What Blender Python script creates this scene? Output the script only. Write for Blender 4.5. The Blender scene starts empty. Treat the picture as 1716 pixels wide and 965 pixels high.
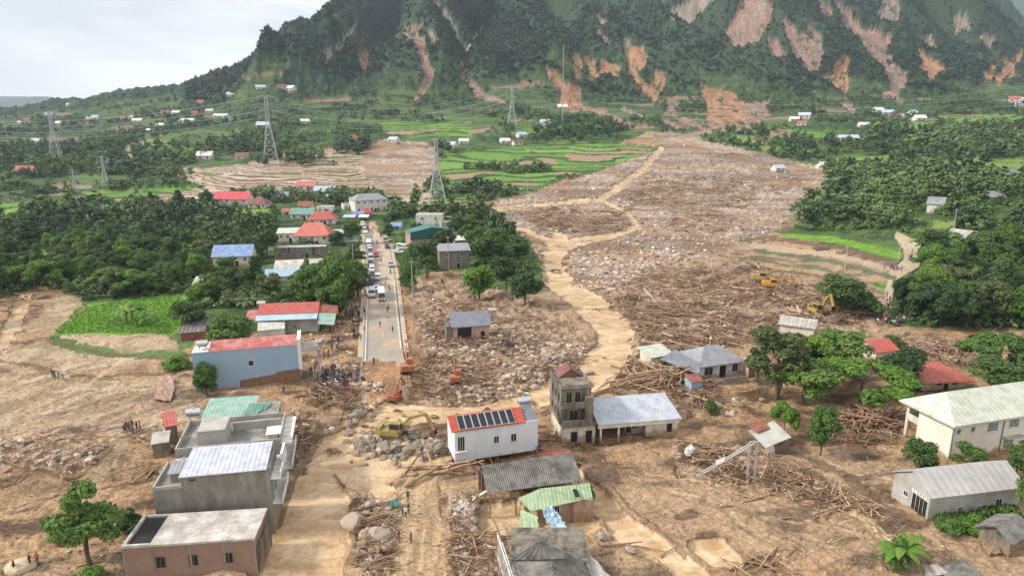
import bpy, bmesh, math, random
import numpy as np
from mathutils import Vector, Matrix, noise as mnoise
R = math.radians
scene = bpy.context.scene
COL = scene.collection
random.seed(7); rng = np.random.default_rng(7)

# ------------------------------------------------------------ camera, sky, sun, exposure
CAM_H = 52.0; PITCH = R(14.3); FPX = 1144.0; PW, PH = 1716.0, 965.0
cam = bpy.data.cameras.new('camera'); camo = bpy.data.objects.new('camera', cam); COL.objects.link(camo)
camo.location = (0, 0, CAM_H); camo.rotation_euler = (R(90) - PITCH, 0, 0)
cam.sensor_width = 36; cam.lens = 36 * FPX / PW; cam.clip_start = 0.5; cam.clip_end = 60000
scene.camera = camo
scene.view_settings.view_transform = 'Standard'; scene.view_settings.look = 'None'
scene.view_settings.exposure = 0.62; scene.view_settings.gamma = 1; scene.view_settings.use_curve_mapping = False
scene.cycles.max_bounces = 5; scene.cycles.diffuse_bounces = 2; scene.cycles.glossy_bounces = 2
scene.cycles.transparent_max_bounces = 6; scene.cycles.volume_bounces = 0

SUN_EL, SUN_ROT = R(38), R(-84)      # sun high, behind the camera's left shoulder
w = bpy.data.worlds.new('World'); scene.world = w; w.use_nodes = True
nt = w.node_tree; nt.nodes.clear()
out = nt.nodes.new('ShaderNodeOutputWorld'); bg = nt.nodes.new('ShaderNodeBackground')
sky = nt.nodes.new('ShaderNodeTexSky'); sky.sky_type = 'NISHITA'; sky.sun_disc = False
sky.sun_elevation = SUN_EL; sky.sun_rotation = R(180) + SUN_ROT
sky.air_density = 1.0; sky.dust_density = 3.0
# overcast deck: white-grey stratus in the direction of view over the clear-sky model
tc = nt.nodes.new('ShaderNodeTexCoord'); mp = nt.nodes.new('ShaderNodeMapping'); mp.inputs['Scale'].default_value = (1.0, 1.0, 4.5)
n1 = nt.nodes.new('ShaderNodeTexNoise'); n1.inputs['Scale'].default_value = 2.6; n1.inputs['Detail'].default_value = 7; n1.inputs['Roughness'].default_value = 0.55
n1.inputs['Distortion'].default_value = 0.4
cr = nt.nodes.new('ShaderNodeValToRGB')
cr.color_ramp.elements[0].position = 0.38; cr.color_ramp.elements[0].color = (6.2, 6.2, 6.3, 1)
cr.color_ramp.elements[1].position = 0.60; cr.color_ramp.elements[1].color = (9.6, 9.55, 9.5, 1)
mx = nt.nodes.new('ShaderNodeMixRGB'); mx.inputs['Fac'].default_value = 0.95
nt.links.new(tc.outputs['Generated'], mp.inputs['Vector']); nt.links.new(mp.outputs[0], n1.inputs['Vector'])
nt.links.new(n1.outputs['Fac'], cr.inputs['Fac']); nt.links.new(sky.outputs[0], mx.inputs[1]); nt.links.new(cr.outputs[0], mx.inputs[2])
nt.links.new(mx.outputs[0], bg.inputs['Color']); bg.inputs['Strength'].default_value = 0.1
nt.links.new(bg.outputs[0], out.inputs['Surface'])
sl = bpy.data.lights.new('sun', 'SUN'); sl.energy = 3.3; sl.angle = R(8); sl.color = (1.0, 0.95, 0.88)
so = bpy.data.objects.new('sun', sl); COL.objects.link(so)
so.rotation_euler = (R(90) - SUN_EL, 0, SUN_ROT); so.location = (0, 0, 400)

# ------------------------------------------------------------ numpy noise
def _h(ix, iy, s):
    n = (ix.astype(np.int64) * 374761393 + iy.astype(np.int64) * 668265263 + s * 974634777) & 0x7fffffff
    n = ((n ^ (n >> 13)) * 1274126177) & 0x7fffffff
    n = n ^ (n >> 16)
    return (n & 0xffffff) / float(0xffffff)
def vn(x, y, s=0):
    ix = np.floor(x); iy = np.floor(y); fx = x - ix; fy = y - iy
    fx = fx * fx * (3 - 2 * fx); fy = fy * fy * (3 - 2 * fy)
    a = _h(ix, iy, s); b = _h(ix + 1, iy, s); c = _h(ix, iy + 1, s); d = _h(ix + 1, iy + 1, s)
    return (a + (b - a) * fx) * (1 - fy) + (c + (d - c) * fx) * fy
def fbm(x, y, s=0, o=4, g=0.5):
    r = np.zeros_like(x, dtype=float); a = 1.0; t = 0
    for k in range(o):
        r += a * vn(x, y, s + k); t += a; a *= g; x = x * 2.03 + 13.7; y = y * 2.03 + 7.1
    return r / t
def ridged(x, y, s=0, o=4, g=0.5):
    r = np.zeros_like(x, dtype=float); a = 1.0; t = 0
    for k in range(o):
        r += a * (1 - np.abs(2 * vn(x, y, s + k) - 1)); t += a; a *= g; x = x * 2.05 + 3.1; y = y * 2.05 + 9.2
    return r / t
def worley(x, y, s=0, jit=0.9):
    ix = np.floor(x); iy = np.floor(y); d1 = np.full(x.shape, 9.0); cid = np.zeros(x.shape)
    for dx in (-1, 0, 1):
        for dy in (-1, 0, 1):
            cx = ix + dx; cy = iy + dy
            px = cx + .5 + jit * (_h(cx, cy, s) - .5); py = cy + .5 + jit * (_h(cx, cy, s + 77) - .5)
            d = (x - px) ** 2 + (y - py) ** 2; m = d < d1
            d1 = np.where(m, d, d1); cid = np.where(m, _h(cx, cy, s + 99), cid)
    return np.sqrt(d1), cid
def ss(a, b, x):
    t = np.clip((x - a) / (b - a), 0, 1); return t * t * (3 - 2 * t)

# ------------------------------------------------------------ pixel <-> world (photo pixels, 1716 x 965)
cP, sP = math.cos(PITCH), math.sin(PITCH)
def project(x, y, z):
    dz = z - CAM_H; dep = y * cP - dz * sP; up = y * sP + dz * cP
    return PW / 2 + FPX * x / dep, PH / 2 - FPX * up / dep
def ray(px, py):
    a = (px - PW / 2) / FPX; b = (PH / 2 - py) / FPX
    return a, cP + b * sP, -sP + b * cP            # x, y, z direction
def on_plane(px, py, z=0.0):
    a, b, c = ray(px, py); t = (z - CAM_H) / c; return Vector((a * t, b * t, z))

# ------------------------------------------------------------ the land's large shape
def macro(x, y):
    u = x / np.maximum(y, 1.0)
    bc = np.interp(y, [0, 250, 380, 500, 600, 700, 850, 1000, 1200, 1600], [0, 0, 3, 12, 23, 36, 54, 74, 98, 130])
    bl = np.interp(y, [0, 300, 500, 800, 1200, 2000, 4000], [0, 0, 5, 20, 42, 50, 50])
    z = bl + (bc - bl) * ss(-0.62, -0.30, u)
    # hillside on the right bank
    z = z + 16 * ss(0.40, 0.72, u) * ss(170, 300, y) * (1 - 0.75 * ss(420, 620, y)) * (0.7 + 0.6 * fbm(x / 60, y / 60, 5, 3))
    z = z + (fbm(x / 90, y / 90, 11, 4) - 0.5) * 9 * ss(330, 650, y)
    z = z + (fbm(x / 30, y / 30, 12, 3) - 0.5) * 3 * ss(330, 650, y)
    # mountains
    E = np.interp(u, [-0.9, -0.75, -0.66, -0.575, -0.44, -0.37, -0.33, -0.30, -0.27, -0.2, -0.1, 0, 0.1, 0.3, 0.5, 0.6, 0.655, 0.70, 0.75, 0.9],
                  [-.01, .0, .006, .022, .036, .058, .082, .100, .116, .17, .235, .23, .26, .30, .25, .182, .138, .105, .078, .03])
    Yf = np.interp(u, [-0.9, -0.5, -0.2, 0.0, 0.1, 0.4, 0.9], [900, 850, 860, 900, 940, 960, 980])
    Yc = np.interp(u, [-0.9, -0.5, -0.3, -0.1, 0.0, 0.1, 0.4, 0.9], [1300, 1350, 1650, 2000, 2300, 2500, 2600, 2500])
    zc = CAM_H + E * Yc
    t = (y - Yf) / (Yc - Yf)
    tc_ = np.clip(t, 0, 1)
    prof = np.where(u < -0.4, tc_, tc_ ** 1.15)
    mt = prof * np.maximum(zc - z, -5)
    amp = ss(0.0, 0.4, tc_) * np.clip(zc - 80, 0, 400) * 0.85
    # left cone: spurs fan out below its top
    ax, ay = -330.0, 2350.0
    th = np.arctan2(x - ax, np.maximum(ay - y, 1)); rr = np.hypot(x - ax, ay - y)
    rl = ridged(th * 7 + 0.5 * fbm(x / 300, y / 300, 21, 3), rr / 900, 23, 4, 0.55)
    # right massif: spurs run down towards the right
    q = x + 0.42 * y + 90 * fbm(x / 300, y / 300, 31, 3)
    rr2 = ridged(q / 210, y / 900, 33, 4, 0.55)
    k = ss(-0.08, 0.06, u + 0.00005 * (y - 1200))
    rg = rl * (1 - k) + rr2 * k
    back = 1 - ss(1.0, 1.25, t)
    z = z + mt * (0.35 + 0.65 * back) + amp * (rg - 0.62) * (1 - 0.75 * ss(0.75, 1.0, tc_)) * back
    # deep gully between the two mountains
    gx = -0.06 + (y - 1000) * 0.00001
    z = z - 70 * np.exp(-((u - gx) / 0.025) ** 2) * ss(0.1, 0.5, tc_) * (1 - ss(.9, 1, tc_))
    # two sharp foot hills
    for hx, hy, hh, hr in ((-330, 985, 62, 70), (-262, 1020, 70, 62), (-150, 1040, 45, 90), (60, 1010, 38, 60)):
        d = np.hypot(x - hx, (y - hy) * 0.7) / hr
        z = z + hh * np.clip(1 - d, 0, 1) ** 1.3 * (0.75 + 0.5 * ridged(x / 45, y / 45, 41, 2))
    return z
# ------------------------------------------------------------ terrain grid: a fan that gets coarser with distance
def row_list():
    ys = []
    py = 1120.0
    while True:
        b = (PH / 2 - py) / FPX; dy, dz = cP + b * sP, -sP + b * cP
        Y = dy * CAM_H / -dz
        if Y > 400: break
        ys.append(Y); py -= 1.25
    Y = ys[-1]
    while Y < 3300: Y *= 1.0042; ys.append(Y)
    return np.array(ys)
GY = row_list(); GU = np.arange(-0.99, 0.9901, 0.00148)
U, Yg = np.meshgrid(GU, GY); X = U * Yg
Z = macro(X, Yg)
PX, PY = project(X, Yg, Z)
PX0, PY0 = PX.copy(), PY.copy()
# ragged outlines: shift lookups by noise that is fixed to the ground
jx = (fbm(X / 3.5, Yg / 3.5, 51, 4, .6) - .5); jy = (fbm(X / 3.5, Yg / 3.5, 61, 4, .6) - .5)
kx = (fbm(X / 40, Yg / 40, 52, 4, .6) - .5); ky = (fbm(X / 40, Yg / 40, 62, 4, .6) - .5)
far = ss(300, 900, Yg)
JX = PX + (jx * 26 * (1 - far) + kx * 26 * far) ; JY = PY + (jy * 12 * (1 - far) + ky * 14 * far)
def poly(pts, jit=True):
    ax, ay = (JX, JY) if jit else (PX0, PY0)
    p = np.array(pts, float); m = np.zeros(ax.shape, bool)
    sel = (ax >= p[:, 0].min()) & (ax <= p[:, 0].max()) & (ay >= p[:, 1].min()) & (ay <= p[:, 1].max())
    xs = ax[sel]; ys = ay[sel]; r = np.zeros(xs.shape, bool); n = len(p)
    for i in range(n):
        x1, y1 = p[i]; x2, y2 = p[(i + 1) % n]
        if y1 == y2: continue
        c = ((y1 > ys) != (y2 > ys)) & (xs < (x2 - x1) * (ys - y1) / (y2 - y1) + x1)
        r ^= c
    m[sel] = r
    return m
def stroke(pts, jit=0.35, soft=False, asp=1.0):
    # pts: x, y, width; returns 0..1 (1 on the line)
    ax = PX0 + (JX - PX0) * jit; ay = PY0 + (JY - PY0) * jit
    best = np.full(ax.shape, 9.0)
    for (x1, y1, w1), (x2, y2, w2) in zip(pts[:-1], pts[1:]):
        wm = max(w1, w2)
        sel = (ax > min(x1, x2) - wm) & (ax < max(x1, x2) + wm) & (ay > min(y1, y2) - wm) & (ay < max(y1, y2) + wm)
        xs = ax[sel]; ys = ay[sel]; dx, dy = x2 - x1, y2 - y1
        t = np.clip(((xs - x1) * dx + (ys - y1) * dy) / (dx * dx + dy * dy + 1e-9), 0, 1)
        d = np.hypot(xs - x1 - t * dx, (ys - y1 - t * dy) * asp) / ((w1 + (w2 - w1) * t) / 2)
        best[sel] = np.minimum(best[sel], d)
    return (1 - ss(0.6, 1.2, best)) if soft else best < 1
MUD, WOODS, FARM, RICE, GRAVEL, WATER, TERR, TGREEN, SLIP, MOUNT, TRACK, PATH, PALE, MUDWET, GRASS, BANK, RUB = range(17)
CL = np.full(X.shape, FARM)
slope_t = (Yg - np.interp(U, [-0.9, -0.5, -0.2, 0.0, 0.1, 0.4, 0.9], [900, 850, 860, 900, 940, 960, 980]))
CL[(slope_t + kx * 260 > 60) & (U > -0.47)] = MOUNT
CL[(Yg > 1150) & (U <= -0.47)] = MOUNT
WOOD_POLYS = [[(-400, 360), (0, 365), (100, 345), (300, 345), (380, 370), (430, 400), (600, 400), (612, 500), (560, 560), (430, 560), (300, 545), (300, 495), (130, 500), (60, 480), (-400, 500)],
 [(1380, 285), (1440, 270), (1500, 210), (2116, 200), (2116, 560), (1500, 550), (1505, 440), (1520, 400), (1380, 395), (1340, 370)],
 [(660, 350), (760, 345), (830, 350), (905, 440), (905, 500), (780, 480), (700, 470), (665, 440)],
 [(560, 390), (600, 380), (605, 440), (560, 430)]]
for p in WOOD_POLYS: CL[poly(p)] = WOODS
# terraces and fields
for p in ([(290, 285), (420, 275), (520, 250), (600, 250), (640, 235), (710, 240), (725, 300), (690, 330), (640, 330), (480, 330), (380, 326), (300, 303)],
          [(190, 347), (250, 325), (330, 316), (420, 330), (330, 348)], [(640, 320), (745, 325), (752, 352), (700, 360), (655, 352)]):
    CL[poly(p)] = TERR
CL[poly([(610, 252), (640, 235), (715, 240), (735, 262), (722, 300), (700, 332), (640, 318), (600, 285)])] = GRAVEL
for p in ([(730, 262), (840, 248), (1000, 240), (1102, 243), (1080, 262), (1000, 282), (930, 302), (880, 318), (820, 332), (760, 345), (690, 328), (745, 300)],
          [(0, 372), (0, 340), (80, 326), (180, 318), (330, 312), (330, 318), (200, 345), (100, 352)],
          [(860, 217), (930, 212), (990, 225), (850, 228)], [(630, 205), (790, 206), (790, 232), (640, 228)],
          [(1560, 196), (2116, 186), (2116, 210), (1600, 210)], [(1290, 215), (1400, 222), (1410, 240), (1290, 240)],
          [(240, 235), (330, 240), (330, 262), (235, 262)]):
    CL[poly(p)] = TGREEN
CL[poly([(375, 352), (455, 350), (458, 377), (420, 388), (380, 380)])] = RICE
CL[poly([(85, 562), (130, 515), (215, 500), (310, 494), (312, 545), (290, 562), (165, 560)])] = RICE
# the mud
MUDP = [(-400, 1250), (-400, 500), (0, 500), (50, 480), (125, 485), (135, 515), (82, 565), (100, 600), (310, 600), (330, 560), (430, 560), (470, 570), (545, 550), (575, 500), (600, 470), (606, 400), (600, 372),
        (628, 372), (655, 400), (668, 440), (690, 470), (720, 455), (775, 455), (800, 500), (860, 505), (908, 480), (905, 440), (885, 400), (840, 370), (800, 362), (745, 362), (750, 345), (830, 335), (900, 318), (960, 298), (1020, 285),
        (1080, 262), (1110, 248), (1040, 240), (1090, 220), (1150, 226), (1200, 240), (1290, 262), (1370, 280), (1385, 300), (1355, 330), (1345, 370), (1310, 392), (1400, 412), (1500, 440), (1490, 480), (1485, 545), (1600, 550),
        (2116, 560), (2116, 1250)]
CL[poly(MUDP)] = MUD
CL[poly([(82, 565), (135, 515), (215, 500), (310, 494), (312, 545), (290, 565), (165, 562)])] = RICE
CL[poly([(820, 345), (900, 322), (1000, 288), (1110, 247), (1095, 225), (1150, 226), (1200, 240), (1370, 280), (1380, 310), (1345, 370), (1270, 398), (1180, 430), (1100, 450), (1010, 495), (965, 480), (950, 440), (965, 420), (905, 392), (850, 372)])] = GRAVEL
CL[stroke([(1150, 232, 14), (1180, 222, 8), (1215, 218, 8)])] = GRAVEL
# stony and woody rubble belts
RUBP = [[(690, 470), (830, 480), (905, 500), (985, 560), (990, 610), (930, 640), (860, 672), (760, 690), (690, 690), (620, 780), (570, 745), (600, 690), (520, 655), (520, 600), (600, 620), (680, 640), (700, 600), (690, 520)],
        [(1000, 500), (1110, 445), (1260, 430), (1380, 490), (1480, 530), (1460, 560), (1300, 560), (1240, 570), (1100, 600), (1200, 680), (1150, 700), (1020, 660), (1060, 600), (1070, 540)],
        [(480, 690), (560, 700), (540, 740), (500, 800), (470, 840), (460, 780), (500, 740)],
        [(590, 830), (680, 830), (660, 965), (610, 1010), (590, 900)], [(750, 820), (820, 840), (800, 900), (860, 960), (760, 965)],
        [(0, 740), (160, 735), (230, 780), (120, 790), (0, 790)], [(1410, 680), (1510, 690), (1500, 740), (1400, 735)],
        [(1480, 560), (1640, 570), (1640, 610), (1500, 600)], [(1130, 740), (1300, 760), (1500, 870), (1420, 860), (1240, 800), (1130, 800)]]
for p in RUBP: CL[poly(p) & (CL != WATER)] = RUB
# pale silted fields on the left
for p in ([(-400, 640), (0, 640), (150, 625), (260, 640), (200, 690), (60, 700), (-400, 720)], [(100, 567), (165, 560), (285, 562), (305, 590), (200, 590)], [(0, 592), (75, 572), (130, 592), (270, 608), (120, 622), (-60, 606)], [(90, 500), (128, 487), (140, 520), (95, 560), (40, 560)],
          [(-400, 700), (0, 690), (130, 650), (230, 640), (60, 720), (-400, 760)], [(120, 810), (190, 735), (215, 740), (150, 830)]): CL[poly(p)] = PALE
for s in ([(1312, 393, 9), (1400, 402, 11), (1505, 428, 13)], [(1470, 478, 12), (1512, 490, 16)]): CL[stroke(s, .25)] = RICE
for p in ([(520, 560), (560, 520), (600, 470), (606, 560), (600, 600), (560, 600)],): pass
for p in ([(1640, 272), (1760, 260), (1760, 300), (1650, 306)], [(1545, 440), (1640, 438), (1640, 466), (1550, 462)], [(1395, 266), (1500, 258), (1500, 274), (1405, 282)], [(1180, 226), (1300, 230), (1370, 252), (1290, 256)], [(1450, 212), (1560, 205), (1560, 218), (1450, 224)], [(20, 425), (90, 418), (95, 440), (10, 450)], [(1560, 372), (1640, 366), (1650, 384), (1570, 386)]): CL[poly(p)] = GRASS
# roads of beaten mud
CL[stroke([(700, 1000, 100), (700, 900, 84), (702, 835, 70), (708, 800, 50)])] = TRACK
CL[stroke([(240, 240, 5), (213, 250, 8), (216, 270, 13), (228, 276, 10)])] = PATH
CL[stroke([(284, 290, 8), (340, 312, 9), (372, 322, 6)])] = PATH
CL[stroke([(640, 350, 9), (700, 330, 8), (760, 318, 6)])] = PATH
CL[stroke([(1505, 395, 12), (1528, 415, 30), (1528, 440, 26), (1498, 460, 18), (1488, 500, 14)], .1)] = PATH
# water
WAT = [[(1108, 250, 16), (1075, 285, 18), (1035, 315, 18), (1000, 335, 15), (905, 342, 10), (830, 350, 16), (745, 358, 20)],
       [(1010, 337, 12), (1048, 355, 13), (1067, 376, 17), (1040, 392, 14), (985, 401, 20), (950, 410, 30)],
       [(815, 370, 8), (870, 381, 10), (920, 402, 14), (940, 412, 30)],
       [(935, 408, 48), (925, 440, 42), (935, 470, 46), (970, 497, 52), (1005, 525, 62), (1033, 555, 76), (1028, 590, 74), (990, 628, 78), (940, 652, 60), (890, 668, 44), (850, 676, 30)],
       [(850, 676, 24), (790, 690, 26), (720, 690, 34), (650, 700, 60), (590, 745, 60), (530, 775, 60), (520, 850, 130), (500, 960, 160), (500, 1050, 200)],
       [(960, 790, 18), (1000, 830, 34), (1050, 885, 44), (1130, 930, 40), (1190, 985, 44)],
       [(-60, 590, 30), (0, 578, 26), (22, 540, 22), (42, 498, 24)],
       [(640, 820, 40), (600, 790, 60), (660, 775, 50), (740, 770, 30)]]
WM = np.zeros(X.shape, bool)
wj = (fbm(X / 9, Yg / 5, 55, 4, .65) - .5)
JX += wj * 34 * (1 - far * .6); JY += wj * 14 * (1 - far * .6)
for i_, s in enumerate(WAT): WM |= stroke([(a, b, c * (.62 if i_ < 3 else .80 if i_ == 3 else 1)) for a, b, c in s], .55 if i_ > 2 else .3)
JX -= wj * 34 * (1 - far * .6); JY -= wj * 14 * (1 - far * .6)
isl = fbm(X / 5, Yg / 3.2, 56, 4, .6); WM &= ~((isl > .70) & (Yg > 95))
WM |= poly([(800, 848), (870, 835), (905, 880), (880, 892), (802, 893)]) | poly([(900, 850), (990, 858), (1010, 880), (960, 900), (905, 880)])
WM |= stroke([(1165, 908, 24), (1200, 918, 46), (1235, 935, 26)])
CL[WM] = WATER
CL[stroke([(650, 636, 64), (645, 690, 64), (628, 750, 80)], .9) & (CL != WATER)] = MUDWET
CL[stroke([(668, 462, 6), (684, 530, 12), (700, 600, 20), (704, 650, 26)], .5) & (CL != WATER)] = MUDWET
# landslide scars: outline, tint (0 pink-brown, 1 orange, 2 grey)
SL = [([(676, 52), (692, 38), (706, 40), (708, 70), (716, 100), (728, 120), (722, 145), (705, 162), (675, 168), (700, 150), (712, 130), (700, 95), (688, 75)], 0),
 ([(713, 52), (728, 55), (738, 75), (722, 78)], 2), ([(590, 94), (622, 82), (613, 120), (605, 147), (600, 120)], 1),
 ([(912, 118), (930, 118), (945, 142), (975, 148), (975, 183), (940, 184), (930, 150)], 1), ([(957, 94), (968, 95), (973, 122), (960, 132)], 1),
 ([(978, 96), (990, 97), (999, 128), (1036, 135), (1034, 112), (1004, 104), (1000, 140), (985, 141)], 1),
 ([(990, 16), (1008, 26), (1020, 47), (1005, 46)], 2), ([(992, 58), (1005, 62), (1022, 80), (1012, 81)], 0),
 ([(1042, 70), (1055, 70), (1050, 100), (1042, 92)], 2),
 ([(1052, 82), (1080, 78), (1080, 108), (1066, 130), (1084, 146), (1097, 122), (1120, 118), (1110, 150), (1096, 172), (1078, 160), (1058, 140), (1048, 115)], 1),
 ([(1120, 165), (1135, 156), (1135, 196), (1116, 193)], 0), ([(1172, 138), (1195, 148), (1215, 152), (1242, 172), (1262, 198), (1225, 214), (1188, 207), (1177, 180)], 1),
 ([(1125, 196), (1190, 203), (1228, 210), (1262, 196), (1245, 176), (1290, 163), (1286, 195), (1255, 218), (1160, 218)], 0),
 ([(1213, 62), (1235, 20), (1262, -20), (1300, -30), (1292, 40), (1262, 76), (1233, 84)], 0), ([(1118, 30), (1135, 5), (1170, -10), (1203, -8), (1180, 20), (1150, 46)], 2),
 ([(1312, 40), (1330, 44), (1340, 64), (1352, 48), (1374, 70), (1382, 86), (1368, 128), (1350, 126), (1333, 100)], 0), ([(1284, 72), (1303, 66), (1324, 104), (1298, 99)], 0),
 ([(1396, 6), (1424, 24), (1427, 52), (1405, 46)], 0), ([(1425, 38), (1470, 54), (1491, 64), (1488, 108), (1506, 114), (1522, 120), (1520, 150), (1500, 160), (1479, 126), (1450, 86), (1430, 66)], 0),
 ([(1388, 126), (1415, 94), (1425, 100), (1415, 157), (1395, 152)], 1), ([(1470, 154), (1495, 154), (1514, 174), (1480, 171)], 0),
 ([(1533, 88), (1560, 103), (1585, 125), (1560, 141), (1545, 120)], 1), ([(1540, 65), (1565, 62), (1568, 92), (1548, 88)], 2), ([(1593, 28), (1612, 27), (1626, 52), (1600, 56)], 2),
 ([(1640, 66), (1656, 64), (1672, 78), (1660, 92)], 2), ([(1638, 125), (1668, 110), (1666, 139), (1645, 139)], 1), ([(1666, 143), (1680, 110), (1712, 86), (1712, 106), (1695, 136)], 1),
 ([(1408, 176), (1430, 171), (1430, 197)], 0), ([(1478, -10), (1507, -4), (1502, 46), (1473, 36)], 2), ([(1356, -10), (1385, 14), (1391, 32), (1369, 22)], 0)]
SLS = [([(598, 40, 6), (580, 65, 9), (572, 80, 6), (550, 95, 14), (548, 110, 6)], 2), ([(722, 0, 5), (760, 45, 6), (782, 92, 4)], 2), ([(770, 110, 6), (780, 135, 10), (800, 158, 14), (842, 172, 9)], 0),
       ([(975, 182, 10), (1010, 194, 12), (1050, 210, 14), (1100, 222, 14)], 0), ([(1040, 182, 6), (1075, 196, 8)], 2), ([(1290, -10, 8), (1236, 62, 5)], 2), ([(1490, 100, 5), (1512, 150, 6)], 2),
       ([(1115, 205, 12), (1135, 212, 14), (1160, 216, 12)], 0), ([(808, 56, 3.4), (795, 74, 6.5), (783, 90, 4)], 3)]
TINT = np.zeros(X.shape)
mnt = Yg > 700
for p, t in SL:
    m = poly(p) & mnt; CL[m] = SLIP; TINT[m] = t
for p, t in SLS:
    m = stroke(p, .5) & mnt; CL[m] = SLIP; TINT[m] = t

# ------------------------------------------------------------ relief by class
def fm(*c): return np.isin(CL, c).astype(float)
def blur(a, n=2):
    for _ in range(n):
        a = (a + np.roll(a, 1, 0) + np.roll(a, -1, 0) + np.roll(a, 1, 1) + np.roll(a, -1, 1)) / 5
    return a
nearm = 1 - ss(330, 520, Yg)
mudm = blur(fm(MUD, RUB, MUDWET, GRAVEL, PALE, BANK), 3); watm = blur(fm(WATER), 3)
flow = fbm(X / 9 + Yg / 30, Yg / 4 - X / 22, 71, 5, .55)
fine = fbm(X / 1.6, Yg / 1.1, 72, 4, .6)
rubm = blur(fm(RUB), 3)
Z += mudm * nearm * ((flow - .5) * 1.9 + (fine - .5) * .5 + (ridged(X / 5 + Yg / 16, Yg / 2.2 - X / 9, 78, 4, .6) - .55) * .5)
Z += rubm * nearm * (fbm(X / 9, Yg / 9, 73, 3) - .5) * 2.6
Z += rubm * nearm * ((fbm(X / 2.2, Yg / 2.2, 74, 4, .65) - .5) * 1.5 + (worley(X / 1.7, Yg / 1.7, 79)[0] - .4) * -.5)
Z += blur(fm(GRAVEL), 3) * (fbm(X / 6, Yg / 6, 75, 4, .7) - .5) * 2.0
Z -= watm * 0.9
Z += fm(WOODS) * (fbm(X / 6, Yg / 6, 76, 3) - .4) * 1.6
ripple = (ridged(X / 2.4 + Yg / 9, Yg / 1.3, 77, 3) - .5)
Z += watm * nearm * ripple * 0.3
trk = fm(TRACK); Z -= trk * .07 * ss(.5, .9, np.abs(np.sin((X + .16 * Yg + fbm(X / 6, Yg / 6, 83, 2) * 1.6) * 1.5)))
# terraces: steps that follow the contours
tm = blur(fm(TERR, TGREEN), 1)
stp = np.interp(Yg, [0, 400, 700, 1200], [0.5, 0.8, 1.7, 3.0]); zz = (macro(X, Yg) + (fbm(X / 60, Yg / 60, 81, 2) - .5) * np.where(CL == TERR, 1.2, 3)) / (stp * np.where(CL == TERR, .5, 1)); fr = zz - np.floor(zz)
Z += tm * stp * (ss(.75, 1.0, fr) - fr) * 0.8 * ss(200, 380, Yg)
# forest canopy on the mountains: rounded crowns with dark gaps between them
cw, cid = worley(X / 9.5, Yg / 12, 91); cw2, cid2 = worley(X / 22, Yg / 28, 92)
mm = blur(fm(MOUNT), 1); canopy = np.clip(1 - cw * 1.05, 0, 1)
patch = fbm(X / 120, Yg / 120, 95, 4)
mgrass = ss(.52, .62, patch + 0.10 * ss(1050, 900, Yg))
Z += mm * (canopy * 5.5 * (1 - .75 * mgrass) + (1 - cw2) * 7 + (fbm(X / 45, Yg / 60, 96, 4, .6) - .5) * 26 * ss(950, 1300, Yg))
Z -= blur(fm(SLIP), 2) * 2.5 - blur(fm(SLIP), 1) * (ridged(X / 16, Yg / 40, 97, 3) - .5) * 5
# level bed under the road
RLp = [(596, 660), (610, 600), (613, 520), (615, 460), (613, 430), (606, 400), (598, 385), (586, 370)]; RRp = [(694, 660), (680, 600), (671, 520), (665, 460), (658, 430), (653, 405), (643, 390), (614, 370)]
roadm = blur(poly(RLp + RRp[::-1], False).astype(float), 2); Z = Z * (1 - roadm) + .2 * roadm
Z += roadm * .55 * ss(600, 622, PY0 + jx * 60) + roadm * ss(585, 610, PY0) * (fbm(X / 1.2, Yg / 1.2, 84, 3) - .5) * .5
# farmland: small scale scrub
fw, fid = worley(X / 6, Yg / 8, 93); scrub = ss(.47, .60, fbm(X / 50, Yg / 34, 94, 5, .6))
Z += fm(FARM) * np.clip(1 - fw, 0, 1) * 4.5 * scrub * ss(250, 500, Yg)

# ------------------------------------------------------------ surface colours (linear albedo); mountain canopy includes painted shade
RGB = np.zeros(X.shape + (3,)); ROU = np.full(X.shape, .95)
def col(c): return np.array(c, float)
def mixc(a, b, t): return a[None, :] * (1 - t[:, None]) + b[None, :] * t[:, None]
def setc(cls, fn):
    m = CL == cls
    if m.any(): RGB[m] = fn(m)
n_big = fbm(X / 28, Yg / 28, 101, 4); n_mid = fbm(X / 5, Yg / 5, 102, 4, .6); n_str = fbm(X / 6 + Yg / 20, Yg / 2.8 - X / 12, 103, 5, .52); n_fin = fbm(X / .7, Yg / .7, 104, 3, .7)
def f_mud(m):
    c = mixc(col((.42, .285, .170)), col((.235, .15, .088)), ss(.38, .62, n_mid[m] * .4 + n_str[m] * .6))
    c = c * (1 - ss(.4, .65, n_big[m])[:, None]) + mixc(col((.46, .335, .215)), col((.33, .225, .14)), n_str[m]) * ss(.4, .65, n_big[m])[:, None]
    dk = ss(.56, .66, n_str[m]) * .5
    return c * (1 - dk[:, None]) * (0.62 + .76 * n_fin[m])[:, None]
setc(MUD, f_mud)
setc(RUB, lambda m: mixc(col((.47, .345, .245)), col((.19, .125, .08)), ss(.38, .66, fbm(X[m] / 1.5, Yg[m] / 1.5, 106, 4, .7))) * (.75 + .5 * n_fin[m])[:, None])
setc(PALE, lambda m: mixc(col((.43, .32, .215)), col((.29, .215, .125)), ss(.4, .62, n_mid[m])) * (.85 + .3 * n_fin[m])[:, None])
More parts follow.
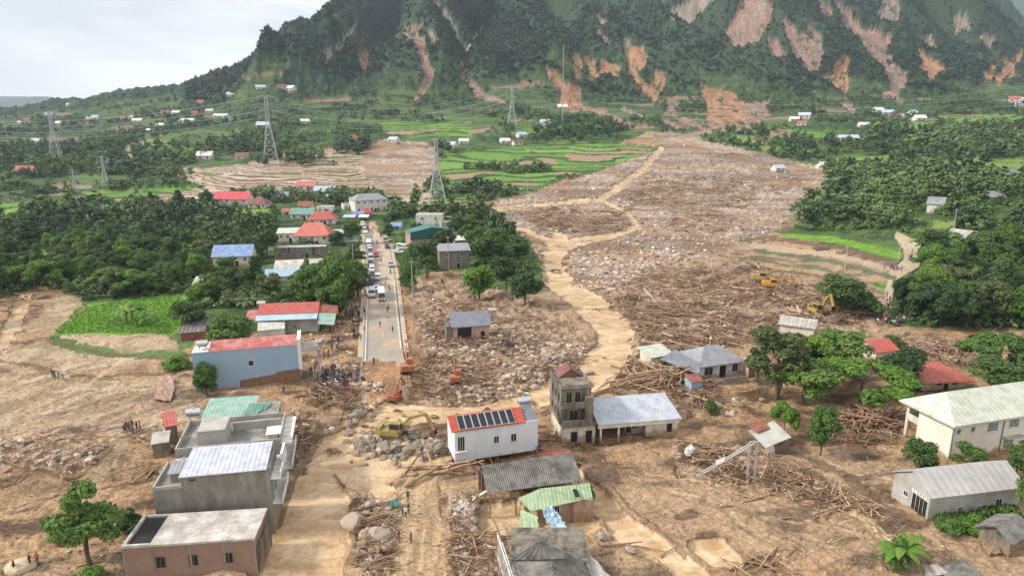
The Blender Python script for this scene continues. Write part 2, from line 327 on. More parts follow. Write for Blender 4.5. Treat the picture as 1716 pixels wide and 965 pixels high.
def f_gravel(m):
    v = fbm(X[m] / 2.2, Yg[m] / 2.2, 107, 4, .8); w_ = fbm(X[m] / 40 + Yg[m] / 60, Yg[m] / 12, 108, 3)
    c = mixc(col((.30, .225, .175)), col((.54, .43, .345)), ss(.35, .65, v)); bm_ = ss(.5, .6, fbm(X[m] / 25 + Yg[m] / 40, Yg[m] / 18, 118, 4))[:, None]; c = c * (1 - bm_) + mixc(col((.44, .31, .205)), col((.28, .185, .12)), v) * bm_
    return c * (1 - .35 * ss(.45, .6, w_))[:, None]
setc(GRAVEL, f_gravel)
def f_water(m):
    n = fbm(X[m] / 5 + Yg[m] / 16, Yg[m] / 2.5 - X[m] / 10, 109, 4, .6)
    return mixc(col((.44, .28, .145)), col((.64, .47, .29)), ss(.40, .66, n) * .7 + .3 * ss(.5, .6, ripple[m] + .5))
setc(WATER, f_water); ROU[CL == WATER] = .24
setc(MUDWET, lambda m: mixc(col((.43, .26, .14)), col((.27, .165, .09)), ss(.35, .65, n_mid[m]))); ROU[CL == MUDWET] = .6
setc(TRACK, lambda m: mixc(col((.48, .33, .19)), col((.36, .24, .135)), ss(.3, .7, fbm(X[m] / .8, Yg[m] / 12, 110, 3))) * (.85 + .3 * n_fin[m])[:, None])
setc(PATH, lambda m: mixc(col((.50, .40, .29)), col((.40, .31, .22)), n_mid[m]))
setc(RICE, lambda m: mixc(col((.12, .25, .02)), col((.17, .31, .04)), ss(.35, .65, n_mid[m])) * (.85 + .3 * n_fin[m])[:, None])
def f_tg(m):
    f = fr[m]; idv = _h(np.floor(zz[m]), np.floor(X[m] / 45 + 3 * _h(np.floor(zz[m]), np.zeros(m.sum()), 4)), 6)
    c = mixc(col((.09, .20, .03)), col((.20, .32, .06)), idv)
    mdf = (idv > .80)[:, None]; c = np.where(mdf, col((.30, .22, .13))[None, :], c)
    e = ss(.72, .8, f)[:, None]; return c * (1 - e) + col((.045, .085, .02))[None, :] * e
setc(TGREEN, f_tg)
def f_te(m):
    f = fr[m]; idv = _h(np.floor(zz[m]), np.floor(X[m] / 30), 8)
    c = mixc(col((.36, .25, .185)), col((.56, .46, .37)), idv)
    gq = (idv > .86)[:, None]; c = np.where(gq, col((.14, .20, .05))[None, :], c)
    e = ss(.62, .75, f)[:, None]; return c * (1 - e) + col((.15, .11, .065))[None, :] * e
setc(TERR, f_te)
setc(GRASS, lambda m: mixc(col((.10, .19, .03)), col((.20, .26, .06)), ss(.35, .65, n_mid[m])))
setc(WOODS, lambda m: mixc(col((.035, .07, .018)), col((.09, .145, .035)), ss(.35, .65, n_mid[m])) )
def f_farm(m):
    fx = X[m] / 46; zc_ = macro(X[m], Yg[m]) / 3.2 + fbm(X[m] / 90, Yg[m] / 90, 111, 2) * 3
    r0 = np.floor(zc_); idv = _h(r0, np.floor(fx + 5 * _h(r0, r0, 3)), 9); f = zc_ - r0
    c = mixc(col((.05, .095, .028)), col((.12, .19, .05)), idv)
    c = np.where((idv > .90)[:, None], col((.26, .20, .13))[None, :], c)
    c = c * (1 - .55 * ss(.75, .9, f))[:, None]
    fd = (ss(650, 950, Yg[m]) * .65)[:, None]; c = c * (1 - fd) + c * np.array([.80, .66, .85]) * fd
    sc = scrub[m][:, None]; g = mixc(col((.018, .04, .016)), col((.06, .105, .032)), fid[m])
    return c * (1 - sc) + g * sc
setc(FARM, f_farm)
def f_mt(m):
    c = mixc(col((.016, .032, .020)), col((.048, .078, .040)), cid[m] * .55 + patch[m] * .45)
    g = mixc(col((.040, .066, .032)), col((.07, .10, .046)), n_big[m]) * (.75 + .5 * vn(X[m] / 3, zz[m] * 1.0, 15))[:, None]
    s = (mgrass[m] * .55 * ss(1900, 1300, Yg[m]))[:, None]; gap_shade = (.45 + .55 * ss(.75, .45, cw[m]))[:, None]  # shade between the crowns is darkened into the canopy colour
    return c * gap_shade * (1 - s) + g * s
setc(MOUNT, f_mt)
def f_sl(m):
    t = TINT[m][:, None]; v = (.25 + 1.5 * fbm(X[m] / 3.5 + Yg[m] / 30, Yg[m] / 16, 112, 5, .8))[:, None]
    a = np.where(t < .5, col((.29, .185, .145))[None], np.where(t < 1.5, col((.35, .19, .105))[None], np.where(t < 2.5, col((.27, .22, .17))[None], col((.75, .76, .76))[None])))
    k = ss(.60, .67, fbm(X[m] / 9, Yg[m] / 14, 113, 5, .7))[:, None]
    return a * v * (1 - k) + col((.05, .08, .03))[None] * k
setc(SLIP, f_sl)
wet = blur(WM.astype(float), 4); edge = ss(.02, .3, wet) * (CL != WATER)      # the bank is soaked and darker
RGB *= (1 - .42 * edge)[..., None]
RGB[np.isin(CL, (MUD, MUDWET))] *= np.array([.90, .84, .78])
RGB[np.isin(CL, (RUB,))] *= np.array([.86, .82, .78])
RGB[np.isin(CL, (GRAVEL,))] *= np.array([.88, .86, .84])
# wheel ruts and banks of the muddy tracks
def tintc(mask, c, s):
    mk = mask.astype(float)[..., None] * s; RGB[:] = RGB * (1 - mk) + col(c) * mk
for s in ([(80, 572, 5), (165, 592, 7), (240, 600, 8), (310, 602, 6)], [(0, 606, 4), (60, 616, 7), (130, 630, 6), (200, 634, 4)], [(0, 738, 4), (60, 735, 3), (150, 720, 3), (270, 716, 3)],
          [(120, 632, 3), (330, 620, 5)], [(0, 848, 4), (90, 838, 5), (150, 815, 3)], [(170, 820, 3), (250, 805, 5), (262, 800, 5)], [(1300, 745, 8), (1420, 800, 14), (1480, 850, 18), (1540, 880, 12)],
          [(1140, 740, 6), (1250, 790, 6), (1330, 800, 10)], [(990, 780, 3), (1060, 850, 4), (1150, 925, 5)], [(860, 895, 6), (800, 900, 6), (760, 930, 4)], [(500, 690, 10), (540, 720, 14), (490, 790, 18), (465, 870, 12)]):
    k = stroke(s, .5); tintc(k, (.13, .08, .045), .7)
for s, c_ in (([(1300, 388, 5), (1400, 393, 6), (1500, 412, 6)], (.07, .11, .03)), ([(1290, 402, 6), (1400, 413, 8), (1500, 440, 9)], (.13, .085, .05)), ([(1265, 420, 6), (1390, 438, 7), (1500, 466, 8)], (.08, .10, .035)), ([(1240, 432, 5), (1380, 452, 6), (1480, 480, 6)], (.10, .12, .04)), ([(1280, 452, 6), (1400, 468, 6), (1480, 492, 6)], (.14, .09, .055)), ([(1240, 402, 8), (1300, 396, 6)], (.15, .10, .06)), ([(1262, 412, 9), (1400, 428, 9), (1490, 450, 9)], (.46, .35, .24))):
    tintc(stroke(s, .3), c_, .85)
for k in range(46):                                     # flow lines left in the mud of the right bank
    x0 = random.uniform(960, 1500); y0 = random.uniform(760, 900); p = [(x0, y0, 1.5)]
    a = R(random.uniform(18, 42))
    for j in range(4): a += random.uniform(-.15, .18); x0 += 45 * math.cos(a); y0 += 30 * math.sin(a); p.append((x0, y0, random.uniform(1.5, 4)))
    tintc(stroke(p, .6) & np.isin(CL, (MUD,)), random.choice([(.16, .10, .06), (.2, .12, .07), (.58, .42, .26)]), .55)
for k in range(34):                                     # and of the left fields
    x0 = random.uniform(-60, 260); y0 = random.uniform(640, 760); p = [(x0, y0, 1.5)]
    a = R(random.uniform(-26, -8))
    for j in range(4): a += random.uniform(-.12, .12); x0 += 50 * math.cos(a); y0 += 40 * math.sin(a); p.append((x0, y0, random.uniform(2, 5)))
    tintc(stroke(p, .6) & np.isin(CL, (MUD, PALE)), random.choice([(.15, .095, .055), (.56, .44, .32), (.5, .37, .24)]), .5)
RGB = np.clip(RGB, .008, .8)
ROU[np.isin(CL, (MUD, MUDWET, TRACK))] = .75; ROU[np.isin(CL, (MUD, MUDWET)) & (n_big > .5)] = .42

# ------------------------------------------------------------ lookups on the finished land
lY = np.log(GY)
def ground_z(x, y):
    y = np.clip(np.asarray(y, float), GY[0], GY[-1] - 1); u = np.clip(np.asarray(x, float) / y, GU[0], GU[-1] - .002)
    j = np.clip(np.searchsorted(GY, y) - 1, 0, len(GY) - 2); ty = (y - GY[j]) / (GY[j + 1] - GY[j])
    fi = (u - GU[0]) / (GU[1] - GU[0]); i = np.clip(fi.astype(int), 0, len(GU) - 2); tx = fi - i
    return (Z[j, i] * (1 - tx) + Z[j, i + 1] * tx) * (1 - ty) + (Z[j + 1, i] * (1 - tx) + Z[j + 1, i + 1] * tx) * ty
_TS = np.concatenate([np.arange(60, 500, .4), np.geomspace(500, 3200, 1500)])
def G(px, py):
    """the point of the land seen at a photo pixel"""
    a, b, c = ray(px, py); xs = a / b * _TS; zs = CAM_H + c / b * _TS
    hit = np.nonzero(zs < ground_z(xs, _TS))[0]
    k = hit[0] if len(hit) else len(_TS) - 1
    return Vector((float(xs[k]), float(_TS[k]), float(ground_z(xs[k], _TS[k]))))
def cls_at(x, y):
    j = np.clip(np.searchsorted(GY, y) - 1, 0, len(GY) - 2); i = np.clip(((x / y - GU[0]) / (GU[1] - GU[0])).astype(int), 0, len(GU) - 2)
    return CL[j, i]

# ------------------------------------------------------------ materials
def newmat(name):
    m = bpy.data.materials.new(name); m.use_nodes = True; m.node_tree.nodes.clear(); return m, m.node_tree
def link(nt, a, b): nt.links.new(a, b)
def mat(name, c, rough=.8, noise=.25, scale=1.5, bump=.0, metal=0.0, dirt=None, dscale=.6, streak=False):
    """painted or weathered surface: base colour broken by noise, optional second dirt colour"""
    m, t = newmat(name); N = t.nodes
    o = N.new('ShaderNodeOutputMaterial'); b = N.new('ShaderNodeBsdfPrincipled'); link(t, b.outputs[0], o.inputs[0])
    co = N.new('ShaderNodeTexCoord'); n = N.new('ShaderNodeTexNoise'); n.inputs['Scale'].default_value = scale; n.inputs['Detail'].default_value = 6; n.inputs['Roughness'].default_value = .65
    mp = N.new('ShaderNodeMapping'); mp.inputs['Scale'].default_value = (1, 1, .25 if streak else 1); link(t, co.outputs['Object'], mp.inputs[0]); link(t, mp.outputs[0], n.inputs['Vector'])
    r = N.new('ShaderNodeValToRGB'); r.color_ramp.elements[0].position = .3; r.color_ramp.elements[1].position = .7
    r.color_ramp.elements[0].color = tuple(x * (1 - noise) for x in c) + (1,); r.color_ramp.elements[1].color = tuple(min(x * (1 + noise * .5), .9) for x in c) + (1,)
    link(t, n.outputs['Fac'], r.inputs[0]); last = r.outputs[0]
    if dirt:
        n2 = N.new('ShaderNodeTexNoise'); n2.inputs['Scale'].default_value = dscale; n2.inputs['Detail'].default_value = 8; n2.inputs['Roughness'].default_value = .7; link(t, mp.outputs[0], n2.inputs['Vector'])
        r2 = N.new('ShaderNodeValToRGB'); r2.color_ramp.elements[0].position = .45; r2.color_ramp.elements[1].position = .62; link(t, n2.outputs['Fac'], r2.inputs[0])
        mxx = N.new('ShaderNodeMixRGB'); link(t, r2.outputs[0], mxx.inputs[0]); link(t, last, mxx.inputs[1]); mxx.inputs[2].default_value = tuple(dirt) + (1,); last = mxx.outputs[0]
    if streak:      # mud splashed on the foot of the wall
        sx = N.new('ShaderNodeSeparateXYZ'); link(t, co.outputs['Object'], sx.inputs[0]); n3 = N.new('ShaderNodeTexNoise'); n3.inputs['Scale'].default_value = .9; n3.inputs['Detail'].default_value = 6; link(t, co.outputs['Object'], n3.inputs['Vector'])
        ma = N.new('ShaderNodeMath'); ma.operation = 'MULTIPLY_ADD'; link(t, n3.outputs['Fac'], ma.inputs[0]); ma.inputs[1].default_value = -2.6; link(t, sx.outputs[2], ma.inputs[2])
        r3 = N.new('ShaderNodeMapRange'); r3.inputs[1].default_value = -.9; r3.inputs[2].default_value = -.2; r3.inputs[3].default_value = .8; r3.inputs[4].default_value = 0; link(t, ma.outputs[0], r3.inputs[0])
        m3 = N.new('ShaderNodeMixRGB'); link(t, r3.outputs[0], m3.inputs[0]); link(t, last, m3.inputs[1]); m3.inputs[2].default_value = (.27, .175, .105, 1); last = m3.outputs[0]
    link(t, last, b.inputs['Base Color']); b.inputs['Roughness'].default_value = rough; b.inputs['Metallic'].default_value = metal
    if bump:
        bp = N.new('ShaderNodeBump'); bp.inputs['Strength'].default_value = bump; bp.inputs['Distance'].default_value = .05; link(t, n.outputs['Fac'], bp.inputs['Height']); link(t, bp.outputs[0], b.inputs['Normal'])
    return m
def terrain_mat(name, fs, bumpd, contrast=.5):
    m, t = newmat(name); N = t.nodes
    o = N.new('ShaderNodeOutputMaterial'); b = N.new('ShaderNodeBsdfPrincipled'); link(t, b.outputs[0], o.inputs[0])
    at = N.new('ShaderNodeAttribute'); at.attribute_name = 'albedo'; ar = N.new('ShaderNodeAttribute'); ar.attribute_name = 'wet'
    co = N.new('ShaderNodeTexCoord'); n = N.new('ShaderNodeTexNoise'); n.inputs['Scale'].default_value = fs; n.inputs['Detail'].default_value = 5; n.inputs['Roughness'].default_value = .7
    link(t, co.outputs['Object'], n.inputs['Vector'])
    mr = N.new('ShaderNodeMapRange'); mr.inputs[1].default_value = .3; mr.inputs[2].default_value = .7; mr.inputs[3].default_value = 1 - contrast; mr.inputs[4].default_value = 1 + contrast * .7; link(t, n.outputs['Fac'], mr.inputs[0])
    v = N.new('ShaderNodeVectorMath'); v.operation = 'SCALE'; link(t, at.outputs['Color'], v.inputs[0]); link(t, mr.outputs[0], v.inputs['Scale'])
    link(t, v.outputs[0], b.inputs['Base Color']); link(t, ar.outputs['Fac'], b.inputs['Roughness']); b.inputs['Specular IOR Level'].default_value = .3
    if bumpd:
        bp = N.new('ShaderNodeBump'); bp.inputs['Strength'].default_value = .8; bp.inputs['Distance'].default_value = bumpd; link(t, n.outputs['Fac'], bp.inputs['Height']); link(t, bp.outputs[0], b.inputs['Normal'])
    return m
M_EARTH = terrain_mat('earth', 1.9, .30, .5); M_WAT = terrain_mat('muddy_water', 1.7, .22, .2); M_GREEN = terrain_mat('greenery', .9, .6, .5); M_MT = terrain_mat('mountain_cover', .22, 2.5, .55); M_SL = terrain_mat('bare_slope', .3, 2.5, .55)

# ------------------------------------------------------------ split the land into its kinds
nr, nc = X.shape
idx = np.arange(nr * nc).reshape(nr, nc)
q00, q10, q11, q01 = idx[:-1, :-1], idx[:-1, 1:], idx[1:, 1:], idx[1:, :-1]
quads = np.stack([q00, q10, q11, q01], -1).reshape(-1, 4)
FC = CL[:-1, :-1].reshape(-1)
V = np.stack([X, Yg, Z], -1).reshape(-1, 3); C3 = RGB.reshape(-1, 3); RO = ROU.reshape(-1)
def np_mesh(name, v, f, material=None, smooth=True):
    """mesh from arrays; f is (n,3) or (n,4)"""
    me = bpy.data.meshes.new(name); k = f.shape[1]
    me.vertices.add(len(v)); me.vertices.foreach_set('co', np.ascontiguousarray(v, dtype=np.float32).ravel())
    me.loops.add(f.size); me.loops.foreach_set('vertex_index', np.ascontiguousarray(f, dtype=np.int32).ravel())
    me.polygons.add(len(f)); me.polygons.foreach_set('loop_start', np.arange(0, f.size, k, dtype=np.int32)); me.polygons.foreach_set('loop_total', np.full(len(f), k, dtype=np.int32))
    me.polygons.foreach_set('use_smooth', np.full(len(f), smooth, dtype=bool))
    me.update(calc_edges=True)
    if material: me.materials.append(material)
    return me
def set_attr(me, name, arr, kind):
    a = me.attributes.new(name, kind, 'POINT')
    if kind == 'FLOAT_COLOR': a.data.foreach_set('color', np.ascontiguousarray(np.concatenate([arr, np.ones((len(arr), 1))], 1), dtype=np.float32).ravel())
    else: a.data.foreach_set('value', np.ascontiguousarray(arr, dtype=np.float32))
GROUPS = [('ground', (MUD, RUB, PALE, BANK, MUDWET), M_EARTH), ('gravel_bed', (GRAVEL,), M_EARTH), ('river', (WATER,), M_WAT), ('mountain', (MOUNT,), M_MT), ('landslide_slope', (SLIP,), M_SL), ('farmland', (FARM,), M_GREEN),
          ('undergrowth', (WOODS,), M_GREEN), ('meadow', (GRASS,), M_GREEN), ('rice_terrace', (TGREEN, RICE), M_GREEN), ('terraced_field', (TERR,), M_EARTH), ('dirt_road', (TRACK,), M_EARTH), ('path', (PATH,), M_EARTH)]
for nm, cls, mt_ in GROUPS:
    f = quads[np.isin(FC, cls)]
    if not len(f): continue
    used, inv = np.unique(f, return_inverse=True); f2 = inv.reshape(-1, 4)
    me = np_mesh(nm, V[used], f2, mt_); set_attr(me, 'albedo', C3[used], 'FLOAT_COLOR'); set_attr(me, 'wet', RO[used], 'FLOAT')
    o = bpy.data.objects.new(nm, me); COL.objects.link(o); o['kind'] = 'structure'
# land all around, lower and coarser
def plain_obj(name, v, f, m, kind='structure'):
    me = bpy.data.meshes.new(name); me.from_pydata(v, [], f); me.materials.append(m); o = bpy.data.objects.new(name, me); COL.objects.link(o)
    if kind: o['kind'] = kind
    return o
M_FAR = mat('far_land', (.09, .14, .06), .95, .4, .01)
plain_obj('outer_ground', [(-14000, -9000, -6), (14000, -9000, -6), (14000, 16000, -6), (-14000, 16000, -6)], [(0, 1, 2, 3)], M_FAR)
# distant ranges
def far_range(name, y0, u0, u1, prof, seed, amp, c):
    us = np.linspace(u0, u1, 320); ts = np.linspace(0, 1, 60); UU, T = np.meshgrid(us, ts); D = y0 * .5
    YY = y0 + D * T; XX = UU * YY; top = np.interp(UU, [p[0] for p in prof], [p[1] for p in prof]) * y0 * 1.3 + CAM_H
    h = np.where(T < .6, ss(0, .6, T), 1 - ss(.6, 1, T)) * top + (ridged(XX / (y0 * .12), YY / (y0 * .12), seed, 6, .55) - .6) * amp * ss(0, .3, T)
    v = np.stack([XX, YY, h], -1).reshape(-1, 3); i = np.arange(UU.size).reshape(UU.shape)
    f = np.stack([i[:-1, :-1], i[:-1, 1:], i[1:, 1:], i[1:, :-1]], -1).reshape(-1, 4)
    me = np_mesh(name, v, f, c); o = bpy.data.objects.new(name, me); COL.objects.link(o); o['kind'] = 'structure'
M_FR = mat('far_forest', (.03, .055, .04), .95, .4, .004)
far_range('distant_hills', 4600, -1.1, -.40, [(-1.1, .025), (-.75, .022), (-.66, .022), (-.6, .012), (-.5, .004), (-.4, 0)], 131, 80, M_FR)
far_range('far_ridge', 3600, .42, 1.1, [(.42, .0), (.62, .10), (.72, .17), (.8, .22), (1.1, .25)], 137, 260, M_FR)

# ------------------------------------------------------------ haze
hz, t = newmat('haze'); o_ = t.nodes.new('ShaderNodeOutputMaterial'); pv = t.nodes.new('ShaderNodeVolumePrincipled'); pv.inputs['Color'].default_value = (.70, .85, 1, 1); pv.inputs['Density'].default_value = .0001; pv.inputs['Anisotropy'].default_value = .2
t.links.new(pv.outputs[0], o_.inputs['Volume'])
def box_obj(name, lo, hi, m):
    v = [(x, y, z) for z in (lo[2], hi[2]) for y in (lo[1], hi[1]) for x in (lo[0], hi[0])]
    return plain_obj(name, v, [(0, 2, 3, 1), (4, 5, 7, 6), (0, 1, 5, 4), (2, 6, 7, 3), (0, 4, 6, 2), (1, 3, 7, 5)], m, None)
hb = box_obj('haze', (-5900, -300, -8), (4900, 7200, 1300), hz); hb['kind'] = 'stuff'
# ------------------------------------------------------------ building kit
class MB:
    """collects faces of ONE mesh"""
    def __init__(s): s.v = []; s.f = []; s.mi = []
    def quadmesh(s, v, f, mi=0):
        k = len(s.v); s.v += [tuple(p) for p in v]; s.f += [tuple(i + k for i in q) for q in f]; s.mi += [mi] * len(f); return s
    def box(s, lo, hi, mi=0, M=None):
        x0, y0, z0 = lo; x1, y1, z1 = hi
        v = [Vector(p) for p in ((x0, y0, z0), (x1, y0, z0), (x1, y1, z0), (x0, y1, z0), (x0, y0, z1), (x1, y0, z1), (x1, y1, z1), (x0, y1, z1))]
        if M is not None: v = [M @ p for p in v]
        return s.quadmesh(v, [(0, 3, 2, 1), (4, 5, 6, 7), (0, 1, 5, 4), (1, 2, 6, 5), (2, 3, 7, 6), (3, 0, 4, 7)], mi)
    def slab(s, pts, th, mi=0, down=Vector((0, 0, -1))):
        """polygon sheet with thickness"""
        n = len(pts); p = [Vector(q) for q in pts]; v = p + [q + down * th for q in p]
        f = [tuple(range(n)), tuple(range(2 * n - 1, n - 1, -1))] + [(i, i + n, (i + 1) % n + n, (i + 1) % n) for i in range(n)]
        return s.quadmesh(v, f, mi)
    def tube(s, a, b, r0, r1=None, n=6, mi=0, cap=True):
        a = Vector(a); b = Vector(b); r1 = r0 if r1 is None else r1; d = (b - a)
        if d.length < 1e-6: return s
        d.normalize(); u = d.orthogonal().normalized(); w_ = d.cross(u)
        v = [a + (u * math.cos(t) + w_ * math.sin(t)) * r0 for t in [2 * math.pi * i / n for i in range(n)]] + [b + (u * math.cos(t) + w_ * math.sin(t)) * r1 for t in [2 * math.pi * i / n for i in range(n)]]
        f = [(i, (i + 1) % n, (i + 1) % n + n, i + n) for i in range(n)]
        if cap: f += [tuple(range(n - 1, -1, -1)), tuple(range(n, 2 * n))]
        return s.quadmesh(v, f, mi)
    def path(s, pts, r, n=5, mi=0):
        for a, b in zip(pts[:-1], pts[1:]): s.tube(a, b, r, r, n, mi)
        return s
    def build(s, name, mats, parent=None, smooth=False, loc=None, rot=0):
        me = bpy.data.meshes.new(name); me.from_pydata(s.v, [], s.f)
        for m in (mats if isinstance(mats, (list, tuple)) else [mats]): me.materials.append(m)
        if isinstance(mats, (list, tuple)) and len(mats) > 1: me.polygons.foreach_set('material_index', s.mi)
        if smooth: me.polygons.foreach_set('use_smooth', [True] * len(me.polygons))
        me.update(); o = bpy.data.objects.new(name, me); COL.objects.link(o)
        if parent: o.parent = parent
        if loc is not None: o.location = loc; o.rotation_euler = (0, 0, rot)
        return o
def tag(o, label=None, cat=None, group=None, kind=None):
    if label: o['label'] = label
    if cat: o['category'] = cat
    if group: o['group'] = group
    if kind: o['kind'] = kind
    return o
def empty(name, loc, rz=0, label=None, cat=None, group=None):
    o = bpy.data.objects.new(name, None); COL.objects.link(o); o.location = loc; o.rotation_euler = (0, 0, rz); o.empty_display_size = .3
    return tag(o, label, cat, group)
def copy_tree(o, parent=None):
    c = o.copy(); COL.objects.link(c)
    if parent: c.parent = parent
    for ch in [k for k in bpy.data.objects if k.parent == o]: copy_tree(ch, c)
    return c
class Proto:
    """a finished thing and the copies made of it; the first use is the thing itself"""
    def __init__(s, root):
        s.root = root; s.used = False; s.ch = {}
        def walk(o): s.ch[o.name] = list(o.children_snapshot) if hasattr(o, 'children_snapshot') else [k for k in ALL() if k.parent == o]; [walk(k) for k in s.ch[o.name]]
        walk(root)
    def put(s, loc, rz=0, sc=1.0, label=None, group=None, mats=None, rot=None):
        def cp(o, par):
            c = o.copy(); COL.objects.link(c); c.parent = par
            for k in s.ch[o.name]: cp(k, c)
            kids.setdefault(o.name.split('.')[0], []).append(c); return c
        kids = {}
        if not s.used:
            s.used = True; r = s.root; s.master = s.root
            # keep an untouched source outside the scene for later copies
            def src(o, par):
                c = o.copy(); c.parent = par; m[o.name] = c
                for k in s.ch[o.name]: src(k, c)
                return c
            m = {}; sroot = src(s.root, None); old = dict(s.ch)
            new = {m[n].name: [m[k.name] for k in ks] for n, ks in old.items()}
            def coll(o):
                kids.setdefault(o.name.split('.')[0], []).append(o)
                for k in old[o.name]: coll(k)
            coll(r); s.ch = new; s.root = sroot
        else: r = cp(s.root, None)
        r.location = loc; r.rotation_euler = rot if rot else (0, 0, rz); r.scale = (sc,) * 3 if not isinstance(sc, (tuple, list)) else sc
        if label: r['label'] = label
        if group: r['group'] = group
        if mats:
            for part, ms in mats.items():
                for o in kids.get(part, []):
                    for i, mm_ in (ms.items() if isinstance(ms, dict) else [(0, ms)]):
                        o.material_slots[i].link = 'OBJECT'; o.material_slots[i].material = mm_
        return r
def ALL(): return bpy.data.objects
def zpix(y, py):
    """height at which a vertical line at distance y meets picture row py"""
    a, b, c = ray(0, py); return CAM_H + y * c / b

# ------------------------------------------------------------ paints
m_white = mat('white_paint', (.70, .70, .68), .7, .12, 2, dirt=(.50, .45, .38), dscale=.9, streak=True)
m_cream = mat('cream_paint', (.66, .62, .52), .7, .12, 2, dirt=(.50, .44, .34), dscale=.7, streak=True)
m_blue = mat('pale_blue_paint', (.265, .385, .50), .7, .06, .5, dirt=(.29, .385, .47), dscale=.3, streak=True)
m_conc = mat('raw_concrete', (.27, .25, .215), .9, .3, 1.2, .3, dirt=(.17, .15, .125), dscale=.5, streak=True)
m_concd = mat('stained_concrete', (.235, .205, .16), .95, .45, 1.0, .3, dirt=(.07, .062, .05), dscale=.6, streak=True)
m_concl = mat('pale_concrete', (.46, .44, .40), .9, .25, 1.0, .2, dirt=(.30, .27, .23), dscale=.5)
m_pink = mat('pink_plaster', (.50, .33, .28), .9, .25, 1.5, .2, dirt=(.25, .15, .11), dscale=.8, streak=True)
m_grime = mat('mud_stained_wall', (.23, .13, .08), .95, .35, 1.5, .2)
m_dark = mat('painted_interior_shade', (.015, .014, .013), .9, .2)  # near-black colour that paints the shade inside doorways, holes and bare windows
m_glass = mat('window_glass', (.03, .035, .04), .15, .3, 3)
m_timber = mat('pale_timber', (.40, .27, .165), .85, .45, 3)
m_timber2 = mat('weathered_timber', (.27, .16, .10), .9, .5, 3)
m_steel = mat('stainless_steel', (.62, .62, .62), .3, .1, 2, metal=.8)
m_galv = mat('galvanised_steel', (.50, .51, .51), .5, .2, 2, metal=.1)
m_soilpile = mat('sand', (.52, .42, .28), .95, .3, 2, .3)
m_rubber = mat('rubber', (.02, .02, .02), .8, .2)
def ribbed(name, c, pitch=.25, rough=.55, dirt=None, noise=.32, axis='X', depth=.04, dscale=.55, dpos=(.5, .68)):
    m = mat(name, c, rough, noise, .8, dirt=dirt, dscale=dscale); t = m.node_tree; N = t.nodes
    b = next(n for n in N if n.type == 'BSDF_PRINCIPLED'); co = next(n for n in N if n.type == 'TEX_COORD')
    wv = N.new('ShaderNodeTexWave'); wv.bands_direction = axis; wv.inputs['Scale'].default_value = 1 / pitch / 3.2; link(t, co.outputs['Object'], wv.inputs['Vector'])
    bp = N.new('ShaderNodeBump'); bp.inputs['Strength'].default_value = 1; bp.inputs['Distance'].default_value = depth; link(t, wv.outputs['Fac'], bp.inputs['Height']); link(t, bp.outputs[0], b.inputs['Normal'])
    return m
r_red = ribbed('red_sheet_roof', (.46, .08, .06), .5, dirt=(.33, .13, .095)); r_pinkred = ribbed('faded_red_roof', (.44, .11, .10), .5, dirt=(.50, .24, .21)); r_teal = ribbed('teal_sheet_roof', (.12, .30, .25), .5, dirt=(.20, .27, .22))
r_tealdark = mat('dark_teal_cladding', (.015, .10, .085), .6, .15, 1); r_blue = ribbed('blue_sheet_roof', (.17, .28, .52), .5, dirt=(.28, .34, .46)); r_lblue = ribbed('light_blue_roof', (.38, .50, .60), .5); r_lilac = ribbed('pale_lilac_sheet_roof', (.46, .48, .56), .6, dirt=(.52, .52, .57))
r_grey = ribbed('grey_sheet_roof', (.24, .25, .275), .5, dirt=(.29, .29, .30)); r_slate = ribbed('slate_grey_roof', (.175, .18, .215), .4); r_green = ribbed('faded_green_roof', (.28, .38, .22), .5, dirt=(.38, .44, .27)); r_mint = ribbed('mint_green_roof', (.22, .40, .33), .5, dirt=(.33, .40, .34))
r_asb = ribbed('fibre_cement_roof', (.19, .175, .16), .9, .9, dirt=(.085, .075, .065), noise=.4, depth=.12, dscale=.7); r_asbl = ribbed('pale_fibre_cement_roof', (.42, .39, .36), 1.0, .9, dirt=(.30, .27, .245), depth=.08, dscale=.6)
r_cream = ribbed('cream_green_roof', (.47, .49, .40), .9, .6, dirt=(.52, .54, .46), depth=.03); r_brown = ribbed('brown_tile_roof', (.20, .08, .06), .5); r_tile = ribbed('red_clay_tiles', (.52, .085, .05), .45, .7, axis='Y', depth=.12); r_rust = ribbed('rusty_roof', (.30, .11, .07), .5, .8, dirt=(.16, .06, .04))
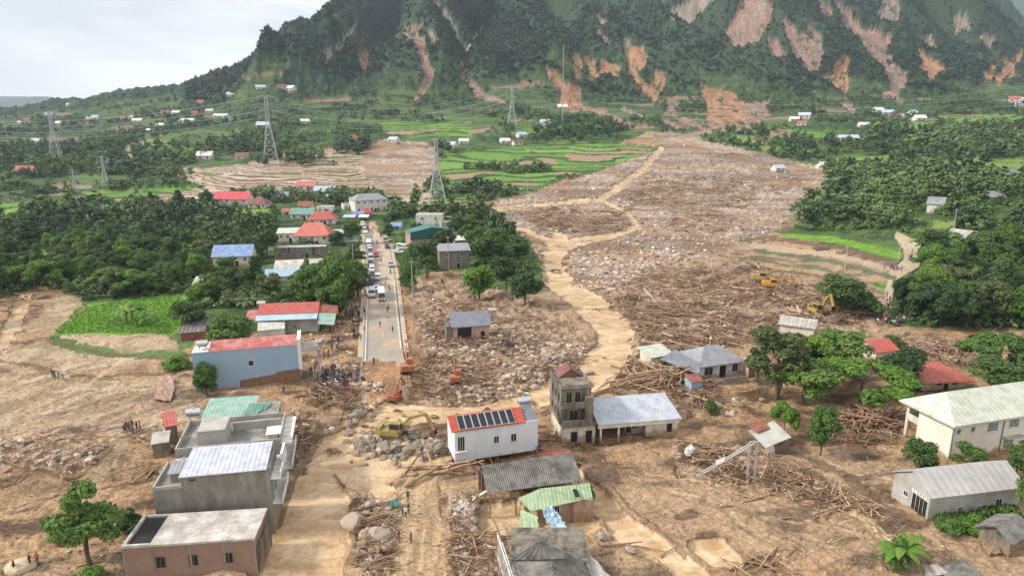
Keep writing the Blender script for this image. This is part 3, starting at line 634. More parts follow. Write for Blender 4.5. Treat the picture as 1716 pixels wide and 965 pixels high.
def brick_mat():
    m, t = newmat('brickwork'); N = t.nodes; o = N.new('ShaderNodeOutputMaterial'); b = N.new('ShaderNodeBsdfPrincipled'); link(t, b.outputs[0], o.inputs[0]); b.inputs['Roughness'].default_value = .9
    co = N.new('ShaderNodeTexCoord'); sp = N.new('ShaderNodeSeparateXYZ'); link(t, co.outputs['Object'], sp.inputs[0]); ad = N.new('ShaderNodeMath'); link(t, sp.outputs[0], ad.inputs[0]); link(t, sp.outputs[1], ad.inputs[1])
    cb = N.new('ShaderNodeCombineXYZ'); link(t, ad.outputs[0], cb.inputs[0]); link(t, sp.outputs[2], cb.inputs[1])
    br = N.new('ShaderNodeTexBrick'); br.inputs['Scale'].default_value = 2.2; br.inputs['Color1'].default_value = (.29, .155, .11, 1); br.inputs['Color2'].default_value = (.19, .115, .085, 1); br.inputs['Mortar'].default_value = (.30, .25, .20, 1); br.inputs['Mortar Size'].default_value = .035
    link(t, cb.outputs[0], br.inputs['Vector']); n = N.new('ShaderNodeTexNoise'); n.inputs['Scale'].default_value = .7; n.inputs['Detail'].default_value = 8; link(t, co.outputs['Object'], n.inputs['Vector'])
    r = N.new('ShaderNodeValToRGB'); r.color_ramp.elements[0].position = .42; r.color_ramp.elements[1].position = .62; link(t, n.outputs['Fac'], r.inputs[0]); mxx = N.new('ShaderNodeMixRGB'); link(t, r.outputs[0], mxx.inputs[0]); link(t, br.outputs[0], mxx.inputs[1]); mxx.inputs[2].default_value = (.25, .155, .115, 1); link(t, mxx.outputs[0], b.inputs['Base Color']); return m
m_brick = brick_mat()
m_flat = mat('rain_stained_roof_slab', (.40, .36, .32), .8, .35, .8, dirt=(.58, .55, .52), dscale=.45)
m_flatd = mat('damp_roof_slab', (.17, .16, .145), .8, .35, .8, dirt=(.34, .31, .28), dscale=.35)

def frame(nl, nr, h=0.0, base=None):
    """origin, yaw and length of a wall from two picture points of an edge h above the ground"""
    g = base if base is not None else 0.0
    a = on_plane(nl[0], nl[1], g + h); b = on_plane(nr[0], nr[1], g + h)
    return Vector((a.x, a.y, g)), math.atan2(b.y - a.y, b.x - a.x), math.hypot(b.x - a.x, b.y - a.y)
def window(par, x, y, z, w_, h_, face='f', mull=2, glass=None, frm=None, nm='window'):
    """framed window on the front (y = const, facing -y), left (x = const) or right face"""
    T = {'f': Matrix.Translation((x, y, z)), 'l': Matrix.Translation((x, y, z)) @ Matrix.Rotation(R(-90), 4, 'Z'), 'r': Matrix.Translation((x, y, z)) @ Matrix.Rotation(R(90), 4, 'Z')}[face]
    b = MB(); e = .07
    b.box((-w_ / 2 - e, -.06, -e), (w_ / 2 + e, -.003, 0), M=T); b.box((-w_ / 2 - e, -.06, h_), (w_ / 2 + e, -.003, h_ + e), M=T)
    b.box((-w_ / 2 - e, -.06, 0), (-w_ / 2, -.003, h_), M=T); b.box((w_ / 2, -.06, 0), (w_ / 2 + e, -.003, h_), M=T)
    for k in range(1, mull): xx = -w_ / 2 + w_ * k / mull; b.box((xx - .025, -.05, 0), (xx + .025, -.025, h_), M=T)
    if nm == 'window': b.box((-w_ / 2 - e - .06, -.16, -e - .06), (w_ / 2 + e + .06, -.003, -e - .002), M=T)
    f = b.build(nm, frm or m_white, par)
    p = MB().box((-w_ / 2, -.022, 0), (w_ / 2, -.004, h_), M=T).build('pane' if nm == 'window' else 'door_leaf', glass or m_glass, f)
    return f
def gable_roof(w_, d, h, rise, oh=.5, th=.12, hipx=0.0, tiltz=0.0):
    """ridge along x; returns mesh of two slabs (and hips when hipx > 0)"""
    b = MB(); x0, x1, y0, y1, ym = -oh, w_ + oh, -oh, d + oh, d / 2; k = rise / (d / 2); ze = h - oh * k; zr = h + rise
    if hipx <= 0:
        b.slab([(x0, y0, ze), (x1, y0, ze), (x1, ym, zr), (x0, ym, zr)], th); b.slab([(x0, ym, zr), (x1, ym, zr), (x1, y1, ze), (x0, y1, ze)], th)
    else:
        a, c = x0 + hipx, x1 - hipx
        b.slab([(x0, y0, ze), (x1, y0, ze), (c, ym, zr), (a, ym, zr)], th); b.slab([(a, ym, zr), (c, ym, zr), (x1, y1, ze), (x0, y1, ze)], th)
        b.slab([(x0, y1, ze), (x0, y0, ze), (a, ym, zr)], th); b.slab([(x1, y0, ze), (x1, y1, ze), (c, ym, zr)], th)
    return b
def walls(w_, d, h, roof='gable', rise=1.5, sink=1.5, axis='x', t=.0):
    b = MB(); v = [(0, 0, -sink), (w_, 0, -sink), (w_, d, -sink), (0, d, -sink), (0, 0, h), (w_, 0, h), (w_, d, h), (0, d, h)]
    f = [(0, 1, 5, 4), (1, 2, 6, 5), (2, 3, 7, 6), (3, 0, 4, 7), (4, 5, 6, 7), (0, 3, 2, 1)]
    if roof == 'gable' and axis == 'x':
        v += [(0, d / 2, h + rise - .13), (w_, d / 2, h + rise - .13)]; f += [(4, 8, 7), (5, 6, 9), (4, 5, 9, 8), (8, 9, 6, 7)]
    if roof == 'gable' and axis == 'y':
        v += [(w_ / 2, 0, h + rise - .13), (w_ / 2, d, h + rise - .13)]; f += [(4, 5, 8), (6, 7, 9), (5, 6, 9, 8), (8, 9, 7, 4)]
    if roof == 'shed':
        v += [(w_, d, h + rise - .03), (0, d, h + rise - .03)]; f += [(5, 6, 8), (4, 9, 7), (7, 9, 8, 6), (4, 5, 8, 9)]
    return b.quadmesh(v, f)
def house(name, label, o, yaw, w_, d, h, roof='gable', rise=1.4, wall=None, rm=None, oh=.5, wins=(), doors=(), hip=0, axis='x', cat='house', group=None, sink=1.5, parapet=.5, frm=None, wside=()):
    wall = wall or m_white; rm = rm or r_grey
    r = empty(name, o, yaw, label, cat, group)
    walls(w_, d, h, roof, rise, sink, axis).build('wall', wall, r)
    if roof == 'gable' and axis == 'x': gable_roof(w_, d, h, rise, oh).build('roof', rm, r)
    elif roof == 'gable':
        b = gable_roof(d, w_, h, rise, oh); M_ = Matrix(((0, -1, 0, w_), (1, 0, 0, 0), (0, 0, 1, 0), (0, 0, 0, 1)))
        b.v = [tuple(M_ @ Vector(p)) for p in b.v]; b.build('roof', rm, r)
    elif roof == 'hip': gable_roof(w_, d, h, rise, oh, hipx=hip or d / 2).build('roof', rm, r)
    elif roof == 'shed':
        k = rise / d; MB().slab([(-oh, -oh, h - oh * k + .1), (w_ + oh, -oh, h - oh * k + .1), (w_ + oh, d + oh, h + rise + oh * k + .1), (-oh, d + oh, h + rise + oh * k + .1)], .1).build('roof', rm, r)
    else:
        MB().box((.16, .16, h - .05), (w_ - .16, d - .16, h + .02)).build('roof', rm, r)
        b = MB(); t = .15
        b.box((-.02, -.02, h), (w_ + .02, t, h + parapet)); b.box((-.02, d - t, h), (w_ + .02, d + .02, h + parapet)); b.box((-.02, t, h), (t, d - t, h + parapet)); b.box((w_ - t, t, h), (w_ + .02, d - t, h + parapet)); b.build('parapet', wall, r)
    for x, z, ww, wh in wins: window(r, x * w_, 0, z, ww, wh, frm=frm)
    for x, ww, wh in doors: window(r, x * w_, 0, .05, ww, wh, nm='door', glass=m_dark, mull=1, frm=frm)
    for fc, y, z, ww, wh in wside: window(r, 0 if fc == 'l' else w_, y * d, z, ww, wh, fc, frm=frm)
    return r
def tank(loc, label, rz=0, stand=1.2, n=1):
    r = empty('water_tank', loc, rz, label, 'water tank'); b = MB()
    for x in (-.6, .6):
        for y in (-.4, .4): b.tube((x, y, 0), (x, y, stand), .06, n=4)
    b.box((-.75, -.5, stand - .06), (.75, .5, stand)); b.build('stand', m_galv, r)
    c = MB(); L = 1.0; c.tube((-L, 0, stand + .55), (L, 0, stand + .55), .55, .55, 14); c.tube((-L - .15, 0, stand + .55), (-L, 0, stand + .55), .3, .55, 14); c.tube((L, 0, stand + .55), (L + .15, 0, stand + .55), .55, .3, 14); c.tube((0, 0, stand + 1.05), (0, 0, stand + 1.2), .2, .2, 8)
    c.build('tank', m_steel, r, smooth=False); return r
# ------------------------------------------------------------ the asphalt road
asph = mat('wet_asphalt', (.31, .265, .215), .42, .22, .5, dirt=(.42, .30, .20), dscale=.11)
asphmud = mat('muddy_asphalt', (.47, .375, .285), .8, .2, .3, dirt=(.38, .30, .23), dscale=.15)
m_line = mat('road_paint', (.72, .70, .66), .7, .2, 1, dirt=(.5, .42, .33), dscale=.4)
RL = [(603, 645), (610, 600), (613, 520), (615, 460), (613, 430), (606, 400), (598, 385), (588, 372)]
RR = [(690, 645), (676, 600), (667, 520), (661, 460), (655, 430), (650, 405), (640, 390), (612, 372)]
rl = [on_plane(*p) for p in RL]; rr_ = [on_plane(*p) for p in RR]
def resample(p, n):
    L = [0]
    for a, b in zip(p[:-1], p[1:]): L.append(L[-1] + (b - a).length)
    out = []
    for k in range(n):
        t = L[-1] * k / (n - 1); i = min(max(np.searchsorted(L, t) - 1, 0), len(p) - 2); out.append(p[i].lerp(p[i + 1], (t - L[i]) / (L[i + 1] - L[i])))
    return out
rl = resample(rl, 60); rr_ = resample(rr_, 60); RZ = .42
def road_strip(name, t0, t1, z, m, i0=0, i1=59, kind='structure', th=None):
    b = MB()
    for i in range(i0, i1):
        q = []
        for j, t in ((i, t0), (i, t1), (i + 1, t1), (i + 1, t0)):
            p = rl[j].lerp(rr_[j], t); q.append(Vector((p.x, p.y, z)))
        b.slab(q, th or .6)
    return tag(b.build(name, m), kind=kind)
road_strip('road', 0, 1, RZ, asph, 0, 22); road_strip('muddy_road', 0, 1, RZ + .002, asphmud, 22, 59)
road_strip('road_shoulder', 1.03, 1.16, RZ - .05, asphmud, 5, 56); road_strip('footway', -.16, -.03, RZ + .1, asphmud, 4, 56)
road_strip('edge_line', .025, .05, RZ + .006, m_line, 2, 24, th=.002); o = road_strip('edge_line', .945, .97, RZ + .006, m_line, 6, 24, th=.002)
for i in range(8, 24, 4): road_strip('centre_line', .493, .507, RZ + .006, m_line, i, i + 1, th=.002)
def along(t, s, z=RZ):
    i = min(int(t * 59), 58); f = t * 59 - i; a = rl[i].lerp(rr_[i], s); b = rl[i + 1].lerp(rr_[i + 1], s); p = a.lerp(b, f); return Vector((p.x, p.y, z))
road_yaw = math.atan2(rl[20].y - rl[5].y, rl[20].x - rl[5].x) - R(90)
YAW = road_yaw

# ------------------------------------------------------------ near buildings, left of the road
# brick building with pale slab roof
bh = 4.4
o, ya, w_ = frame((205, 915), (425, 901), bh); br = on_plane(441, 866, bh); nr_ = on_plane(425, 901, bh); d_ = 6.2
r = empty('brick_building', o, ya, 'long low brick building with pale flat slab roof and open shaft at bottom left', 'building')
walls(w_, d_, bh - .25, 'flat').build('wall', m_brick, r)
b = MB(); b.box((2.9, -.1, bh - .25), (w_ + .1, d_ + .1, bh)); b.box((-.1, -.1, bh - .25), (.25, d_ + .1, bh + .1)); b.box((.25, -.1, bh - .25), (2.9, .2, bh + .1)); b.box((.25, d_ - .2, bh - .25), (2.9, d_ + .1, bh)); b.build('roof', m_flat, r)
MB().box((.3, .25, bh - .24), (2.85, d_ - .25, bh - .225)).build('shaft_shade_sheet', m_dark, r)  # black sheet just under roof level paints the shade down the shaft
for x in (0, .22, .5, .76, 1): MB().box((x * w_ - .12, -.04, -1.5), (x * w_ + .12, .0 - .002, bh - .26)).build('pillar', m_conc, r)
for x in (.27, .52, .79): window(r, x * w_, -.0, 1.35, .95, 1.35, frm=m_concd, glass=m_dark, mull=2)
b = MB()
for k in range(9): b.box((w_ + .3 + .1 * random.random(), .3 + k * .65, -.5), (w_ + .42, .7 + k * .65, bh - .4 - random.random()))
b.build('shutter', m_concd, r)
# grey two-storey building
bh = 8.6
o, ya, w_ = frame((256, 822), (453, 803), 7.0); d_ = 6.5
r = empty('grey_building', o, ya, 'grey two-storey building with bare side wall and pale lilac roof sheet', 'building'); GB = (o, ya, w_)
walls(w_, d_, 7.0, 'flat').build('wall', m_conc, r)
b = MB(); b.box((.24 * w_, -.015, 7.0), (w_, d_ * .92, bh)); b.build('upper_storey', m_conc, r)
MB().slab([(.23 * w_, -.35, bh + .05), (w_ - .3, -.35, bh + .05), (w_ - .3, d_ * .95, bh + .75), (.25 * w_, d_ * .95, bh + .75)], .1).build('roof', r_lilac, r)
b = MB(); b.box((0, 0, 7.0), (.2, d_, 7.5)); b.box((.2, 0, 7), (.24 * w_, .2, 7.4)); b.build('parapet', m_concl, r)
window(r, .34 * w_, -.015, 7.9, .7, .2, mull=1, glass=m_dark, frm=m_conc)
b = MB()
for z in (3.4, 6.9): b.box((w_ + .003, .1, z), (w_ + 1.3, d_, z + .15)); b.box((w_ + 1.2, .1, z + .15), (w_ + 1.3, d_, z + 1.0))
b.box((w_ + .9, d_ * .5, 7.95), (w_ + 1.2, d_, 8.8)); b.build('balcony', m_white, r)
window(r, w_, d_ * .35, 4.0, 1.2, 2.0, 'r', glass=m_glass); window(r, w_, d_ * .75, 4.0, 1.2, 2.0, 'r', glass=m_glass)
MB().box((.12 * w_, 1.6, 7.0), (.22 * w_, 4.0, 8.3)).build('stair_head', m_conc, r)
MB().slab([(.10 * w_, 1.4, 8.3), (.23 * w_, 1.4, 8.3), (.23 * w_, 4.2, 8.7), (.10 * w_, 4.2, 8.7)], .08).build('stair_roof', r_grey, r)
tank(o + Vector((1.6, 5.2, 7.0)), 'steel water tank on the rear roof corner of the grey two-storey building', ya, .5)
# flat-roofed building behind it
bh = 7.6
o, ya, w_ = frame((294, 760), (470, 742), bh); d_ = 9.0
r = house('flat_roofed_building', 'concrete building with dark damp flat roof, white parapet and pale stair box', o, ya, w_, d_, bh, 'flat', wall=m_concl, rm=m_flatd, cat='building', parapet=.7, wside=[('r', .3, 4.2, 1.4, 1.9), ('r', .7, 4.2, 1.4, 1.9)])
b = MB(); b.box((.2 * w_, 1.0, bh), (.47 * w_, 5.5, bh + 2.4)); b.build('stair_box', m_concl, r)
MB().box((.48 * w_, d_ * .62, bh), (w_ * .97, d_ * .65, bh + 1.2)).build('roof_wall', m_concl, r)
b = MB(); b.box((w_ + .02, .2, 3.4), (w_ + 1.3, d_, 3.55)); b.box((w_ + 1.2, .2, 3.55), (w_ + 1.3, d_, 4.4)); b.box((w_ + .02, .2, 7.3), (w_ + 1.5, d_, 7.45)); b.build('balcony', m_white, r)
MB().slab([(.86 * w_, .3, bh + 1.3), (w_ + .1, .3, bh + 1.3), (w_ + .1, 2.6, bh + 1.5), (.86 * w_, 2.6, bh + 1.5)], .08).build('canopy', m_white, r)
MB().box((.88 * w_, .6, bh), (.97 * w_, 2.3, bh + 1.28)).build('roof_cabin', m_cream, r)
# mint-roofed building
bh = 6.6
o, ya, w_ = frame((337, 716), (462, 706), bh); d_ = 8.0
r = house('mint_roofed_building', 'building with torn mint green roof sheets and pale block at its right', o, ya, w_ * .62, d_, bh, 'shed', .9, wall=m_concl, rm=r_mint, cat='building')
b = MB(); b.box((.63 * w_, .6, -1), (w_, d_ * .8, bh + .6)); b.build('side_block', m_concl, r)
MB().box((.65 * w_, .8, bh + .6), (w_ * .98, d_ * .76, bh + .66)).build('side_roof', m_flatd, r)
b = MB()
for k in range(7): a = random.random() * 2; b.slab([(w_ * .5 + k * .5, 1 + a, bh + .6 + k * .05), (w_ * .5 + k * .5 + .45, 1 + a, bh + .7), (w_ * .5 + k * .5 + 1.4, 4 + a, bh + 1.1), (w_ * .5 + k * .5 + .9, 4 + a, bh + 1.2)], .03)
b.build('loose_sheet', r_teal, r)
tank(on_plane(327, 712, 6.6) + Vector((0, 0, 0)), 'steel water tank on tall stand behind the pale stair box', ya, 1.6)
# sheds beside
for (p0, p1, h, d_, rm, lb) in (((258, 768), (284, 764), 2.5, 3, m_concl, 'small dark shed with pale flat roof left of the grey building'), ((281, 745), (300, 741), 3.0, 5, r_red, 'little shed with bright red roof behind the pale-roofed shed')):
    o, ya, w_ = frame(p0, p1); o.z = float(ground_z(o.x, o.y)); house('shed', lb, o, ya, w_, d_, h, 'shed', .4, wall=m_concd, rm=rm, cat='shed', oh=.2)
# pale blue building
o, ya, w_ = frame((329, 658), (505, 641)); h = zpix(o.y, 592) ; d_ = 6.0
r = empty('blue_building', o, ya, 'long pale blue three-storey side wall with red strip roof and one small window', 'building')
b = MB(); b.quadmesh([(0, 0, -1.5), (.41 * w_, 0, -1.5), (.41 * w_, 0, 1.7), (.76 * w_, 0, 2.3), (.76 * w_, 0, 2.7), (w_, 0, 3.1), (w_, 0, h), (0, 0, h), (0, d_, -1.5), (w_, d_, -1.5), (w_, d_, h), (0, d_, h), (w_, 0, -1.5)], [(0, 1, 2, 3, 4, 5, 6, 7), (8, 11, 10, 9), (0, 7, 11, 8), (5, 12, 9, 10, 6), (7, 6, 10, 11)]); b.build('wall', m_blue, r)
MB().quadmesh([(.41 * w_, .08, -1.5), (w_, .08, -1.5), (w_, .08, 3.2), (.76 * w_, .08, 2.75), (.76 * w_, .08, 2.35), (.41 * w_, .08, 1.75)], [(0, 1, 2, 3, 4, 5)]).build('lower_wall', m_grime, r)
b = MB(); b.quadmesh([(.16 * w_, -.1, h + .05), (w_ - .3, -.1, h + .05), (w_ - .3, d_ * .5, h + 1.3), (.16 * w_, d_ * .5, h + 1.3), (.16 * w_, d_, h), (w_ - .3, d_, h)], [(0, 1, 2, 3), (3, 2, 5, 4), (0, 3, 4), (1, 5, 2)]); b.build('roof', r_pinkred, r)
MB().box((0, -.1, h), (.15 * w_, d_, h + .12)).build('cornice', m_white, r); b = MB(); b.box((w_ - .25, -.15, 2.9), (w_ + .45, .2, h + 1.1)); b.box((w_ - .25, .2, h), (w_ + .45, d_, h + 1.1)); b.build('facade_frame', m_white, r)
window(r, .535 * w_, 0, h * .56, .9, 1.1, mull=1)
b = MB(); b.box((w_ + .5, .2, h - 1.6), (w_ + 3.6, d_, h - 1.45)); b.box((w_ + .5, .1, h - 1.45), (w_ + 3.6, .2, h - .7)); b.box((w_ + 3.4, .3, -1), (w_ + 3.6, .5, h - 1.6)); b.box((w_ + 3.4, d_ - .3, -1), (w_ + 3.6, d_, h - 1.6)); b.build('balcony', m_concl, r)
tank(o + Vector((1.3, 2.0, h + .1)), 'steel water tank on the left corner of the pale blue building', ya, .7)
# red-roofed long house
o, ya, w_ = frame((434, 560), (533, 556)); h = zpix(o.y, 531); d_ = 7
r = empty('red_roofed_house', o, ya, 'long grey house with bright red roof and pale lean-to strip behind blue building', 'house')
walls(w_, d_, h, 'flat').build('wall', m_concl, r); b = MB(); b.slab([(-.2, 0.6, h + .35), (w_ + .3, .6, h + .35), (w_ + .3, d_ * .6, h + 2.2), (-.2, d_ * .6, h + 2.2)], .1); b.slab([(-.2, d_ * .6, h + 2.2), (w_ + .3, d_ * .6, h + 2.2), (w_ + .3, d_ + .3, h + .4), (-.2, d_ + .3, h + .4)], .1); b.build('roof', r_red, r)
MB().slab([(-.3, -1.6, h - .5), (w_ + .2, -1.6, h - .5), (w_ + .2, .8, h + .3), (-.3, .8, h + .3)], .08).build('lean_to_roof', r_lblue, r)
MB().slab([(w_ + .35, .7, h + .1), (w_ + 5, 1.2, h - .3), (w_ + 4.6, d_ * .6, h + 1.0), (w_ + .4, d_ * .6, h + 1.6)], .1).build('side_roof', r_rust, r)
MB().slab([(w_ + .4, -2.4, h - 1.6), (w_ + 4.3, -2.8, h - 1.9), (w_ + 4.6, .9, h - .1), (w_ + .5, .7, h + .2)], .08).build('awning', r_mint, r)
MB().slab([(-3, .2, h - .6), (-.3, .2, h - .6), (-.3, d_ * .6, h + .6), (-3, d_ * .6, h + .6)], .08).build('annex_roof', r_pinkred, r)
window(r, .35 * w_, 0, 1.2, 1.0, 1.1)
tank(o + Vector((-.8, 5.5, h + 1.0)), 'steel water tank behind the left end of the bright red roof', ya, .4)
o, ya, w_ = frame((434, 572), (478, 568)); house('pale_shed', 'small pale box shed in front of the bright red roofed house', o, ya, w_, 4.5, 2.6, 'shed', .9, wall=m_cream, rm=r_cream, cat='shed', oh=.15)
o, ya, w_ = frame((304, 572), (342, 569)); house('field_shed', 'low shed with grey roof and rusty red front beside the rice field', o, ya, w_, 5, 2.2, 'shed', 1.0, wall=r_rust, rm=r_asb, cat='shed')

# ------------------------------------------------------------ right of the road
# white house with solar panels
o, ya, w_ = frame((763, 783), (901, 762)); h = zpix(o.y, 722); d_ = 5.2
r = empty('solar_roofed_house', o, ya, 'white two-storey house with red tiled roof covered in solar panels', 'house')
b = MB(); b.quadmesh([(0, 0, .9), (w_, 0, .9), (w_, d_, .9), (0, d_, .9), (0, 0, h), (w_, 0, h), (w_, d_, h), (0, d_, h)], [(0, 1, 5, 4), (1, 2, 6, 5), (2, 3, 7, 6), (3, 0, 4, 7), (4, 5, 6, 7), (0, 3, 2, 1)]); b.build('wall', mat('clean_white_paint', (.66, .68, .72), .7, .05, .4, dirt=(.60, .61, .63), dscale=.5, streak=True), r)
b = MB(); [b.box((x, y, -1.5), (x + .3, y + .3, .9)) for x in (.2, w_ * .5, w_ - .5) for y in (.2, d_ - .5)]; b.box((.3, d_ * .5, -1), (w_ - .3, d_ * .5 + .2, .9)); b.build('stilt', m_grime, r)
RW = w_ * .84; rs = 1.3
MB().slab([(-.5, -.35, h + .05), (RW, -.35, h + .05), (RW, d_ * .5, h + rs), (-.5, d_ * .5, h + rs)], .12).quadmesh([(-.5, d_ * .5, h + rs), (RW, d_ * .5, h + rs), (RW, d_ + .3, h), (-.5, d_ + .3, h)], [(0, 1, 2, 3)]).build('roof', r_tile, r)
pm = mat('solar_cell', (.012, .013, .02), .18, .2, 2); n_ = 8; x0 = .7; pw = (RW - 1.5 - x0) / n_
for k in range(n_):
    nrm = Vector((0, -rs, d_ * .5 + .35)).normalized(); f = lambda x, t: Vector((x, -.3 + (d_ * .5 + .05) * t, h + .06 + (rs - .08) * t)) + nrm * .16
    q = MB().slab([f(x0 + k * pw, .02), f(x0 + (k + 1) * pw - .05, .02), f(x0 + (k + 1) * pw - .05, .97), f(x0 + k * pw, .97)], .05).build('solar_panel', m_galv, r)
    MB().slab([f(x0 + k * pw + .07, .04) + nrm * .006, f(x0 + (k + 1) * pw - .12, .04) + nrm * .006, f(x0 + (k + 1) * pw - .12, .95) + nrm * .006, f(x0 + k * pw + .07, .95) + nrm * .006], .004).build('cell', pm, q)
window(r, .075 * w_, 0, h * .42, 1.0, 2.4, mull=3); window(r, .49 * w_, 0, h * .52, .7, 1.1); window(r, .70 * w_, 0, h * .50, .8, 1.2)
b = MB(); b.box((0.02, -.5, 1.6 + h * .15), (1.9, -.003, 1.75 + h * .15)); b.build('window_ledge', m_white, r)
MB().slab([(RW + .1, .2, h + .1), (w_ + .1, .2, h + .1), (w_ + .1, d_ * .7, h + 1.0), (RW + .1, d_ * .7, h + 1.0)], .1).build('rear_roof', r_slate, r)
cy, sy = math.cos(ya), math.sin(ya); q = Vector((w_ - .9, d_ * .8, 0)); tank(o + Vector((q.x * cy - q.y * sy, q.x * sy + q.y * cy, h + .4)), 'steel water tank on the far corner of the solar roofed house', ya, .7)
# three-storey concrete tower house
o, ya, w_ = frame((944, 745), (999, 740)); h1 = zpix(o.y, 716); H3 = zpix(o.y, 655); d_ = 8
r = empty('tower_house', o, ya, 'mould-stained grey three-storey concrete tower house standing in the flood', 'house')
wt = w_ * .86
MB().box((0, .6, -1.5), (w_, d_, h1)).build('ground_storey', m_cream, r)
MB().box((-.3, .9, h1 + .2), (wt, d_, H3)).build('wall', m_concd, r)
b = MB(); b.box((-.4, -.3, h1), (w_ + .2, d_ + .1, h1 + .2)); z2 = h1 + (H3 - h1) * .5; b.box((-.4, -.2, z2), (wt + .1, d_, z2 + .18)); b.box((-.5, .5, H3), (wt + .2, d_ + .2, H3 + .2)); b.box((-.4, .78, H3 + .2), (wt + .1, .9, H3 + .5)); b.box((-.4, d_ - .1, H3 + .2), (wt + .1, d_, H3 + .5)); b.box((-.4, .9, H3 + .2), (-.28, d_ - .1, H3 + .5)); b.box((wt, .9, H3 + .2), (wt + .1, d_ - .1, H3 + .5)); b.build('floor_slab', m_concd, r)
MB().box((-.35, -.2, z2 + .18), (wt * .72, -.08, z2 + 1.1)).build('balcony_wall', m_concd, r); b = MB(); b.box((-.3, -.3, h1 + .2), (w_ * .7, -.15, h1 + 1.2)); b.build('balcony_wall', m_concd, r)
MB().box((wt * .74, -.15, h1 + .2), (wt + .05, .88, z2 + 1.8)).build('stair_shaft', m_concd, r)
for x in (.22, .52): window(r, wt * x, .9, z2 + .5, .8, 1.9, glass=m_dark, frm=m_concd)
window(r, wt * .4, .9, h1 + .4, 1.3, 1.9, glass=m_dark, frm=m_concd)
for y in (.2, .45, .7):
    for z in (h1 + .9, z2 + .7): window(r, -.3, y * d_ + .5, z, .9, 1.3, 'l', glass=m_dark, frm=m_concd)
for x in (.35, .8): window(r, w_ * x, .6, -.3, 1.0, 2.1, nm='door', glass=m_dark, mull=1, frm=m_timber2)
tower_top = o + Matrix.Rotation(ya, 3, 'Z') @ Vector((.6, d_ - 2.6, H3 + .2))
# wrecked gable behind the tower
o2 = on_plane(930, 652); house('collapsed_shelter', 'brown collapsed gable with maroon sheets on top of the tower house', tower_top, ya, 3.6, 2.2, .3, 'gable', 1.2, wall=m_timber2, rm=r_brown, axis='y', cat='shelter', sink=.3)
# metal-roofed long house
o, ya, w_ = frame((1003, 738), (1136, 727)); h = zpix(o.y, 712); d_ = 7.5
r = empty('long_metal_roofed_house', o, ya, 'long single-storey house with pale blue-grey metal roof beside the tower house', 'house')
b = MB(); b.box((.38 * w_, 2, -1.5), (w_, d_, h)); b.box((0, d_ - .3, -1.5), (.38 * w_, d_, h)); b.box((.6 * w_, .5, -1.5), (w_, 2 - .003, h - .3)); b.build('wall', m_cream, r)
MB().slab([(-.4, -.6, h + .3), (w_ + .3, -.6, h + .3), (w_ * .97, d_ * .75, h + 2.4), (-.4, d_ * .75, h + 2.4)], .12).slab([(-.4, d_ * .75, h + 2.4), (w_ * .97, d_ * .75, h + 2.4), (w_ + .3, d_ + .4, h + 1), (-.4, d_ + .4, h + 1)], .12).build('roof', ribbed('light_metal_roof', (.40, .43, .48), .5, .45, dirt=(.46, .48, .52)), r)
MB().box((-.3, -.5, h - .45), (w_ * .99, -.35, h + .2)).build('fascia', m_cream, r)
for x in (.01, .23): MB().box((x * w_, -.3, -1.5), (x * w_ + .3, 0, h - .1)).build('post', m_white, r)
window(r, .5 * w_, 2, .8, 1.3, 1.4, glass=m_dark); window(r, .9 * w_, .5, .3, .9, 1.9, nm='door', glass=m_dark, mull=1); window(r, .42 * w_, 2, .0, 1, 2, nm='door', glass=m_dark, mull=1)
MB().box((.02 * w_, .3, -1.5), (.37 * w_, d_ - .4, .02)).build('porch', m_grime, r)
# big fibre-cement roof
A = on_plane(808, 780, 5.2); B = on_plane(960, 758, 5.2); C_ = on_plane(976, 805, 3.2); D_ = on_plane(817, 826, 3.2)
r = empty('fibre_cement_roofed_shed', Vector((D_.x, D_.y, 0)), 0, 'open shed with broad dark corrugated grey roof below the solar roofed house', 'shed')
inv = Vector((D_.x, D_.y, 0)); L = lambda p: p - inv
back = (A - D_); back.z = 0
ns = 34; b = MB(); DD, CC_, AA, BB = L(D_), L(C_), L(A), L(B)
def corr(b, p00, p10, p01, p11, n, amp, th=.06):
    """corrugated sheet: p00-p10 eave, p01-p11 ridge"""
    up = (p10 - p00).cross(p01 - p00).normalized(); vs = []
    for k in range(2 * n + 1):
        t = k / (2 * n); z = amp * (1 if k % 2 else -1); a = p00.lerp(p10, t) + up * z; c = p01.lerp(p11, t) + up * z; vs += [a, c, a - up * th, c - up * th]
    f = []
    for k in range(2 * n):
        i = 4 * k; f += [(i, i + 4, i + 5, i + 1), (i + 2, i + 3, i + 7, i + 6), (i, i + 2, i + 6, i + 4), (i + 1, i + 5, i + 7, i + 3)]
    f += [(0, 1, 3, 2), (8 * n, 8 * n + 2, 8 * n + 3, 8 * n + 1)]
    b.quadmesh(vs, f)
m_asb = mat('weathered_fibre_cement', (.21, .195, .175), .95, .4, 1.5, dirt=(.085, .08, .07), dscale=.55)
corr(b, DD, CC_, AA, BB, 46, .05); A2 = AA + back * .9; B2 = BB + back * .9; A2.z = B2.z = 3.0; corr(b, AA, BB, A2, B2, 46, .05); b.build('roof', m_asb, r)
b = MB(); dirx = (CC_ - DD); dirx.z = 0
for t in (.03, .3, .55, .8, .97):
    for s in (.1, 1.0, 1.7): p = DD + dirx * t + back * s; b.tube((p.x, p.y, -1.5), (p.x, p.y, 3.1 + (1.8 if .5 < s < 1.5 else 0)), .1, n=5)
p = DD + dirx * .03 + back * .1; b.tube((p.x, p.y, 3.0), (p.x + back.x * 1.7, p.y + back.y * 1.7, 3.0), .08, n=4); b.build('post', m_timber2, r)
q = DD + back * 1.8; q1 = CC_ + back * 1.8
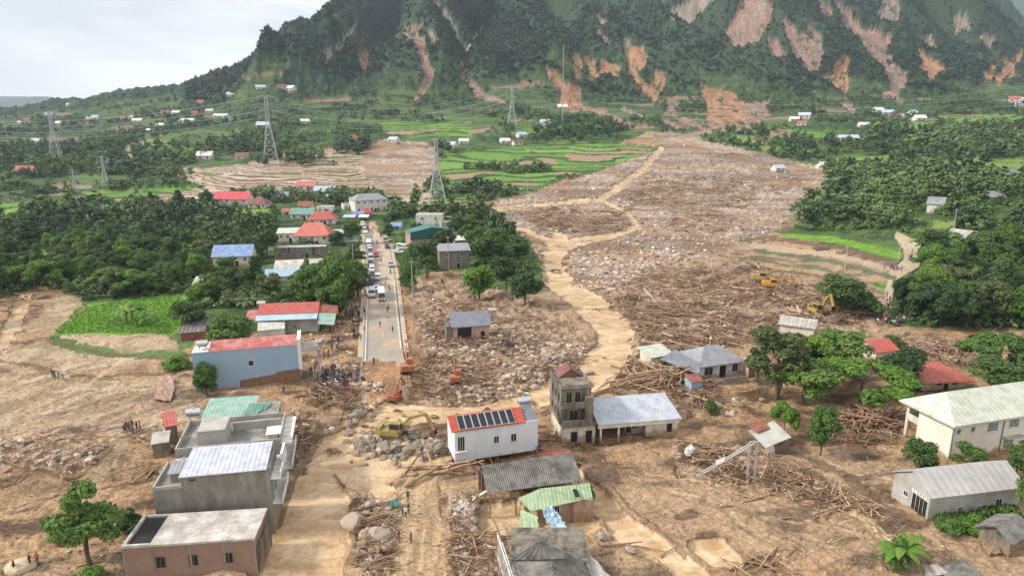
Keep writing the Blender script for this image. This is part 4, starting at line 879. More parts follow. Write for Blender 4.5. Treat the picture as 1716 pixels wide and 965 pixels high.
MB().slab([(q.x, q.y, -1.5), (q1.x, q1.y, -1.5), (q1.x, q1.y, 2.9), (q.x, q.y, 2.9)], .2, down=Vector((0, -1, 0))).build('back_wall', m_concd, r)
MB().slab([DD + Vector((-1.2, .2, -.6)), DD + Vector((-1.0, .6, -.4)), DD + Vector((1.0, 1.6, .35)), DD + Vector((.9, 1.2, .3))], .05).build('broken_sheet', m_white, r)
# small green-roofed brick hut
P = lambda x, y, z: on_plane(x, y, z)
o, ya, w_ = frame((928, 868), (993, 864)); h = zpix(o.y, 840)
r = empty('green_roofed_hut', o, ya, 'pink plastered hut under a long faded green roof half sunk in water', 'hut'); Ri = Matrix.Rotation(-ya, 4, 'Z')
MB().box((0, 0, -1.5), (w_, 4.0, h)).build('wall', m_pink, r)
qs = [Ri @ (P(*p) - o) for p in ((890, 856, h - .3), (993, 833, h + .1), (988, 809, h + 1.0), (905, 818, h + 1.0), (868, 834, h + .2))]
MB().slab(qs, .08).build('roof', r_green, r)
MB().slab([Ri @ (P(*p) - o) for p in ((965, 833, h + .6), (972, 831, h + .6), (966, 818, h + .9), (959, 820, h + .9))], .02).build('hole_shade_patch', m_dark, r)  # dark patch on the whole roof paints the shade inside a hole
MB().box((w_ * .42, -.01, -1), (w_ * .5, -.003, h - .2)).build('stain', m_grime, r)
window(r, .08 * w_, 0, .3, .6, 1.5, glass=m_dark)
# loose sheets
def sheet(name, label, cat, pts, m, th=.06, sub=0):
    c = sum((P(*p) for p in pts), Vector()) / len(pts); zb = min(P(*p).z for p in pts)
    o = Vector((c.x, c.y, zb)); return tag(MB().slab([P(*p) - o for p in pts], th).build(name, m, None, loc=o), label, cat)
def crumpled(name, label, cat, rows, m, amp=.35, th=.05, seed=1):
    """bent sheet: rows of left/right picture points with height"""
    rg_ = random.Random(seed); n = 7; V_ = []; F_ = []
    L_ = [P(*a) for a, b in rows]; R_ = [P(*b) for a, b in rows]; base = sum(L_ + R_, Vector()) / (2 * len(rows)); o = Vector((base.x, base.y, 0)); fine_ = []
    for i in range((len(rows) - 1) * 5 + 1):
        t = i / 5; k = min(int(t), len(rows) - 2); f = t - k; a = L_[k].lerp(L_[k + 1], f); b = R_[k].lerp(R_[k + 1], f)
        for j in range(n): V_.append(a.lerp(b, j / (n - 1)) - o + Vector((rg_.uniform(-.1, .1), rg_.uniform(-.1, .1), rg_.uniform(-amp, amp))))
    nrw = len(V_) // n
    for i in range(nrw - 1):
        for j in range(n - 1): F_.append((i * n + j, i * n + j + 1, (i + 1) * n + j + 1, (i + 1) * n + j))
    k = len(V_); V2 = V_ + [v + Vector((0, 0, -th)) for v in V_]; F2 = F_ + [tuple(x + k for x in reversed(f)) for f in F_]
    return tag(MB().quadmesh(V2, F2).build(name, m, None, loc=o), label, cat)
crumpled('roof_sheet', 'loose faded green roof sheet hanging down to the foreground grey roof', 'roof sheet', [((874, 853, 2.4), (902, 866, 2.4)), ((869, 885, 1.4), (899, 892, 1.4)), ((865, 910, .8), (896, 914, .8))], r_green, .04, seed=3)
crumpled('buckled_sheet', 'buckled pale metal sheet sliding down from the pink plastered hut', 'roof sheet', [((907, 852, 2.6), (925, 848, 2.6)), ((916, 872, 1.6), (940, 866, 1.8)), ((928, 890, 1.2), (950, 880, 1.6)), ((930, 912, 1.6), (950, 905, 1.6))], r_lblue, .3, seed=4)
crumpled('long_roof_sheet', 'long pale ribbed roof sheet along the right side of the foreground grey roof', 'roof sheet', [((936, 908, 2.4), (958, 903, 2.4)), ((957, 930, 2.5), (985, 925, 2.3)), ((985, 965, 2.5), (1020, 962, 2.3)), ((1010, 995, 2.5), (1050, 992, 2.3))], r_asbl, .08, seed=5)
# foreground grey roof with hip
r0 = P(906, 905, 4.4); o = Vector((r0.x, r0.y, 0))
r = empty('grey_roofed_house', o, 0, 'dark grey hipped fibre cement roof at the bottom edge of the photo', 'house')
b = MB(); q = lambda *a: P(*a) - o
cw0 = q(848, 938, 3.2); cw1 = q(906, 905, 4.3); cw2 = q(965, 922, 3.6); r3 = q(905, 950, 5.2); r4 = q(940, 948, 5.2)
corr(b, q(975, 935, 3.2), q(1000, 1000, 3.2), q(925, 940, 5.0), q(930, 1010, 5.0), 18, .05); corr(b, cw0, q(975, 935, 3.2), q(906, 906, 4.6), q(908, 907, 4.6), 10, .04)
corr(b, q(845, 940, 3.2), q(850, 1030, 3.2), q(925, 940, 5.0), q(930, 1030, 5.0), 20, .05); b.build('roof', m_asb, r)
p1 = q(856, 945, 0); p2 = q(980, 945, 0)
MB().box((p1.x, p1.y - 6, -1.5), (p2.x, p1.y + 3, 3.0)).build('wall', m_concd, r)
b = MB(); a0 = q(834, 896, 4.4); a1 = q(862, 985, 4.4); c0 = Vector((a0.x, a0.y, 0)); c1 = Vector((a1.x, a1.y, 0))
b.path([a0, a1], .09); b.path([a0 + Vector((.5, 0, -.9)), a1 + Vector((.5, 0, -.9))], .07)
for k in range(9):
    t = k / 8; b.tube(a0.lerp(a1, t), c0.lerp(c1, t), .06, n=4)
    if k < 8: b.tube(a0.lerp(a1, t), c0.lerp(c1, t + .125), .04, n=4)
b.path([c0 + Vector((0, 0, 1.5)), c1 + Vector((0, 0, 1.5))], .06)
tag(b.build('truss', m_white, None, loc=o), 'twisted pale steel truss standing left of the foreground grey roof', 'truss')
# hip-roofed white house
o, ya, w_ = frame((1172, 637), (1243, 627)); h = zpix(o.y, 611); d_ = 8.2
r = house('hip_roofed_house', 'white single-storey house with blue-grey hipped roof beside the timber pile', o, ya, w_, d_, h, 'hip', 2.2, wall=m_white, rm=r_grey, oh=.6, hip=4.0, wins=[(.2, .9, 1.9, 1.6), (.82, .9, 1.3, 1.6)], doors=[(.53, 1.5, 2.4)], frm=m_galv)
MB().box((-.4, -1.4, -1), (w_ + .4, -.005, .05)).build('terrace', m_concl, r)
MB().slab([(-1.2, -1.7, h - 1.3), (-.1, .2, h + .4), (-1.3, d_ * .9, h + 1.0), (-5.6, d_ * .75, h - .3)], .1).build('awning', r_slate, r)
o, ya, w_ = frame((1090, 617), (1124, 611)); house('lean_to_shed', 'cream lean-to shed with teal door left of the hip-roofed house', o, ya, w_, 4, 2.5, 'shed', .7, wall=m_cream, rm=r_cream, cat='shed', doors=[(.75, 1.2, 2)])
o = on_plane(1254, 629); tag(MB().box((-.8, -.8, -1), (.8, .8, 3.6)).box((-.95, -.95, 3.6), (.95, .95, 3.8)).box((-.5, -.82, .6), (.3, -.803, 2.4)).build('brick_outhouse', m_pink, None, loc=o, rot=ya), 'narrow pink brick outhouse right of the hip-roofed house', 'outhouse')
# pale shed further back right
o, ya, w_ = frame((1306, 558), (1362, 566)); o.z = float(ground_z(o.x, o.y)); h = 3.0
house('pale_metal_shed', 'long pale shed with dull pinkish-grey roof in front of the yellow excavator', o, ya, w_, 6, h, 'gable', 1.2, wall=m_cream, rm=r_asbl, cat='shed')
# red roofs on the right
o, ya, w_ = frame((1466, 607), (1500, 603)); house('small_red_roofed_house', 'small red roof peeping between the round trees on the right', o, ya, w_, 6, 2.6, 'gable', 1.4, wall=m_cream, rm=r_red)
o, ya, w_ = frame((1545, 655), (1622, 652)); house('red_roofed_classroom', 'single-storey house with rust red roof behind the white school', o, ya, w_, 9, zpix(o.y, 637), 'hip', 2.0, wall=m_cream, rm=ribbed('rust_red_roof', (.42, .10, .06), .5), oh=.8, wins=[(.35, 1, 1.2, 1.2), (.7, 1, 1.2, 1.2)], doors=[(.5, 1, 2.1)])
# the school
cn = on_plane(1588, 772); ev = zpix(cn.y, 705); far_ = on_plane(1716, 686, ev); ya = math.atan2(far_.y - on_plane(1590, 705, ev).y, far_.x - on_plane(1590, 705, ev).x)
lf = on_plane(1497, 668, ev); cr_ = on_plane(1590, 705, ev); dd = (lf - cr_).length - .6; W = 34.0; h = ev
r = empty('school', cn, ya, 'long cream-white two-storey school with pale green hipped roof at right edge', 'school')
b = MB(); b.box((0, 0, -1.5), (W, dd - 2.4, h)); b.box((3.5, dd - 2.4 + .003, -1.5), (W, dd, h)); b.build('wall', mat('school_paint', (.74, .70, .60), .75, .06, .5, dirt=(.68, .63, .53), dscale=.5, streak=True), r)
gable_roof(W, dd, h + .12, 2.6, .9, .3, hipx=dd * .42).build('roof', r_cream, r)
b = MB(); b.box((0, dd - .5, -1.5), (.45, dd, h)); b.box((.0, dd - 2.38, h * .48), (3.4, dd - .02, h * .48 + .25)); b.box((.05, dd - .1, h * .48 + .25), (3.4, dd - .03, h * .48 + 1.2)); b.box((-.02, dd - 2.38, h * .48 + .25), (.06, dd - .52, h * .48 + 1.2)); b.build('veranda', m_cream, r)
mg = mat('school_pane', (.12, .15, .16), .3, .3, 4)
for x, z, ww, wh, mu in ((1.2, h * .66, .7, .7, 1), (4.0, h * .66, .7, .7, 1), (8.0, h * .60, 1.9, 1.7, 4), (12.3, h * .62, 1.9, 1.5, 4), (11.8, h * .12, 1.9, 1.3, 4), (16.6, h * .2, 1.6, h * .65, 4), (21, h * .60, 1.9, 1.6, 4), (25.5, h * .60, 1.9, 1.6, 4), (21, h * .12, 1.9, 1.4, 4)): window(r, x, 0, z, ww, wh, mull=mu, glass=mg)
b = MB()
for z, n_, x, ww in ((h * .60, 4, 8.0, 1.9), (h * .62, 4, 12.3, 1.9), (h * .12, 3, 11.8, 1.9), (h * .2, 9, 16.6, 1.6)):
    for k in range(1, n_): zz_ = z + k * (1.6 if n_ < 9 else h * .65) / n_; b.box((x - ww / 2, -.055, zz_), (x + ww / 2, -.026, zz_ + .06))
b.build('window_bar', m_white, r)
MB().tube((.12, -.12, -1), (.12, -.12, h - .3), .07).tube((10.1, -.12, -1), (10.1, -.12, h - .3), .07).build('drainpipe', m_concd, r)
MB().box((10.4, -.9, h * .38), (14.2, -.003, h * .38 + .12)).build('canopy', m_concl, r)
# pale gabled shed in front of it
cn = on_plane(1553, 872); h = zpix(cn.y, 830); e2 = on_plane(1706, 853); ya = math.atan2(e2.y - cn.y, e2.x - cn.x); W = (e2 - cn).length; lf = on_plane(1488, 829); dd = (lf - cn).length
r = house('gabled_storehouse', 'low pale storehouse with whitish fibre cement gable roof and wide left doorway', cn, ya, W, dd, h, 'gable', 1.9, wall=m_concl, rm=ribbed('whitish_fibre_cement', (.43, .41, .39), 1.1, .9, dirt=(.34, .32, .30), depth=.05, dscale=.4), oh=.35, wins=[(.76, .9, .9, 1.1)], wside=[('l', .62, 1.3, .7, .7)])
window(r, 0, dd * .24, .05, 2.6, 2.5, 'l', mull=4, nm='door', glass=m_dark, frm=m_white); window(r, .34 * W, 0, .1, .8, 1.4, nm='door', glass=mat('green_shutter', (.12, .18, .12), .7), mull=1)
b = MB()
for k in range(5): b.box((-.05, dd * .08 + k * .55, h * .72), (-.002, dd * .08 + k * .55 + .4, h * .72 + .35))
b.build('vent_block', m_white, r)
o = on_plane(1690, 930); house('roadside_hut', 'small dark hut with weathered grey roof at the right edge near the bottom', o, R(30), 4.5, 3.5, 2.2, 'gable', 1.0, wall=m_concd, rm=m_asb, cat='hut')
o = on_plane(1560, 975); crumpled('collapsed_roof', 'dark corrugated roof lying collapsed on the mud at the bottom right', 'roof', [((1572, 950, 1.0), (1612, 934, 1.8)), ((1590, 975, .6), (1645, 962, .8)), ((1600, 1000, .4), (1660, 990, .5))], m_asb, .1, seed=8)
crumpled('collapsed_roof_half', 'torn sheet of ribs left of the collapsed dark roof at the bottom right', 'roof', [((1545, 950, .5), (1570, 942, 1.6)), ((1550, 965, .3), (1590, 962, .8))], r_asbl, .12, seed=9)
# leaning concrete frame
o = on_plane(1258, 806); b = MB(); top = P(1258, 742, zpix(o.y, 742)) ; ht = zpix(o.y, 742)
for dx in (-.55, .45): b.box((dx - .14, -.14, -1), (dx + .14, .14, ht))
b.box((-.7, -.12, ht), (.6, .12, ht + .25)); pr = tag(b.build('concrete_post_pair', m_concl, None, loc=o), 'pair of tall pale concrete posts standing in the mud', 'post')
lo_ = on_plane(1168, 798, .3); hi_ = Vector((o.x, o.y - .3, ht + .3)); b = MB(); d0 = hi_ - lo_
for s in (-.25, .25): b.tube(Vector((0, s, 0)), d0 + Vector((0, s, 0)), .13, n=4)
b.slab([d0 * .38 + Vector((-.6, -.7, .1)), d0 * .5 + Vector((-.3, -.7, .1)), d0 * .5 + Vector((0, .6, .1)), d0 * .38 + Vector((-.3, .6, .1))], .08)
tag(b.build('fallen_pole', m_concl, None, loc=lo_), 'pale broken concrete pole leaning on the pair of tall posts', 'pole')
o, ya, w_ = frame((1284, 762), (1318, 756)); r = house('wrecked_hut', 'tilted grey and white hut wreck with red sheets on top in the mud', o, ya, w_, 3.2, 2.0, 'shed', .3, wall=m_concd, rm=m_concl, cat='hut')
r.rotation_euler = (R(9), R(-13), ya); MB().slab([(.2, 2.5, 2.7), (2.6, 2.4, 2.5), (2.4, 4.4, 3.4), (-.2, 4.2, 2.9)], .08).build('red_sheet', r_rust, r); MB().slab([(-.6, -.9, .2), (.9, -1.1, .1), (1.1, -.4, 1.9), (-.5, -.3, 2.0)], .07).build('fallen_sheet', m_white, r)
# grey-roofed small house in the rubble
o, ya, w_ = frame((760, 572), (820, 568)); h = zpix(o.y, 547); d_ = 5
r = house('small_slate_roofed_house', 'small damaged house with slate grey roof standing alone amid the rubble', o, ya, w_, d_, h, 'shed', 1.6, wall=m_pink, rm=r_slate, oh=.5, doors=[(.82, .9, 2)], frm=m_concd)
MB().box((.12 * w_, -.02, .4), (.5 * w_, -.003, h - .5)).build('opening_shade_panel', m_dark, r); MB().box((-1.6, .3, -1), (-.02, d_ - .4, h - .2)).box((-1.7, .2, h - .2), (-.02, d_ - .2, h)).build('side_block', m_concd, r)  # dark panel on the closed wall paints the shade inside an opening
tank(on_plane(824, 552) + Vector((0, 6, .2)), 'steel water tank on a tall frame behind the small slate roof', ya, 2.6)
# ------------------------------------------------------------ the village along the road
def vh(name, label, p0, p1, top, d_, roof='gable', rise=1.4, wall=None, rm=None, hip=0, axis='x', nw=3, nd=1, cat='house', oh=.5, two=False, parapet=.5, group=None):
    g0 = G(*p0); z = g0.z - .2; a = on_plane(p0[0], p0[1], g0.z); b = on_plane(p1[0], p1[1], g0.z); o = Vector((a.x, a.y, z))
    ya_ = math.atan2(b.y - a.y, b.x - a.x); W_ = (b - a).length; h = max(zpix(o.y, top) - z, 1.8)
    wins = [((k + .5) / nw, max(h - (1.9 if h > 2.6 else 1.5), .6), .9, 1.0) for k in range(nw)] if nw else []
    if two and h > 5: wins += [((k + .5) / nw, .9, 1.0, 1.3) for k in range(nw)]
    return house(name, label, o, ya_, W_, d_, h, roof, rise, wall, rm, oh, wins, [((.5 + .0) / max(nd, 1) + .12, 1.1, 2.0)] if nd else [], hip, axis, cat, sink=2.5, parapet=parapet, group=group)
vh('blue_roofed_house', 'cream house with bright blue roof beside the dark wood on the left', (358, 447), (422, 445), 429, 9, 'gable', 3.0, m_cream, r_blue)
vh('tan_roofed_shed', 'low tan shed between the wood and the bushes left of the village', (326, 489), (378, 487), 476, 4.5, 'shed', 1.0, m_cream, m_flat, nw=0, cat='shed')
vh('dark_concrete_house', 'long dark concrete shell with small square windows behind the light blue roofs', (460, 434), (548, 431), 418, 7, 'flat', 0, m_concd, m_concl)
vh('tan_slab_house', 'house with wide tan slab roof below the long dark concrete shell', (462, 466), (538, 462), 452, 8, 'shed', 1.2, m_conc, m_flat, nw=0)
vh('light_blue_roofed_house', 'white house with light blue roof partly hidden by the broad tree', (447, 474), (522, 471), 462, 5, 'gable', 1.6, m_white, r_lblue)
vh('navy_roofed_shed', 'small shed with dark blue roof at the left of the light blue roofed house', (432, 466), (462, 464), 458, 4, 'gable', 1.0, m_concl, ribbed('navy_roof', (.05, .10, .20), .5), nw=0, cat='shed')
vh('salmon_roofed_house', 'largest village house with wide salmon red hipped roof and white columns', (494, 412), (554, 411), 394, 10, 'hip', 4.2, m_white, ribbed('salmon_roof', (.55, .16, .11), .5), hip=4)
vh('cream_roofed_annex', 'pale cream roofed annex left of the salmon roofed house', (466, 407), (500, 406), 391, 6, 'shed', 1.0, m_white, r_cream)
vh('beige_roofed_annex', 'beige flat-roofed annex right of the salmon roofed house', (550, 404), (574, 403), 393, 6, 'shed', .8, m_pink, m_flat, nw=0)
vh('crimson_roofed_house', 'house with crimson double roof behind the salmon roofed house', (516, 377), (562, 376), 367, 9, 'hip', 3.0, m_white, r_red, hip=4)
vh('teal_roofed_house', 'white house with long teal roof left of the crimson roofed house', (487, 368), (524, 368), 358, 8, 'gable', 2.2, m_white, r_teal)
vh('orange_roofed_shed', 'tiny shed with orange-red roof left of the teal roofed house', (473, 360), (486, 360), 354, 5, 'gable', 1.2, m_cream, r_red, nw=1)
vh('pink_roofed_school', 'long white house with bright pink-red roof beside the brown terraces', (360, 344), (416, 344), 333, 9, 'gable', 3.4, m_white, ribbed('crimson_pink_roof', (.58, .07, .09), .5), nw=4)
vh('maroon_roofed_house', 'house with dark maroon pyramid roof right of the pink-red roofed house', (416, 350), (446, 350), 341, 9, 'hip', 3.4, m_white, r_brown, hip=4.5)
vh('rose_roofed_house', 'small house with rose pink roof at the top of the village', (497, 318), (528, 318), 311, 6, 'gable', 2.4, m_white, r_pinkred, nw=2)
vh('pale_blue_hall', 'low hall with pale blue-grey roof beside the rose pink roof', (526, 325), (560, 325), 320, 8, 'gable', 2.4, m_white, r_lblue, nw=2)
vh('pale_grey_hall', 'wide low building with pale grey roof between trees and the big white house', (548, 342), (586, 341), 334, 9, 'gable', 2.6, m_conc, r_grey, nw=2)
vh('flat_white_shop', 'small flat-roofed white shop left of the big white house', (576, 352), (594, 351), 344, 6, 'flat', 0, m_white, r_teal, nw=2)
vh('big_white_house', 'big white two-storey house with blue-grey roof at the road bend', (596, 357), (650, 353), 336, 10, 'hip', 2.6, m_white, r_grey, hip=4, two=True, nw=5)
vh('tiny_red_shop', 'tiny shop with crimson roof below the big white house', (608, 363), (624, 362), 356, 4, 'hip', 1.8, m_pink, r_red, hip=2, nw=1)
vh('green_warehouse', 'wide warehouse with dark teal gable front right of the road', (690, 422), (757, 416), 390, 7, 'gable', 1.6, m_pink, ribbed('deep_teal_roof', (.05, .19, .16), .5), axis='y', nw=0, nd=0, cat='warehouse')
o_ = bpy.data.objects[[o.name for o in bpy.data.objects if o.name.startswith('green_warehouse')][0]]
_w = (on_plane(757, 416) - on_plane(690, 422)).length
MB().quadmesh([(-.4, -.3, zpix(o_.location.y, 404)), (_w + .4, -.3, zpix(o_.location.y, 404)), (_w + .4, -.3, zpix(o_.location.y, 391)), (_w / 2, -.3, zpix(o_.location.y, 391) + 1.4), (-.4, -.3, zpix(o_.location.y, 391))], [(0, 1, 2, 3, 4)]).build('gable_front', r_tealdark, o_)
vh('white_box_house', 'plain white box house with two dark windows behind the warehouse', (697, 378), (741, 378), 361, 7, 'flat', 0, m_white, m_concl, nw=2, nd=0, parapet=.3)
vh('long_white_roofed_shed', 'low shed with long white roof right of the dark teal warehouse', (762, 410), (806, 408), 403, 5, 'shed', .8, m_white, m_white, nw=0, cat='shed')
vh('bare_concrete_house', 'unfinished bare concrete house among dark trees right of the road', (737, 451), (787, 449), 421, 8, 'shed', .9, m_conc, r_grey, nw=2)
vh('annexe_behind_trees', 'low grey annex behind the trees right of the white box house', (740, 388), (762, 387), 374, 5, 'flat', 0, m_concl, m_concl, nw=0)
vh('grey_roofed_cottage', 'small cottage with grey roof between the maroon roof and the pale blue hall', (455, 335), (482, 335), 328, 6, 'gable', 2.0, m_white, r_grey, nw=2)
vh('terracotta_cottage', 'small cottage with terracotta roof above the teal roofed house', (500, 352), (522, 352), 345, 6, 'gable', 2.0, m_cream, r_rust, nw=2)
vh('white_cottage', 'flat white cottage between the terracotta cottage and the flat white shop', (530, 356), (556, 356), 348, 6, 'flat', 0, m_white, m_flat, nw=2)
vh('ochre_shed', 'ochre shed beside the road left of the salmon roofed house', (577, 392), (594, 391), 385, 4, 'shed', .8, m_cream, r_asbl, nw=1, cat='shed')
vh('roadside_stall', 'low roadside stall with mint roof on the left of the upper road', (580, 412), (598, 411), 405, 4, 'shed', .7, m_conc, r_mint, nw=1, cat='stall')
vh('small_blue_roofed_hut', 'small hut with blue roof on the right of the upper road', (655, 385), (672, 385), 378, 4, 'gable', 1.2, m_white, r_blue, nw=1, cat='hut')
# right hillside
vh('white_hillside_house', 'white gabled house with dark doorway among trees on the right hillside', (1552, 357), (1578, 359), 340, 8, 'gable', 2.4, m_white, r_grey, nw=0)
vh('grey_hillside_house', 'grey metal roofed house above the white gabled house on the right hillside', (1530, 331), (1555, 331), 322, 6, 'gable', 2.0, m_concl, r_lilac, nw=1)
vh('half_hidden_house', 'grey roofed house half hidden in trees near the right edge', (1660, 338), (1682, 338), 329, 6, 'gable', 2.0, m_concl, r_grey, nw=1)
vh('white_tower_house', 'tall white two-storey house with black roof above the trees at the right edge', (1662, 249), (1682, 249), 234, 6, 'hip', 2.0, m_white, mat('black_roof', (.03, .03, .035), .5), hip=3, nw=2, two=True)
vh('blue_grey_roofed_house', 'low house with dark blue-grey roof at the right edge below the black roof', (1682, 300), (1716, 300), 292, 8, 'gable', 2.0, m_conc, r_slate, nw=2)
vh('long_barn', 'long weathered grey barn roof in the trees right of the curving path', (1586, 402), (1642, 410), 395, 7, 'gable', 2.4, m_concd, r_asbl, nw=0, cat='barn')
vh('dirty_roofed_barn', 'long dark strip of barn roofs beneath the trees right of the path foot', (1600, 500), (1690, 520), 490, 6, 'gable', 2.0, m_concd, r_asb, nw=0, cat='barn')
vh('tiny_white_hut', 'tiny white hut near the right edge above the long dark barn', (1652, 488), (1668, 488), 480, 4, 'flat', 0, m_white, m_white, nw=0, cat='hut')
vh('far_bank_house', 'white arcaded house on the far side of the gravel bed', (1408, 236), (1440, 236), 231, 8, 'gable', 2.5, m_white, r_lilac, nw=4)
vh('left_field_house', 'small house with vivid blue roof beside the dirt road in the left fields', (178, 279), (203, 279), 273, 8, 'gable', 3, m_white, r_blue, nw=2)
vh('left_wood_hut', 'pale hut at the edge of the left wood near the rice strips', (164, 360), (177, 360), 350, 5, 'shed', 1, m_white, r_lblue, nw=1, cat='hut')
vh('white_field_hall', 'white low hall beyond the brown terraces with pale roof', (232, 226), (256, 226), 220, 12, 'gable', 3, m_white, m_white, nw=2)
# far hamlets
FARH = [(128, 148), (30, 210), (40, 205), (75, 195), (145, 203), (152, 202), (270, 193), (288, 193), (300, 207), (312, 206), (322, 195), (345, 190), (358, 198), (370, 197), (375, 205), (262, 214), (218, 200), (222, 207), (330, 173), (380, 166),
        (385, 160), (430, 153), (465, 150), (478, 151), (430, 218), (505, 210), (590, 243), (746, 250), (840, 243), (870, 232), (862, 246), (935, 182), (905, 208), (1325, 205), (1335, 212), (1338, 200), (1468, 192), (1478, 196), (1490, 200), (1460, 216),
        (1530, 192), (1536, 203), (1690, 172), (1702, 180), (1712, 172), (1512, 202), (1265, 244), (1440, 215), (1300, 290), (1378, 286), (25, 288), (52, 242), (92, 208), (110, 178), (395, 270), (330, 270), (650, 240), (770, 243)]
hp = []
for k, (rmt, nmt) in enumerate(((r_lilac, 'pale grey'), (r_red, 'red'), (m_white, 'white'), (r_brown, 'maroon'), (r_lblue, 'light blue'))):
    e = empty('farmhouse', (0, 0, 0), 0, 'x', 'house'); w0, d0, h0 = 9, 6.5, 3.2
    walls(w0, d0, h0, 'gable', 2.2, 3).build('wall', m_white, e); gable_roof(w0, d0, h0, 2.2, .6, .15).build('roof', rmt, e)
    for x in (.25, .75): window(e, x * w0, 0, 1, 1.1, 1.2)
    hp.append((Proto(e), nmt))
def side(px): return 'far left' if px < 200 else 'left' if px < 480 else 'centre' if px < 1000 else 'right' if px < 1450 else 'far right'
for k, (px, py) in enumerate(FARH):
    pr, nmt = hp[[0, 2, 1, 0, 2, 4, 3, 2][k % 8]]; g = G(px, py); z = ground_z(np.array([g.x - 4, g.x + 5]), np.array([g.y, g.y])).min()
    where = 'foot of the mountain' if py < 180 else 'upper farmland' if py < 215 else 'lower fields'
    pr.put((g.x, g.y, float(z) + .8), R(random.uniform(-40, 40)), random.uniform(.9, 1.3), 'white farmhouse with %s roof on the %s, %s' % (nmt, where, side(px)), 'farmhouses scattered over the far valley')
# ------------------------------------------------------------ foliage
def leafmat(name, c, c2):
    m, t = newmat(name); N = t.nodes; o = N.new('ShaderNodeOutputMaterial'); b = N.new('ShaderNodeBsdfPrincipled'); link(t, b.outputs[0], o.inputs[0]); b.inputs['Roughness'].default_value = .6
    b.inputs['Specular IOR Level'].default_value = .25
    co = N.new('ShaderNodeTexCoord'); n = N.new('ShaderNodeTexNoise'); n.inputs['Scale'].default_value = .45; n.inputs['Detail'].default_value = 4; link(t, co.outputs['Object'], n.inputs['Vector'])
    oi = N.new('ShaderNodeObjectInfo'); ad = N.new('ShaderNodeMath'); ad.operation = 'MULTIPLY_ADD'; link(t, oi.outputs['Random'], ad.inputs[0]); ad.inputs[1].default_value = .35; link(t, n.outputs['Fac'], ad.inputs[2])
    r = N.new('ShaderNodeValToRGB'); r.color_ramp.elements[0].position = .42; r.color_ramp.elements[1].position = .85; r.color_ramp.elements[0].color = tuple(c) + (1,); r.color_ramp.elements[1].color = tuple(c2) + (1,)
    link(t, ad.outputs[0], r.inputs[0]); link(t, r.outputs[0], b.inputs['Base Color'])
    tr = N.new('ShaderNodeBsdfTranslucent'); link(t, r.outputs[0], tr.inputs[0]); mxs = N.new('ShaderNodeMixShader'); mxs.inputs[0].default_value = .22; link(t, b.outputs[0], mxs.inputs[1]); link(t, tr.outputs[0], mxs.inputs[2]); link(t, mxs.outputs[0], o.inputs[0])
    return m
lf = {'dark': leafmat('dark_leaves', (.036, .074, .022), (.10, .165, .04)), 'mid': leafmat('green_leaves', (.055, .115, .024), (.145, .23, .048)), 'bright': leafmat('bright_leaves', (.07, .155, .020), (.16, .27, .04)),
      'olive': leafmat('olive_leaves', (.06, .09, .03), (.14, .17, .06)), 'deep': leafmat('deep_green_leaves', (.024, .055, .02), (.065, .11, .034))}
m_bark = mat('bark', (.12, .085, .06), .95, .4, 3); m_barkp = mat('pale_bark', (.22, .18, .14), .95, .35, 3)
def crown_arrays(kind, n, s, seed, H=10.0):
    """leaf quads of a crown for a tree H high: (n,4,3), and lobe centres"""
    g = np.random.default_rng(seed); lobes = []
    if kind == 'round':
        for k in range(24):
            a = g.uniform(0, 6.28); e = g.uniform(-1, 1); rr = math.sqrt(1 - .72 * e * e) * g.uniform(.45, 1)
            lobes.append((math.cos(a) * 2.9 * rr, math.sin(a) * 2.9 * rr, 5.7 + 2.9 * e, g.uniform(.9, 1.7), .8))
    elif kind == 'spread':
        for k in range(20):
            a = g.uniform(0, 6.28); rr = math.sqrt(g.uniform(0, 1)); lobes.append((math.cos(a) * 5.2 * rr, math.sin(a) * 5.2 * rr, 8.0 - 3.6 * rr * rr * rr + g.uniform(-1.3, .5), g.uniform(1.1, 1.9), .6))
    elif kind == 'tall':
        for k in range(17):
            t = k / 16; a = g.uniform(0, 6.28); rr = (1 - t) * 1.6 + .25; lobes.append((math.cos(a) * rr * .7, math.sin(a) * rr * .7, 2.6 + 7 * t, .75 + .75 * (1 - t) * g.uniform(.7, 1.2), .9))
    elif kind == 'open':
        for k in range(22):
            a = g.uniform(0, 6.28); e = g.uniform(0, 1); rr = g.uniform(.3, 1) * (1.15 - .5 * e); lobes.append((math.cos(a) * 3.2 * rr, math.sin(a) * 3.2 * rr, 3.6 + 5.4 * e, g.uniform(.8, 1.4), .65))
    else:   # bush
        for k in range(12):
            a = g.uniform(0, 6.28); rr = g.uniform(0, 1); lobes.append((math.cos(a) * 3.2 * rr, math.sin(a) * 3.2 * rr, 2.0 + 5.5 * (1 - rr) * g.uniform(.5, 1), g.uniform(1.4, 2.4), .9))
    L = np.array(lobes); pr = L[:, 3] ** 2; pr /= pr.sum(); i = g.choice(len(L), n, p=pr)
    d = g.normal(size=(n, 3)); d /= np.linalg.norm(d, axis=1)[:, None]; d[:, 2] = np.where(g.random(n) < .55, np.abs(d[:, 2]), d[:, 2])
    rad = L[i, 3] * g.uniform(.62, 1.14, n)
    c = L[i, :3] + d * rad[:, None] * np.stack([np.ones(n), np.ones(n), L[i, 4]], 1)
    nr_ = d + g.normal(size=(n, 3)) * .55 + np.array([0, 0, .45]); nr_ /= np.linalg.norm(nr_, axis=1)[:, None]
    t1 = np.cross(nr_, g.normal(size=(n, 3))); t1 /= np.linalg.norm(t1, axis=1)[:, None]; t2 = np.cross(nr_, t1)
    sz = s * g.uniform(.6, 1.35, n)[:, None]; a = t1 * sz; b = t2 * sz * .62
    q = np.stack([c - a, c + b - nr_ * sz * .12, c + a, c - b - nr_ * sz * .12], 1)
    return q * (H / 10), L
